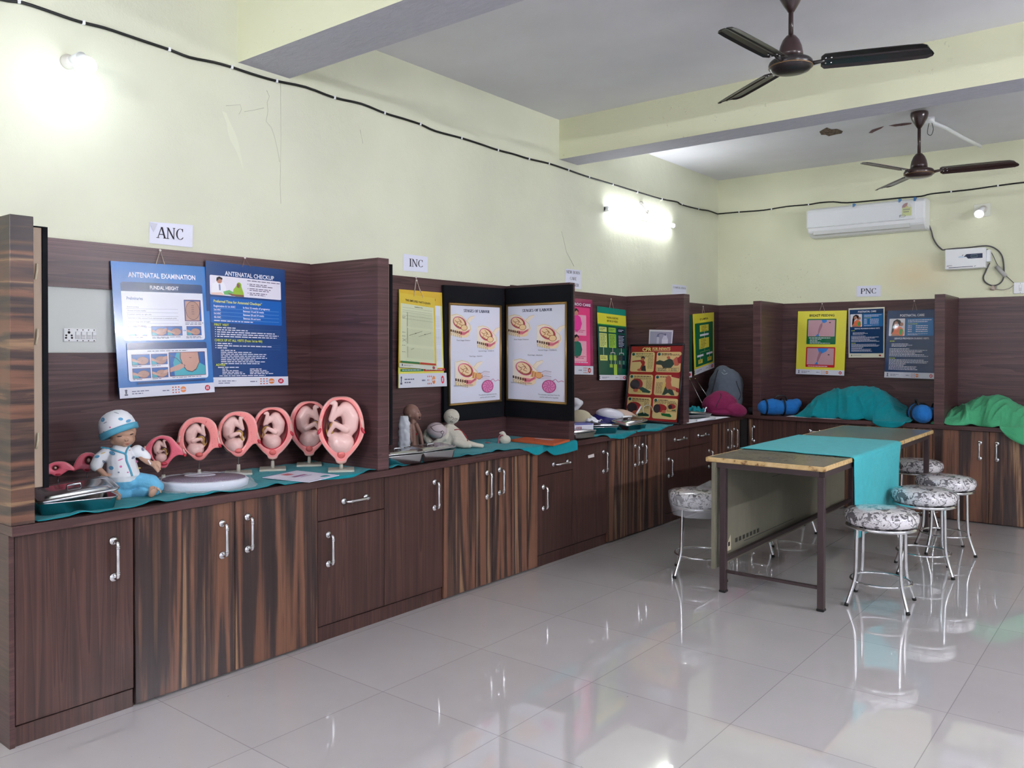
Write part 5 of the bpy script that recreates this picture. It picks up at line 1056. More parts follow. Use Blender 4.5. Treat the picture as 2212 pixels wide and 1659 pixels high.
o.parent = s5; o.matrix_parent_inverse = (Matrix.Translation(s5.location) @ Matrix.Rotation(.32, 4, 'Z')).inverted()
mb = MB(); mb.faces([c+Vector(v) for v in ((-.02, -.04, .53), (.12, -.02, .545), (.09, .1, .53), (-.03, .09, .527), (.05, .03, .575))], [(0, 1, 4), (1, 2, 4), (2, 3, 4), (3, 0, 4)], M_FILM, True)
o = mb.build('film_tuft'); o.parent = s5; o.matrix_parent_inverse = (Matrix.Translation(s5.location) @ Matrix.Rotation(.32, 4, 'Z')).inverted()

# ================================================================ helpers for the things on the worktops
ZC = HC
class Fr:
    """upright local frame at a real place: u right, v up, n out of the wall side"""
    def __init__(s, o, yaw=None, k=1.0):
        s.o = Vector(o); d = Vector((CAM.x-s.o.x, CAM.y-s.o.y, 0)).normalized()
        if yaw: d = Matrix.Rotation(math.radians(yaw), 3, 'Z') @ d
        s.n = d; s.u = Vector((0, 0, 1)).cross(d); s.k = k
        s.M = Matrix((s.u, Vector((0, 0, 1)), s.n)).transposed()
    def P(s, u, v, n=0): return s.o+s.M @ (Vector((u, v, n))*s.k)
    def e(s, u, v, n, r, rot=0, ax='Z'):
        r = (r, r, r) if isinstance(r, (int, float)) else r
        return ('e', s.P(u, v, n), tuple(q*s.k for q in r), s.M @ Matrix.Rotation(math.radians(rot), 3, ax))
    def c(s, *pts): return ('c', [(s.P(a, b, n), r*s.k) for a, b, n, r in pts])
def at_counter(px, py, xmin=.09, xmax=.5, z=None, back=False):
    z = ZC if z is None else z; p = on(px, py, 2, z)
    if not back:
        if p.x < xmin or p.x > xmax: q = on(px, py, 0, min(max(p.x, xmin), xmax)); p = Vector((q.x, q.y, z))
    return p
def hpx(P): return depth(P)/F_PX
def rring(sx, sy, z, r, n=6):
    out = []
    for cx, cy, a in ((sx-r, sy-r, 0), (-sx+r, sy-r, 90), (-sx+r, -sy+r, 180), (sx-r, -sy+r, 270)):
        for k in range(n+1): t = math.radians(a+90*k/n); out.append(Vector((cx+r*math.cos(t), cy+r*math.sin(t), z)))
    return out
def loft(mb, rings, mat, M4, cap0=True, cap1=True):
    n = len(rings[0]); vs = [M4 @ v for r in rings for v in r]; fs = []
    for i in range(len(rings)-1):
        for k in range(n): fs.append((i*n+k, i*n+(k+1) % n, (i+1)*n+(k+1) % n, (i+1)*n+k))
    if cap0: fs.append(tuple(range(n))[::-1])
    if cap1: fs.append(tuple((len(rings)-1)*n+k for k in range(n)))
    mb.faces(vs, fs, mat, True); return mb
def tray(c, sx, sy, h, rz, label, lid=None, group='steel trays on the worktops', knob=True):
    t = thing('steel_tray', label, 'tray', c, group); M4 = Matrix.Translation(c) @ Matrix.Rotation(math.radians(rz), 4, 'Z')
    mb = MB(); loft(mb, [rring(sx*.86, sy*.84, .001, .02), rring(sx*.9, sy*.88, .004, .022), rring(sx*.96, sy*.95, h*.9, .026), rring(sx*1.0, sy*1.0, h, .028), rring(sx*1.0, sy*1.0, h+.003, .028), rring(sx*.95, sy*.94, h+.002, .026), rring(sx*.87, sy*.85, .006, .022)], STEEL, M4); mb.build('tray_body', t)
    if lid:
        dx, dy, dz, tx, ty = lid
        L4 = M4 @ Matrix.Translation((dx, dy, h+.004+dz)) @ Matrix.Rotation(math.radians(tx), 4, 'X') @ Matrix.Rotation(math.radians(ty), 4, 'Y')
        mb = MB(); loft(mb, [rring(sx*1.02, sy*1.02, 0, .028), rring(sx*1.03, sy*1.03, .006, .028), rring(sx*.97, sy*.96, .007, .026), rring(sx*.93, sy*.9, .004, .024), rring(sx*.8, sy*.74, .005, .02), rring(sx*.77, sy*.7, .010, .02)], STEEL, L4); ld = mb.build('lid', t)
        if knob:
            mb = MB(); mb.tube([L4 @ Vector((-sx*.18, 0, .01)), L4 @ Vector((-sx*.16, 0, .022)), L4 @ Vector((sx*.16, 0, .022)), L4 @ Vector((sx*.18, 0, .01))], .004, STEEL, 8); mb.build('lid_handle', ld)
    return t
# ---- cloth lying on the left worktop, its front edge sagging over the worktop's edge
def counter_cloth(y0, y1, x0, front, mat, label, seed=0, wr=.004, back=None, nu=70, nv=90):
    def fn(u, v):
        y = y0+(y1-y0)*v; L = front(v); xb = x0 if back is None else x0+back(v); s_ = u*L; x = xb+s_
        ed = XE+.004; h = wr*(nz(x*11, y*9, seed)+nz(x*23, y*27, seed+3)*.5+.9)*(.35+.65*min(1, abs(u-.5)*2))
        rip = .004*math.sin(y*38+seed+3*nz(y*3, seed))
        if x <= ed-.004: return (x, y+.012*nz(x*7, seed)*(1 if v < .05 or v > .95 else 0), ZC+.0025+max(0, h)+(.010*max(0, math.sin(y*23+seed*2))**3 if u > .93 else 0))
        d = x-ed+.004; r = .008
        return (ed+r*math.sin(min(d/r, PI/2))*.9+rip*min(1, d*30)+.06*max(0, d-.02)*.2, y+.01*math.sin(y*14)*d*3, ZC+.0025+max(0, h)*max(0, 1-d*30)-max(0, d-.0035))
    o = grid('drape_cloth', nu, nv, fn, mat, None, .0022, (.3, (y0+y1)/2, ZC)); return tag(o, label, 'cloth')
def lerpf(pts):
    def f(v):
        for (a, p), (b, q) in zip(pts[:-1], pts[1:]):
            if v <= b: t = (v-a)/(b-a); t = t*t*(3-2*t); return p+(q-p)*t
        return pts[-1][1]
    return f
counter_cloth(1.195, 2.80, .03, lerpf([(0, .525), (.2, .515), (.38, .50), (.5, .525), (.7, .535), (.86, .548), (.93, .53), (1, .50)]), M_TEAL, 'teal cloth spread under the baby doll and pregnancy models', 1, nv=130)
counter_cloth(2.85, 4.16, .03, lerpf([(0, .52), (.15, .50), (.3, .47), (.45, .50), (.62, .49), (.76, .50), (.83, .55), (.92, .585), (1, .57)]), M_TEAL, 'teal cloth under the manikin and stuffed cloth doll', 5, nv=110)
counter_cloth(4.12, 4.50-.004, .06, lerpf([(0, .525), (.35, .575), (.7, .575), (1, .565)]), M_TEAL, 'teal cloth end hanging over the half covered drawer, beside the orange folder', 8)
counter_cloth(4.515, 5.27, .04, lerpf([(0, .50), (.3, .485), (.45, .50), (.52, .545), (.75, .56), (1, .535)]), M_TEAL, 'teal cloth under the trays in front of the pink chart', 11)
counter_cloth(5.29, 6.04, .04, lerpf([(0, .53), (.4, .545), (.7, .52), (1, .47)]), M_TEAL, 'teal cloth under the infant CPR board', 14)

# ================================================================ pregnancy models
OUT_A = [(0, .5), (.2, .48), (.36, .38), (.46, .22), (.5, .02), (.47, -.12), (.38, -.24), (.25, -.36), (.14, -.44), (.10, -.5), (0, -.52), (-.10, -.5), (-.14, -.44), (-.25, -.36), (-.38, -.24), (-.47, -.12), (-.5, .02), (-.46, .22), (-.36, .38), (-.2, .48)]
OUT_B = [(0, .5), (.22, .46), (.36, .34), (.42, .18), (.45, .0), (.5, -.14), (.46, -.22), (.34, -.23), (.22, -.34), (.1, -.47), (0, -.5), (-.1, -.47), (-.22, -.36), (-.34, -.24), (-.46, -.18), (-.5, -.08), (-.47, .05), (-.44, .2), (-.36, .34), (-.22, .46)]
OUT_C = [(0, .5), (.16, .44), (.27, .28), (.38, .1), (.5, -.06), (.47, -.14), (.34, -.12), (.22, -.2), (.12, -.36), (.06, -.48), (-.02, -.5), (-.1, -.46), (-.18, -.32), (-.28, -.18), (-.42, -.06), (-.46, .04), (-.4, .14), (-.32, .3), (-.22, .42), (-.1, .49)]
OUT_D = [(0, .5), (.2, .46), (.36, .28), (.5, .0), (.5, -.18), (.36, -.12), (.2, -.3), (.05, -.48), (-.1, -.46), (-.2, -.34), (-.34, -.34), (-.5, -.4), (-.5, -.25), (-.44, .0), (-.36, .2), (-.28, .34), (-.2, .42), (-.1, .48)]
def crom(P, n):
    m_ = len(P); out = []
    for i in range(n):
        t = i/n*m_; k = int(t); f = t-k; a, b, c, d = [Vector(P[(k+j) % m_]) for j in (-1, 0, 1, 2)]
        out.append(.5*((2*b)+(c-a)*f+(2*a-5*b+4*c-d)*f*f+(3*b-a-3*c+d)*f**3))
    return out
GL_PINK = pm('glossy_pale_pink', (222, 172, 162), .2, coat=.5); GL_FACE = pm('glossy_coral', (232, 138, 134), .22, coat=.5); GL_HOT = pm('glossy_rose', (224, 100, 118), .22, coat=.5)
GL_RED = pm('glossy_crimson', (186, 44, 62), .22, coat=.5); GL_CAV = pm('cavity_dusty_rose', (166, 104, 102), .35, coat=.2); GL_DRK = pm('cavity_dark', (92, 44, 44), .4)
GL_FET = pm('fetus_pink', (226, 186, 178), .22, coat=.4); GL_YEL = pm('cord_ochre', (176, 136, 62), .3, coat=.3); GL_PUR = pm('cord_purple', (92, 60, 84), .3, coat=.3); BASE_M = pm('stand_grey', (186, 184, 170), .45)
def fetus_mesh():
    f = Fr((0, 0, 0)); f.M = Matrix.Identity(3); f.o = Vector((0, 0, 0))
    pr = [f.e(.0, -.27, .0, (.20, .175, .16), -10), f.e(-.09, -.2, .03, (.10, .11, .11), 20), f.c((.07, -.14, 0, .085), (.13, -.02, 0, .12), (.14, .12, 0, .135), (.08, .24, 0, .125)),
          f.c((.06, .26, .03, .09), (-.10, .17, .07, .062), (-.135, .10, .08, .05)), f.c((-.135, .10, .08, .05), (-.10, .24, .10, .042), (-.08, .33, .10, .036)), f.e(-.12, .35, .1, (.055, .028, .03), 30),
          f.c((.07, -.06, .1, .055), (-.04, -.0, .12, .044), (-.09, .03, .12, .038)), f.c((-.09, .03, .12, .038), (-.14, -.05, .1, .033), (-.17, -.1, .08, .03)), f.e(-.18, -.13, .08, (.028, .04, .02), 0), f.e(-.165, -.25, .04, (.03, .02, .03), 0),
          f.e(.065, -.24, .11, (.028, .036, .02), 20)]
    o = blob(pr, .011, GL_FET, 'fetus_tmp', smooth=3); me = o.data; bpy.data.objects.remove(o); return me
FET = fetus_mesh()
def womb(cx, cy, W_, H_, OUT, stand, label, face, cav, fet, xs=None, yaw=0, mir=1, rim=None, fing=True):
    P = on(cx, cy, 0, xs); k = hpx(P); w_, h_ = W_*k, H_*k
    t = thing('pregnancy_model', label, 'anatomical model', (P.x, P.y, ZC+.006), 'pregnancy stage models on stands'); f = Fr(P, yaw)
    N_ = 64; outl = [Vector((a*w_, b*h_)) for a, b in crom(OUT, N_)]
    cxx, cyy, rx, ry = cav[0]*w_, cav[1]*h_, cav[2]*w_, cav[3]*h_
    ca = []
    for p in outl:
        a = math.atan2((p.y-cyy)/ry, (p.x-cxx)/rx); ca.append(Vector((cxx+rx*math.cos(a), cyy+ry*math.sin(a))))
    D = min(w_, h_)*(.36 if rim else .40)
    def rg(fn, n): return [f.P(*(fn(i)), n) for i in range(N_)]
    R = [rg(lambda i: outl[i]*.12+ca[i]*.0, -D*1.15), rg(lambda i: outl[i]*.55, -D*1.0), rg(lambda i: outl[i]*.86, -D*.66), rg(lambda i: outl[i]*1.0, -D*.25), rg(lambda i: outl[i]*1.0, -.003), rg(lambda i: outl[i]*.975, .0025),
         rg(lambda i: outl[i].lerp(ca[i], .22), .004), rg(lambda i: outl[i].lerp(ca[i], .72), .003), rg(lambda i: outl[i].lerp(ca[i], .93), .002), rg(lambda i: ca[i], -.002), rg(lambda i: Vector((cxx, cyy)).lerp(ca[i], .96), -D*.35), rg(lambda i: Vector((cxx, cyy)).lerp(ca[i], .7), -D*.72), rg(lambda i: Vector((cxx, cyy)).lerp(ca[i], .1), -D*.85)]
    mats = [GL_PINK]*5+[GL_PINK if rim else face, face, face, GL_RED if rim else face, rim or GL_DRK, GL_CAV, GL_CAV]
    mb = MB(); n = N_
    for j in range(len(R)-1): mb.faces(R[j]+R[j+1], [(i, (i+1) % n, n+(i+1) % n, n+i) for i in range(n)], mats[j], True)
    mb.faces(R[0], [tuple(range(n))], GL_PINK); mb.faces(R[-1], [tuple(range(n))], GL_CAV); bmesh.ops.remove_doubles(mb.bm, verts=mb.bm.verts, dist=1e-5); mb.build('uterus_shell', t)
    # cervix, the two tubes' ends
    lo = min(outl, key=lambda p: p.y); mb = MB(); mb.ell(f.P(lo.x, lo.y+.028*h_/.2, .004), (.085*w_, .055*h_, .008), GL_RED if face is not GL_FACE else pm('cervix_rose', (206, 96, 92), .25, coat=.4), f.M); mb.build('cervix', t)
    for sgn in (-1, 1):
        if H_ < 60 and sgn == 1: continue
        e = [p for p in outl if p.y < .1*h_ and p.x*sgn > 0]; q = max(e, key=lambda p: p.x*sgn); mb = MB()
        mb.ell(f.P(q.x*.93, q.y-.03*h_, .003), (.035*w_, .055*h_, .008), GL_RED, f.M @ Matrix.Rotation(sgn*.5, 3, 'Z')); mb.build('tube_end', t)
        if H_ > 60: mb = MB(); mb.ell(f.P(q.x*.88, q.y+.09*h_, .003), (.026*w_, .085*h_, .007), GL_PINK, f.M @ Matrix.Rotation(sgn*.2, 3, 'Z')); mb.build('ovary', t)
    if fing and face is GL_HOT or (H_ > 60 and not rim):
        rnd = random.Random(int(cx)); mb = MB(); g = 0
        while g < 26:
            i = rnd.randrange(N_); q = outl[i].lerp(ca[i], rnd.uniform(.4, .8)); g += 1
            if q.y > -.25*h_: mb.ell(f.P(q.x, q.y, .0045), (.0016, .0012, .0006), GL_RED, f.M, 6)
        mb.build('gland_spots', t)
    if fet:
        fs = fet*ry*2*1.22; o = bpy.data.objects.new('fetus', FET); COL.objects.link(o); o.parent = t
        M4 = (f.M @ Matrix.Diagonal((mir, 1, 1))).to_4x4() @ Matrix.Rotation(math.radians(cav[4] if len(cav) > 4 else 0), 4, 'Z') @ Matrix.Diagonal((fs*1.02, fs, fs*.9, 1)); M4.translation = f.P(cxx, cyy, -D*.28)-t.location; o.matrix_local = M4
        mb = MB(); pts = [f.P(cxx+mir*a*rx, cyy+b*ry, n_) for a, b, n_ in ((-.1, .05, .0), (-.35, .15, .006), (-.55, .0, .002), (-.5, -.25, 0), (-.62, -.4, -.01), (-.75, -.2, -.02), (-.7, .1, -D*.5))]
        mb.tube(smooth_path(pts), .0032*fs/.14, GL_YEL, 8); mb.tube(smooth_path([p+Vector((.001, 0, .006)) for p in pts]), .0022*fs/.14, GL_PUR, 8); mb.build('umbilical_cord', t)
    else:
        mb = MB(); mb.ell(f.P(cxx, cyy, -.002), (rx*.45, ry*.55, .006), GL_FET, f.M); mb.build('embryo', t)
    # stand
    bz = ZC+.005; b = Vector((P.x, P.y, bz)) if stand is None else None
    bo = P-f.n*(D*.35); bx = max(bo.x, .068); bo = Vector((bx, bo.y, bz)); low = f.P(lo.x, lo.y+.05*h_, -D*.3)
    f2 = Matrix.Rotation(math.atan2(f.n.y, f.n.x), 4, 'Z'); s_ = .060 if H_ > 60 else .032
    mb = MB(); mb.box((-s_, -s_*1.05, 0), (s_, s_*1.05, .010), BASE_M, Matrix.Translation(bo) @ f2, .002); mb.build('stand_base', t)
    mb = MB(); top = Vector((bo.x, bo.y, low.z)); hh = low.z-bz; mb.tube([bo+Vector((0, 0, .008)), Vector((bo.x, bo.y, bz+min(.045, hh*.75)))], [.0095, .0078], BASE_M, 12); mb.build('stand_post', t)
    mb = MB(); mb.tube([Vector((bo.x, bo.y, bz+min(.04, hh*.7))), Vector((bo.x, bo.y, low.z+.02)), f.P(lo.x, lo.y+.2*h_, -D*.3)], .0022, STEEL, 8); mb.build('stand_pin', t)
    return t
G_ = 'pregnancy stage models on stands'
womb(125, 1013, 62, 32, OUT_D, None, 'smallest flat pink pregnancy model, leftmost beside the post', GL_HOT, (-.08, .08, .1, .16), 0, .17, fing=False)
womb(188, 999, 54, 43, OUT_D, None, 'small round pink pregnancy model just left of the baby doll', GL_HOT, (.06, .1, .14, .2), 0, .15, fing=False)
womb(353, 976, 92, 71, OUT_C, None, 'pregnancy model with a small coiled fetus, just right of the baby doll', GL_HOT, (-.05, .04, .2, .36), .98, .17, mir=-1, rim=None)
womb(430, 948, 91, 95, OUT_B, None, 'pregnancy model with pink spotted lining, fourth from left', GL_FACE, (-.05, .0, .29, .37, 8), 1.08, .15, mir=-1, rim=None)
womb(515, 938, 92, 99, OUT_B, None, 'pregnancy model with pink spotted lining on its right, fifth from left', GL_FACE, (-.08, .02, .30, .39, 5), 1.08, .15, mir=-1, rim=None)
womb(589, 935, 86, 111, OUT_A, None, 'tall pregnancy model with fetus folded legs up and purple cord, sixth from left', GL_FACE, (-.02, .07, .38, .38), .98, .16, rim=GL_RED)
womb(668, 925, 86, 117, OUT_A, None, 'pregnancy model partly hidden behind the largest one', GL_FACE, (.02, .06, .39, .40), 1.0, .17, mir=-1, rim=GL_RED)
womb(737, 928, 99, 143, OUT_A, None, 'largest pregnancy model with full-term fetus head down, furthest right', GL_FACE, (.0, .06, .40, .39), 1.06, .45, rim=GL_RED)

# ================================================================ baby doll in hat
o0 = on(280, 1071, 2, ZC+.008); o0 = Vector((.30, on(280, 1071, 0, .30).y, ZC+.008)); k = hpx(o0)/7.214
dl = thing('baby_doll', 'seated baby doll in printed white shirt, blue trousers and cap', 'doll', o0)
f = Fr(o0, 0, k)
def q(X, Y): return (X-650, 1450-Y)
def e_(X, Y, n, r, rot=0, ax='Z'): return f.e(*q(X, Y), n, r, rot, ax)
def c_(*p): return f.c(*[(*q(a, b), n, r) for a, b, n, r in p])
hd = [e_(545, 455, -10, (205, 200, 200)), e_(560, 560, 50, (175, 125, 150), -8), e_(460, 590, 60, (80, 70, 80)), e_(655, 570, 100, (62, 70, 70)), e_(592, 650, 120, (60, 36, 50)), e_(600, 470, 140, (125, 60, 60)), e_(612, 572, 196, (30, 20, 26)), e_(600, 560, 180, (26, 36, 26)), e_(630, 628, 165, (46, 14, 24)), c_((540, 640, 0, 75), (520, 760, -20, 90))]
arm_r = [c_((190, 900, 20, 60), (215, 1010, 60, 50), (300, 1090, 110, 42), (325, 1130, 125, 42))]
fl = [c_((300, 1130, 125, 26), (290, 1190, 130, 16), (310, 1210, 130, 13)), c_((335, 1140, 140, 24), (345, 1185, 150, 16), (370, 1190, 150, 13)), c_((370, 1120, 140, 22), (400, 1150, 150, 15), (430, 1130, 155, 13)), c_((360, 1095, 130, 22), (420, 1105, 150, 15), (438, 1120, 150, 13)), c_((270, 1120, 120, 22), (262, 1165, 125, 15), (285, 1180, 125, 12))]
arm_l = [c_((850, 880, 40, 56), (900, 930, 80, 46), (960, 965, 110, 38), (1000, 985, 120, 42))]
fr_ = [c_((1010, 985, 125, 26), (1040, 1030, 135, 17), (1065, 1085, 135, 13)), c_((1030, 970, 130, 24), (1070, 1015, 140, 16), (1085, 1060, 140, 13)), c_((1045, 955, 120, 22), (1085, 985, 130, 15), (1085, 1020, 140, 13)), c_((1000, 940, 110, 22), (1060, 940, 120, 15), (1090, 965, 130, 12)), c_((990, 1000, 130, 22), (1020, 1050, 150, 15), (1050, 1095, 150, 12))]
legs = [c_((420, 1230, 40, 70), (420, 1330, 170, 62), (470, 1400, 300, 44)), c_((860, 1240, 40, 70), (980, 1330, 160, 62), (960, 1390, 300, 46)),
        f.e(*q(975, 1385), 335, (50, 86, 34), -38), f.e(*q(485, 1410), 350, (42, 66, 34), 20)]
for i, (a, b) in enumerate(((1008, 1318), (1040, 1335), (1062, 1352), (1075, 1372), (1082, 1392))): legs.append(e_(a, b-8, 348, (19-i*1.5, 23-i*2, 18)))
for i, (a, b) in enumerate(((462, 1372), (484, 1366), (504, 1372), (518, 1384), (526, 1400))): legs.append(e_(a, b-6, 364, (16-i, 20-i*2, 16)))
body = [c_((540, 800, -10, 150), (540, 1000, -10, 190), (560, 1200, -20, 200))]
blob(hd+arm_r+arm_l+fl+fr_+legs+body+[c_((300, 800, 0, 70), (190, 900, 20, 60)), c_((790, 790, 0, 70), (850, 880, 40, 56)), c_((470, 1200, 0, 90), (420, 1230, 40, 70)), c_((740, 1200, 0, 90), (860, 1240, 40, 70))], .0017, M_SKIN, 'body', dl, 2, o0)
sh = [c_((530, 770, -10, 150), (530, 900, 0, 205), (560, 1120, 0, 235)), c_((330, 790, -10, 100), (230, 860, 20, 90), (190, 960, 40, 92)), c_((760, 770, -10, 95), (850, 830, 20, 78), (890, 870, 40, 70)), e_(560, 1130, 10, (260, 60, 225))]
shirt = blob(sh, .0034, pm('shirt_white', (226, 228, 232), .85, sheen=.2), 'shirt', dl, 3, o0)
TRM = pm('aqua_trim', (84, 160, 186), .8)
dg = bpy.context.evaluated_depsgraph_get(); dg.update()
from mathutils.bvhtree import BVHTree
def bvh_of(o):
    me = o.data; off = Vector(o.location)
    p = o.parent
    while p: off += Vector(p.location); p = p.parent
    return BVHTree.FromPolygons([v.co+off for v in me.vertices], [tuple(pp.vertices) for pp in me.polygons])
def stick(bv, P, nrm, lift=.0012):                   # drop a point onto the surface along nrm
    hit = bv.ray_cast(P+nrm*.2, -nrm, .5); return (hit[0]+hit[1]*lift) if hit[0] else P
def strip(bv, fr, pts, r, mat, name, par, lift=.0008, n=6):
    P = smooth_path([Vector((*p, 0)) for p in pts], 5); W3 = [stick(bv, fr.P(p.x, p.y, 0), fr.n, lift) for p in P]
    mb = MB(); mb.tube(W3, r, mat, n); return mb.build(name, par)
def spot(mb, bv, fr, u, v, ru, rv, rot, mat, lift=.0009, n=12):
    vs = []; r = math.radians(rot)
    for i in range(n): a = 2*PI*i/n; x, y = ru*math.cos(a), rv*math.sin(a); vs.append(stick(bv, fr.P(u+x*math.cos(r)-y*math.sin(r), v+x*math.sin(r)+y*math.cos(r)), fr.n, lift))
    c = stick(bv, fr.P(u, v), fr.n, lift); mb.faces([c]+vs, [(0, i+1, (i+1) % n+1) for i in range(n)], mat, True)
bs = bvh_of(shirt)
strip(bs, f, [q(250, 690), q(400, 720), q(520, 760), q(595, 800), q(610, 900), q(650, 1010), q(685, 1130)], .0042, TRM, 'front_trim', shirt); strip(bs, f, [q(595, 800), q(615, 730), q(670, 660)], .0040, TRM, 'collar_trim', shirt)
PB, PK2, PG = pm('print_blue', (96, 158, 196), .8), pm('print_pink', (206, 110, 160), .8), pm('print_grey', (120, 128, 150), .8)
mb = MB(); 
for X, Y, a, b, r, m_ in ((410, 775, 46, 26, -20, PB), (398, 995, 34, 30, 0, PB), (205, 820, 34, 20, 20, PB), (300, 910, 40, 18, -50, PG), (530, 975, 18, 18, 0, PK2), (755, 935, 18, 18, 0, PK2), (625, 1068, 14, 10, 0, PK2), (525, 870, 40, 8, 20, PK2), (285, 770, 36, 7, 20, pm('print_yellow', (220, 190, 110), .8)), (700, 860, 26, 18, 30, PG), (840, 740, 22, 30, 10, PG), (790, 1040, 22, 12, 0, pm('print_yellow', (220, 190, 110), .8)), (500, 1060, 14, 12, 0, PG)): spot(mb, bs, f, *q(X, Y), a, b, r, m_)
mb.build('shirt_print', shirt)
pn = [c_((560, 1190, -10, 205), (560, 1230, 0, 215)), c_((470, 1230, 20, 120), (370, 1300, 120, 105), (430, 1370, 200, 80)), c_((740, 1220, 20, 125), (950, 1260, 110, 125), (1050, 1330, 140, 92), (1010, 1380, 180, 78)), e_(560, 1250, 20, (300, 130, 180)), c_((480, 1400, 180, 70), (620, 1420, 120, 70)), c_((700, 1420, 110, 60), (860, 1400, 150, 80))]
blob(pn, .0034, cloth_mat('trouser_blue', (112, 186, 222)), 'trousers', dl, 3, o0)
# cap: dome with a turned-up band
hc = Vector((*q(500, 440), -20)); tilt = Matrix.Rotation(math.radians(20), 3, 'Z'); tb2 = Matrix.Rotation(math.radians(-10), 3, 'X')
HM = (f.M @ tilt @ tb2).to_4x4(); HM = Matrix.Translation(f.P(*hc)) @ HM @ Matrix.Scale(k, 4) @ Matrix.Rotation(-PI/2, 4, 'X')
M_CAP = pm('cap_white', (232, 234, 238), .85, sheen=.2)
mb = MB(); pr = [(262, -15), (268, 60), (252, 150), (212, 228), (150, 285), (80, 312), (1, 320)]; mb.lathe(pr, M_CAP, HM, 36); cap = mb.build('cap', dl, o0)
mb = MB(); mb.lathe([(262, -60), (280, -58), (290, -10), (286, 30), (272, 34), (264, 0)], TRM, HM, 36); mb.build('cap_band', cap, o0)
bc = bvh_of(cap); mb = MB()
for X, Y, a, b, r, m_ in ((530, 250, 34, 22, -10, PB), (635, 285, 36, 22, 15, PB), (285, 260, 26, 34, -30, PB), (385, 368, 13, 12, 0, PK2), (320, 300, 30, 5, 30, PG), (470, 160, 40, 4, -20, PG), (310, 440, 24, 8, 0, PG)): spot(mb, bc, f, *q(X, Y), a, b, r, m_)
mb.build('cap_print', cap)
bb = bvh_of([c for c in dl.children if c.name.startswith('body')][0]); mb = MB(); dkl = pm('eye_line', (52, 32, 28), .5); lip = pm('lip', (164, 96, 86), .5)
for X, Y, a, b, r, m_ in ((512, 515, 38, 10, 6, dkl), (682, 488, 28, 10, 14, dkl), (625, 630, 34, 7, 6, lip), (625, 642, 26, 6, 6, lip), (597, 588, 8, 5, 0, dkl), (628, 582, 7, 5, 0, dkl)): spot(mb, bb, f, *q(X, Y), a, b, r, m_, .0006)
mb.build('face_paint', dl)
mb = MB(); a_ = f.P(*q(938, 950), 98); mb.tube([a_+(f.u*math.cos(i*PI/8)*-.5+Vector((0, 0, 1))*math.cos(i*PI/8)*.86+f.n*math.sin(i*PI/8))*44*k for i in range(16)], 13*k, pm('band_white', (226, 220, 226), .6), 8, True); mb.build('wristband', dl)

# ================================================================ rest of the first bay
c = Vector((.42, 1.375, ZC+.006)); tray(c, .135, .10, .045, 90-12, 'steel tray with a large tilted lid, in front of the striped post', (.0, .0, .022, 7, -5), knob=True)
c = at_counter(437, 1058, z=ZC+.005); c.x = .35; c.y = on(441, 1040, 0, .35).y
t = thing('weighing_scale', 'round white scale with grey mat, wrapped in clear plastic', 'scale', c); TM = Matrix.Translation(c) @ Matrix.Rotation(math.radians(52), 4, 'Z') @ Matrix.Diagonal((1.27, 1.27, 1.2, 1))
mb = MB(); mb.lathe([(.0005, 0), (.13, 0), (.142, .006), (.146, .026), (.14, .032), (.0005, .032)], pm('scale_white', (214, 218, 232), .3), TM, 48, 1, .78); mb.build('scale_base', t)
mt_, t_ = mk('speckled_mat', .6); n_ = t_.noise(t_.pos((1, 1, 1)), 260, 3, .6); t_.l(t_.ramp(n_, [(.4, (96, 84, 98)), (.6, (146, 132, 146))]), t_.b.inputs['Base Color'])
mb = MB(); mb.lathe([(.0005, .0325), (.134, .0325), (.134, .0355), (.0005, .036)], mt_, TM, 48, 1, .78); mb.build('grey_mat', t)
mb = MB(); mb.tube([TM @ Vector((.05*math.cos(a*PI/12)-.02, .022*math.sin(a*PI/12)+.05, .037)) for a in range(24)], .0025, pm('dial_rim', (190, 186, 196), .3), 6, True); mb.build('dial_rim', t)
def film(u, v):
    a = u*2*PI; r = 1.04+.16*v**2+.05*nz(math.cos(a)*4, math.sin(a)*4, v*3); p = TM @ Vector((.146*r*math.cos(a), .146*.78*r*math.sin(a), .038-.034*v+.004*nz(math.cos(a)*8, math.sin(a)*8, v*6))); p.z = max(p.z, ZC+.006); return p
grid('plastic_wrap', 72, 8, film, M_FILM, t, 0)
pts = [(567, 1031), (640, 1016), (733, 1026), (667, 1041)]
cd_ = [on(*p, 2, ZC+.013) for p in pts]; t = thing('paper_card', 'white printed card lying on the teal cloth below the models', 'card', sum(cd_, Vector())/4)
s = Sheet(cd_, 100, 60, (224, 226, 240), .003, .4); s.frame(1, 1, 99, 59, .8, (60, 70, 150)); s.rect(38, 6, 60, 16, (214, 120, 130)); s.text('NEWBORN', 49, 13, 5, (160, 40, 60), 18, 'c', True); s.greek(30, 24, [40], 1, 6, (150, 90, 140)); s.greek(38, 33, [34], 1, 2, (120, 120, 160)); s.build('sheet', t)

# ================================================================ second bay
c = Vector((.46, 2.985, ZC+.006)); tray(c, .12, .088, .05, 90-10, 'steel tray with flat lid, leftmost in the second bay', (.0, .0, .004, 0, 0))
c = Vector((.47, 3.22, ZC+.006)); tray(c, .125, .085, .048, 90-6, 'steel tray under the feet of the cloth doll', (.01, .01, .008, 3, -2))
def F2(px, py, xs, yaw=0, zz=None, ox=0, oy=0, sc=5.027):
    o = on(px, py, 0, xs); o.z = ZC+.006 if zz is None else zz; return Fr(o, yaw, hpx(o)/sc), o
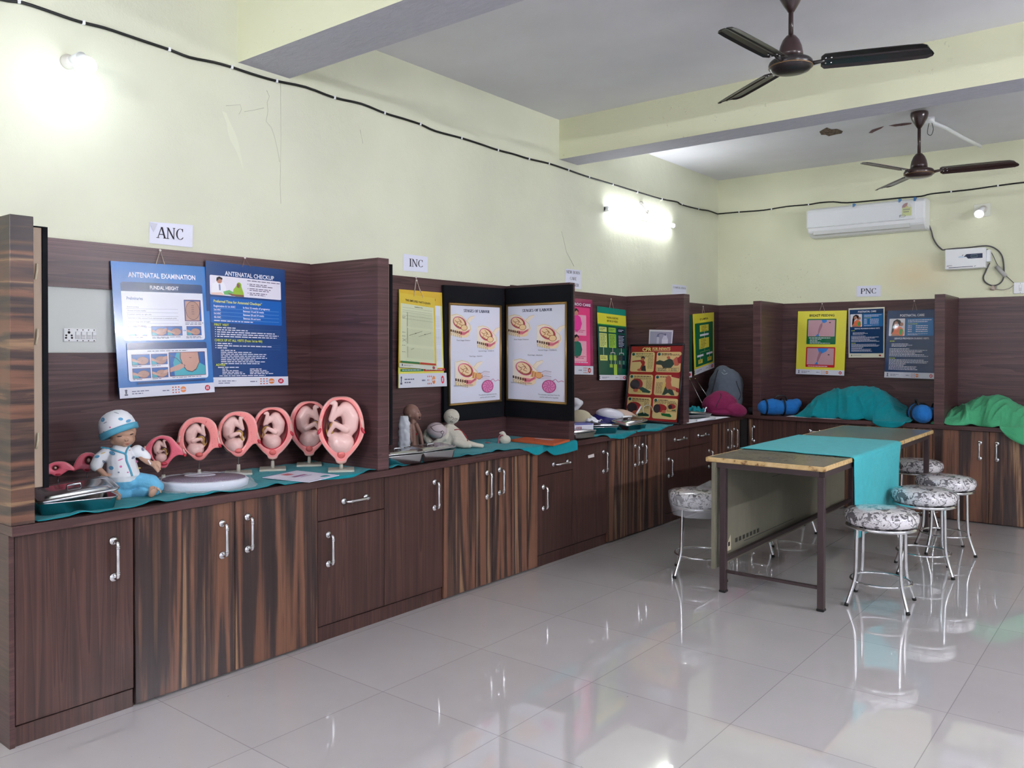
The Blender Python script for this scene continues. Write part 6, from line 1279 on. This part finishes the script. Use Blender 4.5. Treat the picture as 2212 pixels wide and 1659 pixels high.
# brown manikin
f, o0 = F2(893, 960, .20); f.o = Vector((o0.x, o0.y, ZC+.006)); b0 = on(893, 900, 0, .20); zoff = 0
base_v = (b0.z-(ZC+.006))/f.k      # height of crop row 300 above the cloth
def q(X, Y): return (X-365, base_v+(300-Y))
def e_(X, Y, n, r, rot=0, ax='Z'): return f.e(*q(X, Y), n, r, rot, ax)
def c_(*p): return f.c(*[(*q(a, b), n, r) for a, b, n, r in p])
t = thing('baby_manikin', 'brown bald baby manikin with open mouth and red chest dot', 'manikin', f.o)
bt = 300+base_v
pr = [e_(340, 248, 0, (88, 84, 76)), e_(392, 280, 0, (52, 64, 58)), e_(420, 322, 0, (26, 16, 30)), e_(425, 276, 0, (28, 9, 36)), e_(441, 284, 6, (11, 10, 12)), e_(431, 298, 0, (14, 7, 24)), e_(322, 282, 66, (16, 24, 10), 10), c_((362, 330, 0, 34), (356, 372, 0, 40)), c_((355, 400, 0, 52), (365, 480, 0, 54), (365, 570, 0, 56), (370, bt-60, 0, 58)), c_((395, 385, 30, 24), (440, 480, 60, 22), (455, 560, 70, 18), (462, 600, 80, 15)), c_((330, 390, 50, 24), (330, 480, 70, 20), (345, 560, 90, 16)), c_((370, bt-55, 20, 36), (460, bt-40, 80, 30), (560, bt-30, 100, 24))]
bd = blob(pr, .0028, M_SKINB, 'body', t, 3, f.o); bv_ = bvh_of(bd); mb = MB(); spot(mb, bv_, f, *q(431, 308), 9, 14, 20, pm('mouth_dark', (24, 12, 12), .6), .0008); mb.build('open_mouth', t)
mb = MB(); spot(mb, bv_, f, *q(420, 250), 12, 3, 10, dkl, .0008); spot(mb, bv_, f, *q(398, 486), 8, 10, 0, pm('red_dot', (190, 30, 50), .5), .0008); mb.build('painted_marks', t)
f2, o2 = F2(873, 955, .27); f2.o = Vector((o2.x, o2.y, ZC+.006)); hh = (on(873, 901, 0, .27).z-ZC)/f2.k
grid_o = grid('wrapped_bundle', 30, 30, lambda u, v: f2.P((62+14*nz(u*9, v*14, 2)+6*nz(u*30, v*22, 5))*math.cos(u*2*PI)*(1-.6*max(0, v-.8)**1.2*4 if v > .8 else 1), v*hh*1.0, (34+12*nz(u*9, v*14, 7))*math.sin(u*2*PI)*(1-.6*max(0, v-.8)**1.2*4 if v > .8 else 1)), pm('crinkled_plastic', (196, 200, 208), .18, coat=.5), None, .001, tuple(f2.o))
tag(grid_o, 'upright crinkled plastic-wrapped bundle leaning beside the brown manikin', 'bundle')
# cloth doll with stuffed fetal head
f, o0 = F2(975, 960, .20); f.o = Vector((o0.x, o0.y, ZC+.006)); base_v = (on(975, 905, 0, .20).z-(ZC+.006))/f.k
def q(X, Y): return (X-780, base_v+(327-Y))
bt = 327+base_v
t = thing('cloth_doll', 'stuffed white cloth doll with stitched face and red beads', 'doll', f.o)
pr = [e_(782, 300, 10, (86, 84, 80)), c_((770, 380, 0, 36), (760, 410, 0, 44)), c_((760, 440, 0, 68), (820, 500, 10, 82), (880, 560, 20, 66)), c_((880, 560, 30, 58), (960, 590, 60, 36), (1050, bt-32, 70, 25), (1110, bt-24, 76, 22)), c_((840, 570, 60, 60), (920, bt-42, 100, 40), (970, bt-36, 120, 30)), c_((520, 470, 0, 36), (500, 520, 10, 34), (560, bt-44, 30, 40), (640, bt-40, 40, 38), (740, bt-44, 40, 44)), c_((740, 430, 30, 36), (700, 520, 70, 38), (600, 590, 80, 34)), c_((820, 480, 20, 60), (720, bt-50, 20, 60))]
bd = blob(pr, .003, M_CALICO, 'body', t, 4, f.o); bv_ = bvh_of(bd)
for P_ in ([(755, 292), (772, 288), (790, 298), (776, 308), (758, 302), (755, 292)], [(812, 318), (828, 312), (842, 322), (828, 332), (814, 326)], [(764, 348), (780, 342), (796, 352), (780, 356), (764, 348)], [(800, 300), (800, 322), (790, 330)]): strip(bv_, f, [q(*p) for p in P_], .0011, dkl, 'stitched_line', t)
strip(bv_, f, [q(810, 440), q(860, 438), q(900, 470), q(940, 520), q(955, 560)], .0032, pm('red_beads', (150, 40, 44), .5), 'bead_string', t)
bl = blob([e_(625, 445, 70, (112, 88, 90), -10)], .004, pm('ball_cloth', (200, 184, 186), .8), 'stuffed_head', t, 3, f.o); bv_ = bvh_of(bl)
for P_ in ([(560, 400), (620, 378), (680, 376), (705, 400)], [(560, 400), (600, 440), (650, 452), (684, 440)], [(684, 440), (700, 455), (688, 474), (668, 460), (684, 440)], [(688, 474), (676, 510), (650, 528)]): strip(bv_, f, [q(*p) for p in P_], .0014, dkl, 'suture_line', bl)
# placenta pouch with cord
pc = at_counter(1091, 958, z=ZC+.008); pc = Vector((.30, on(1091, 950, 0, .30).y, ZC+.03)); kk = hpx(pc)
t = thing('cloth_pouch', 'small tied white cloth pouch on a beaded cord', 'pouch', pc); f = Fr(pc, 0, kk)
blob([f.e(0, -1, 0, (12.5, 10.5, 11)), f.c((-2, 8, 0, 5), (-5, 12, 0, 5.5)), f.e(-6, 13, 0, (7, 3.5, 4))], .0022, M_CALICO, 'pouch', t, 3, pc)
mb = MB(); mb.tube(smooth_path([f.P(-4, 9, 5), f.P(-12, 8, 6), f.P(-14, -2, 5), f.P(-16, -9, 6), f.P(-26, -10, 4), f.P(-38, -7, 2), f.P(-44, -9, 0)]), .0042, pm('beaded_cord', (150, 84, 92), .6), 8); mb.build('beaded_cord', t)
pts = [(1103, 949), (1134, 944), (1231, 949), (1196, 959)]; q4 = [on(*p, 2, ZC+.022) for p in pts]
t = thing('folder', 'orange hardback folder lying beside the black corner board', 'folder', sum(q4, Vector())/4); mb = MB(); n_ = Vector((0, 0, -.014)); OR_ = pm('orange_cover', (196, 96, 56), .4)
mb.faces(q4+[p+n_ for p in q4], [(0, 1, 2, 3), (7, 6, 5, 4), (0, 4, 5, 1), (1, 5, 6, 2), (2, 6, 7, 3), (3, 7, 4, 0)], OR_); mb.build('cover', t, bevel=.002)
s = Sheet([p+Vector((0, 0, .0008)) for p in (q4[0].lerp(q4[1], .7).lerp(q4[3].lerp(q4[2], .7), .3), q4[0].lerp(q4[1], .9).lerp(q4[3].lerp(q4[2], .9), .3), q4[0].lerp(q4[1], .75).lerp(q4[3].lerp(q4[2], .75), .75), q4[0].lerp(q4[1], .55).lerp(q4[3].lerp(q4[2], .55), .75))], 10, 10, (206, 176, 176), .0005, .5); s.build('label_strip', t)

# ================================================================ third bay
TR = [((1283, 949), 'low steel tray half hidden behind the gold-framed board'), ]
tray(Vector((.475, 4.62, ZC+.008)), .125, .095, .035, 90-4, 'low steel tray at the near end of the third bay', (0, 0, .004, 0, 0), knob=False)
tray(Vector((.40, 4.98, ZC+.008)), .15, .10, .045, 60, 'deep steel tray with instruments on its lid, in the middle of the third bay', (0, 0, .006, 0, 2), knob=True)
tray(Vector((.44, 5.40, ZC+.008)), .12, .085, .035, 80, 'steel tray in front of the CPR board, lid tipped across it', (-.01, -.01, .02, 9, -8), knob=True)
# instruments lying on the trays
def tool(pts, r, mat, label, cat='instrument', name='instrument'):
    mb = MB(); mb.tube(pts, r, mat, 8); return tag(mb.build(name, None, Vector(pts[0])), label, cat)
tool([Vector((.42, 4.93, ZC+.085)), Vector((.33, 5.02, ZC+.085)), Vector((.30, 5.08, ZC+.085))], .005, STEEL, 'steel forceps lying on the lid of the middle tray', name='forceps')
tool([Vector((.40, 5.36, ZC+.098)), Vector((.43, 5.45, ZC+.098))], .007, M_WHITE, 'white tube lying on the tipped tray lid', name='plastic_tube')
p0, p1 = on(1375, 894, 0, .30), on(1385, 878, 0, .30); tool([p0, p1], .0075, M_WHITE, 'short white rod sticking up in front of the CPR board', name='plastic_rod')
arc = [on(x, y, 0, .33) for x, y in ((1391, 893), (1389, 884), (1393, 877), (1400, 875), (1407, 879), (1409, 888), (1408, 896))]; tool(smooth_path(arc), .0035, pm('clear_tubing', (206, 206, 200), .2, alpha=.7), 'clear tubing looped up from the tray before the CPR board', name='tubing_loop')
# blue and white wipes pack
o0 = on(1312, 892, 0, .22); kk = hpx(o0)
t = thing('plastic_pack', 'white and violet-blue plastic pack lying behind the trays', 'pack', (o0.x, o0.y, ZC)); f = Fr(Vector((o0.x, o0.y, ZC+.008)), 0, kk)
zz = (o0.z-(ZC+.008))/kk
blob([f.e(4, zz*.55, 0, (36, zz*.62, 24), -6), f.e(-12, zz*.3, 4, (34, zz*.4, 24), 5)], .004, pm('pack_blue', (44, 40, 120), .25, coat=.4), 'blue_side', t, 3, f.o)
blob([f.e(6, zz*.85, 2, (32, zz*.5, 22), -8)], .004, pm('pack_white', (222, 222, 234), .3, coat=.4), 'white_top', t, 3, f.o)
o0 = on(1350, 890, 0, .20); f = Fr(Vector((o0.x, o0.y, ZC+.008)), 0, hpx(o0)); zz = (o0.z-(ZC+.008))/f.k
o = blob([f.e(0, zz*.55, 0, (32, zz*.62, 18), -18), f.c((-24, zz*.8, 0, 6), (0, zz*.7, 12, 7), (20, zz*.3, 10, 6))], .004, pm('latex_beige', (206, 180, 164), .4), 'folded_glove', None, 3, tuple(f.o)); tag(o, 'pale folded latex sheet between the blue pack and the CPR board', 'glove')
# plaster pelvis pieces at the board edge
o0 = on(1248, 872, 0, .30); f = Fr(o0, 0, hpx(o0)); 
o1 = on(1255, 900, 0, .34); f1 = Fr(o1, 0, hpx(o1))
zf = (o1.z-ZC-.008)/f1.k
shell = grid('pelvis_shell', 28, 12, lambda u, v: f1.P((24-12*v)*math.cos(u*PI*1.5-.3)+8*v*v*2-2, (16-9*v)*math.sin(u*PI*1.5-.3)-2-zf*.55*v*v, 18*v-6), pm('aged_plaster', (188, 178, 150), .6), None, .004, tuple(o1)); tag(shell, 'cream curved pelvis bone model at the edge of the black board', 'anatomical model')
o = blob([f.e(-2, 3, 0, (13, 9, 9), -30), f.c((6, 2, 0, 6), (-6, -12, 0, 6), (-8, -30, -4, 5), (-6, -(o0.z-ZC)/f.k+6, -6, 9))], .003, pm('aged_white', (206, 206, 212), .5), 'bone_model', None, 4, tuple(o0)); tag(o, 'white bone model on a stem peeking from behind the black board', 'anatomical model')
o1 = on(1256, 921, 0, .42); t = thing('carton', 'white and blue carton with red lettering, partly behind the board', 'box', (o1.x, o1.y, ZC+.043)); TM = Matrix.Translation((o1.x-.02, o1.y+.02, ZC+.046)) @ Matrix.Rotation(math.radians(-30), 4, 'Z')
mb = MB(); mb.box((-.05, -.075, 0), (.05, .075, .045), pm('carton_white', (222, 222, 232), .5), TM, .002); mb.build('box_body', t); mb = MB(); mb.box((-.049, -.074, .0452), (.049, .074, .046), pm('carton_blue', (60, 66, 150), .5), TM); mb.box((.0502, -.07, .036), (.0508, .07, .044), pm('carton_blue', (60, 66, 150), .5), TM); mb.build('blue_band', t)
mb = MB(); vs, fs, wd = text_polys('ona', True); mb.faces([TM @ Vector((.0512, -.06+a*.03, .01+b*.03)) for a, b in vs], fs, pm('carton_red', (150, 40, 60), .5)); mb.build('lettering', t)
o1 = on(1276, 917, 0, .40); o = grid('crumpled_wrapper', 14, 14, lambda u, v: (o1.x-.06+.12*u, o1.y-.055+.12*v, ZC+.097+.035*nz(u*4, v*4, 3)+.03*(1-abs(u-.5)*2)*(1-abs(v-.5)*2)), M_PAPER, None, .001, (o1.x, o1.y, ZC+.09)); tag(o, 'crumpled white wrapper on top of the carton', 'wrapper')
o = grid('paper_sheet', 10, 10, lambda u, v: (.12+.24*u, 4.78+.34*v-.1*u, ZC+.012+.004*nz(u*5, v*5)), M_PAPER, None, .001, (.24, 4.95, ZC+.01)); tag(o, 'white paper spread under the blue pack', 'paper')

# ================================================================ fourth bay
o1 = on(1502, 893, 0, .33); f = Fr(Vector((o1.x, o1.y, ZC+.004)), 0, hpx(o1))
o = grid('crumpled_cloth', 26, 26, lambda u, v: (o1.x-.10+.2*u, o1.y-.10+.2*v, ZC+.004+max(0, (.075+.05*nz(u*6, v*6, 1)+.02*nz(u*14, v*14, 4))*(1-(2*u-1)**4)*(1-(2*v-1)**4))), M_TEAL, None, .002, (o1.x, o1.y, ZC)); tag(o, 'small crumpled teal cloth behind the third partition', 'cloth')
o = grid('paper_sheet', 16, 12, lambda u, v: (.24+.335*u, 6.2+.72*v-.1*u*(1-v), ZC+.0045+.006*(nz(u*4, v*4, 9)+.5)), M_PAPER, None, .001, (.4, 6.5, ZC)); tag(o, 'large white paper under the tray by the maroon cloth', 'paper')
mb = MB(); mb.tube([(.56, 6.30, ZC+.018), (.566, 6.62, ZC+.018)], .010, M_PAPER, 12); o = mb.build('rolled_paper', None, Vector((.56, 6.45, ZC))); tag(o, 'rolled edge of paper along the worktop front', 'paper')
tray(Vector((.38, 6.62, ZC+.016)), .13, .09, .025, 70, 'steel tray on white paper beside the maroon cloth', (0, 0, .012, 4, 4), knob=False)
c = Vector((.43, 6.70, ZC+.058)); mb = MB(); mb.tube([c+Vector((.0, .0, -.006)), c+Vector((.008, .012, .01)), c+Vector((.0, .022, .022)), c+Vector((.010, .03, .042))], .0055, M_WHITE, 8); tag(mb.build('clamp', None, c), 'small white clamp standing on the tray lid', 'clamp')
for i, (a, b) in enumerate((((1490, 819), (1524, 886)), ((1502, 818), (1541, 876)))):
    A_, B_ = on(*a, 0, .05), on(*b, 0, .28); B_.z = max(B_.z, ZC+.02); mb = MB(); mb.tube([A_, B_], .0042, STEEL, 8); o = mb.build('rod', None, A_); mb = MB(); mb.ell(A_, .006, pm('rod_tip', (150, 160, 60) if i == 0 else (90, 60, 190), .4), None, 8); mb.build('rod_tip', o, A_)
    tag(o, ('thin steel rod leaning left of the backpack, yellow tip', 'thin steel rod with violet tip, touching the backpack')[i], 'rod')
# backpack
o0 = on(1567, 885, 1, 7.42); kk = hpx(o0); f = Fr(Vector((o0.x, o0.y, ZC+.004)), -12, kk)
zz = (o0.z-ZC-.004)/kk; o0 = Vector(f.o)
def V(y): return zz+(885-y)
t = thing('backpack', 'grey canvas backpack standing in the corner by the eclampsia chart', 'bag', o0)
bp = blob([f.c((0, 40, 0, 36), (0, 60, -4, 37), (-4, V(825), -6, 30), (-8, V(808), -8, 19)), f.e(0, 30, 4, (38, 34, 34)), f.c((-24, 30, 10, 14), (-30, V(852), 6, 11), (-26, V(835), 4, 8))], .006, M_GREY, 'bag_body', t, 5, o0)
bv_ = bvh_of(bp); strip(bv_, f, [(-30, V(870)), (-22, V(845)), (-16, V(820)), (-14, V(800))], .006, pm('strap_dark', (40, 42, 50), .7), 'shoulder_strap', t, .003); strip(bv_, f, [(32, 30), (34, V(850)), (26, V(822))], .005, pm('strap_dark', (40, 42, 50), .7), 'side_strap', t, .002)
strip(bv_, f, [(-4, V(804)), (2, V(808)), (8, V(806))], .002, pm('badge_light', (186, 190, 200), .5), 'badge', t, .002); strip(bv_, f, [(-2, V(799)), (3, V(802))], .002, pm('badge_light', (186, 190, 200), .5), 'badge', t, .002)
# maroon cushion-like model
o0 = on(1563, 900, 1, 7.10); f = Fr(Vector((.44, 7.06, ZC+.006)), 0, hpx(Vector((.44, 7.06, ZC)))); o0 = Vector(f.o)
t = thing('maroon_cushion', 'maroon stuffed fabric model with a dark slit, before the backpack', 'cushion', o0)
bp = blob([f.e(-6, 24, 0, (38, 26, 24), 6), f.e(22, 14, 4, (30, 16, 20), -12), f.e(-4, 34, -2, (26, 20, 20)), f.e(0, 8, 4, (34, 9, 20))], .005, M_MAR, 'stuffed_body', t, 4, o0); strip(bvh_of(bp), f, [(-14, 18), (-9, 30), (-3, 42), (-4, 48)], .0035, M_BLACK, 'slit', t, -.001)
o0 = Vector((.60, 7.43, ZC+.03)); mb = MB(); mb.tube([o0+Vector((-.055, -.01, 0)), o0+Vector((.0, 0, .004)), o0+Vector((.05, .02, .0))], [.034, .04, .038], pm('black_fabric', (26, 28, 34), .7), 20); mb.tube([o0+Vector((.045, .02, 0)), o0+Vector((.052, .021, 0))], [.042, .042], M_BLACK, 20); o = mb.build('fabric_bundle', None, o0); tag(o, 'black rolled fabric bundle on the corner of the worktop', 'bundle')
# ================================================================ back worktop
def bag(P, yaw, L, r, label, bend=0, tip=0):
    f = Fr(P, 0, 1); a = math.radians(yaw); d = Vector((math.cos(a), math.sin(a), 0)); t = thing('blue_bag', label, 'bag', P, 'blue nylon bags on the back worktop')
    n = Vector((-d.y, d.x, 0)); pts = []
    body = blob([('c', [(P+d*(-L/2)+Vector((0, 0, r*.95)), r*.85), (P+d*(-L/4)+Vector((0, 0, r)), r), (P+n*bend*.5+Vector((0, 0, r*.9)), r*.86), (P+d*(L/3)+n*bend+Vector((0, 0, r*.95)), r*.95), (P+d*L/2+n*bend*1.3+Vector((0, 0, r+tip)), r*.6)])], .006, M_BLUE, 'bag_body', t, 3, P)
    for s_ in (-.5, .05):
        c = P+d*L*s_+Vector((0, 0, r*.98))+n*(bend*.5 if s_ > 0 else 0); mb = MB(); rr = r*(.93 if s_ < 0 else 1.0); mb.tube([c+(n*math.cos(i*PI/12)+Vector((0, 0, 1))*math.sin(i*PI/12))*rr for i in range(24)], .007, M_BLACK, 6, True); mb.build('black_piping', t)
    mb = MB(); c = P+Vector((0, 0, r*1.9)); mb.tube(smooth_path([c-d*L*.22-n*.02, c-d*L*.15+Vector((0, 0, .03))-n*.03, c+d*.0+Vector((0, 0, .035))-n*.035, c+d*L*.12+Vector((0, 0, .02))-n*.03, c+d*L*.16-n*.02-Vector((0, 0, .02))]), .008, M_BLACK, 6); mb.build('carry_handle', t); return t
bag(Vector((.82, 7.49, ZC+.002)), 42, .30, .078, 'blue nylon bag with black handle at the left end of the back worktop', .0, .03)
bag(Vector((2.015, 7.44, ZC+.002)), -58, .16, .082, 'blue nylon bag folded against the partition, right of the teal mannequin', .0, -.02)
bag(Vector((2.06, 7.76, ZC+.002)), 10, .10, .06, 'dark blue bag peeking out between the teal mannequin and the partition')
mb = MB(); mb.box((-.075, -.10, 0), (.075, .10, .03), pm('book_pages', (206, 204, 206), .6), Matrix.Translation((1.09, 7.55, ZC+.006)) @ Matrix.Rotation(.35, 4, 'Z'), .002); o = mb.build('book', None, Vector((1.09, 7.55, ZC))); mb = MB(); mb.box((-.078, -.104, .03), (.078, .104, .034), pm('book_cover', (44, 36, 48), .4), Matrix.Translation((1.09, 7.55, ZC+.006)) @ Matrix.Rotation(.35, 4, 'Z'), .001); mb.build('cover', o, Vector((1.09, 7.55, ZC))); tag(o, 'thick white book with dark cover between the blue bag and teal mannequin', 'book')
o = grid('paper_sheet', 14, 6, lambda u, v: (.92+.55*u, YF+.006+.22*v, ZC+.003+.002*nz(u*4, v*4)), M_PAPER, None, .001, (1.2, 7.45, ZC)); tag(o, 'white paper under the near edge of the teal mannequin cloth', 'paper')
def draped(sil, y0, y1, yc, mat, label, seed, hang=None, yp=7.64):
    P = [on(px, py, 1, yp) for px, py in sil]; xs = [p.x for p in P]; zs = [max(p.z-ZC, .0) for p in P]; x0, x1 = xs[0], xs[-1]
    def top(x):
        for a, b, c, d in zip(xs[:-1], xs[1:], zs[:-1], zs[1:]):
            if x <= b: t = (x-a)/(b-a); t = t*.5+t*t*(3-2*t)*.5; return c+(d-c)*t
        return zs[-1]
    nu, nv = 150, 80
    def fn(u, v):
        x = x0+(x1-x0)*u; y = y0+(y1-y0)*v; T = top(x)
        d = (y-yc)/((yc-y0) if y < yc else (y1-yc)*1.6); g = max(0, 1-abs(d)**(1.7 if y < yc else 2.2))
        g = g**.72; s_ = 1-g                           # creases run down the slope from the ridges
        r1 = 1-abs(nz(x*6+y*1.5, y*2.2, seed))*2.2; r2 = 1-abs(nz(x*13-y*4, y*4, seed+3))*2.2; ang = nz(x*3.1, y*3.1, seed+8)
        r3 = max(0, 1-abs(nz(x*9+y*2, y*3-x*2, seed+5))*5); z = T*g+(.024*r1*r1+.016*r2*r2+.014*r3-.026+.018*ang)*min(1, T*g*9)*(.6+1.3*s_)
        fr = math.exp(-(v/.10)**2); y += fr*(.022*math.sin(x*23+seed)+.03*nz(x*6, seed)); x += (.03*nz(y*9, seed+2))*math.exp(-(min(u, 1-u)/.08)**2)
        z = ZC+.004+max(0, z)+.012*fr*max(0, math.sin(x*31+seed))**2
        if hang and hang[0] < x < hang[1] and v < .16:
            w_ = math.sin(min(1, (x-hang[0])/(hang[1]-hang[0])*1.0)*PI)**.6; d = (.16-v)/.16; y = YF+.03-.05*min(1, d*1.8)-.006*math.sin(x*40); z = min(z, ZC+.012)-hang[2]*w_*max(0, d-.4)/.6
        return (x, min(y, YB-.022), z)
    o = grid('draped_cloth', nu, nv, fn, mat, None, .0025, ((x0+x1)/2, (y0+y1)/2, ZC)); return tag(o, label, 'cloth')
draped([(1733, 899), (1742, 884), (1752, 872), (1770, 856), (1785, 846), (1803, 842), (1822, 841), (1836, 836), (1856, 833), (1876, 835), (1905, 845), (1920, 858), (1938, 873), (1955, 884), (1975, 892), (1986, 897)], YF+.012, 7.88, 7.64, M_TEAL, 'teal cloth draped over a mannequin under the breast feeding chart', 3, (1.66, 1.92, .055))
draped([(2030, 902), (2036, 896), (2043, 889), (2053, 884), (2068, 880), (2082, 873), (2106, 861), (2125, 860), (2150, 858), (2175, 860), (2188, 866), (2200, 874), (2230, 886), (2262, 900)], YF+.012, 7.88, 7.64, M_GREEN, 'green cloth draped over a mannequin at the right end of the back worktop', 9, (2.60, 3.3, .16))
o = grid('draped_cloth', 30, 30, lambda u, v: (2.84+.34*u+.02*nz(v*6, u*5), 7.66+.18*v, ZC+.02+.32*math.sin(min(1, u*1.3+.25)*PI/2)*(1-.25*(2*v-1)**2)*(.93+.2*nz(u*5, v*7, 3))-.02*math.sin(v*20)), M_GRN2, None, .003, (2.95, 7.65, ZC)); tag(o, 'darker green cloth bunched at the right edge of the picture', 'cloth')
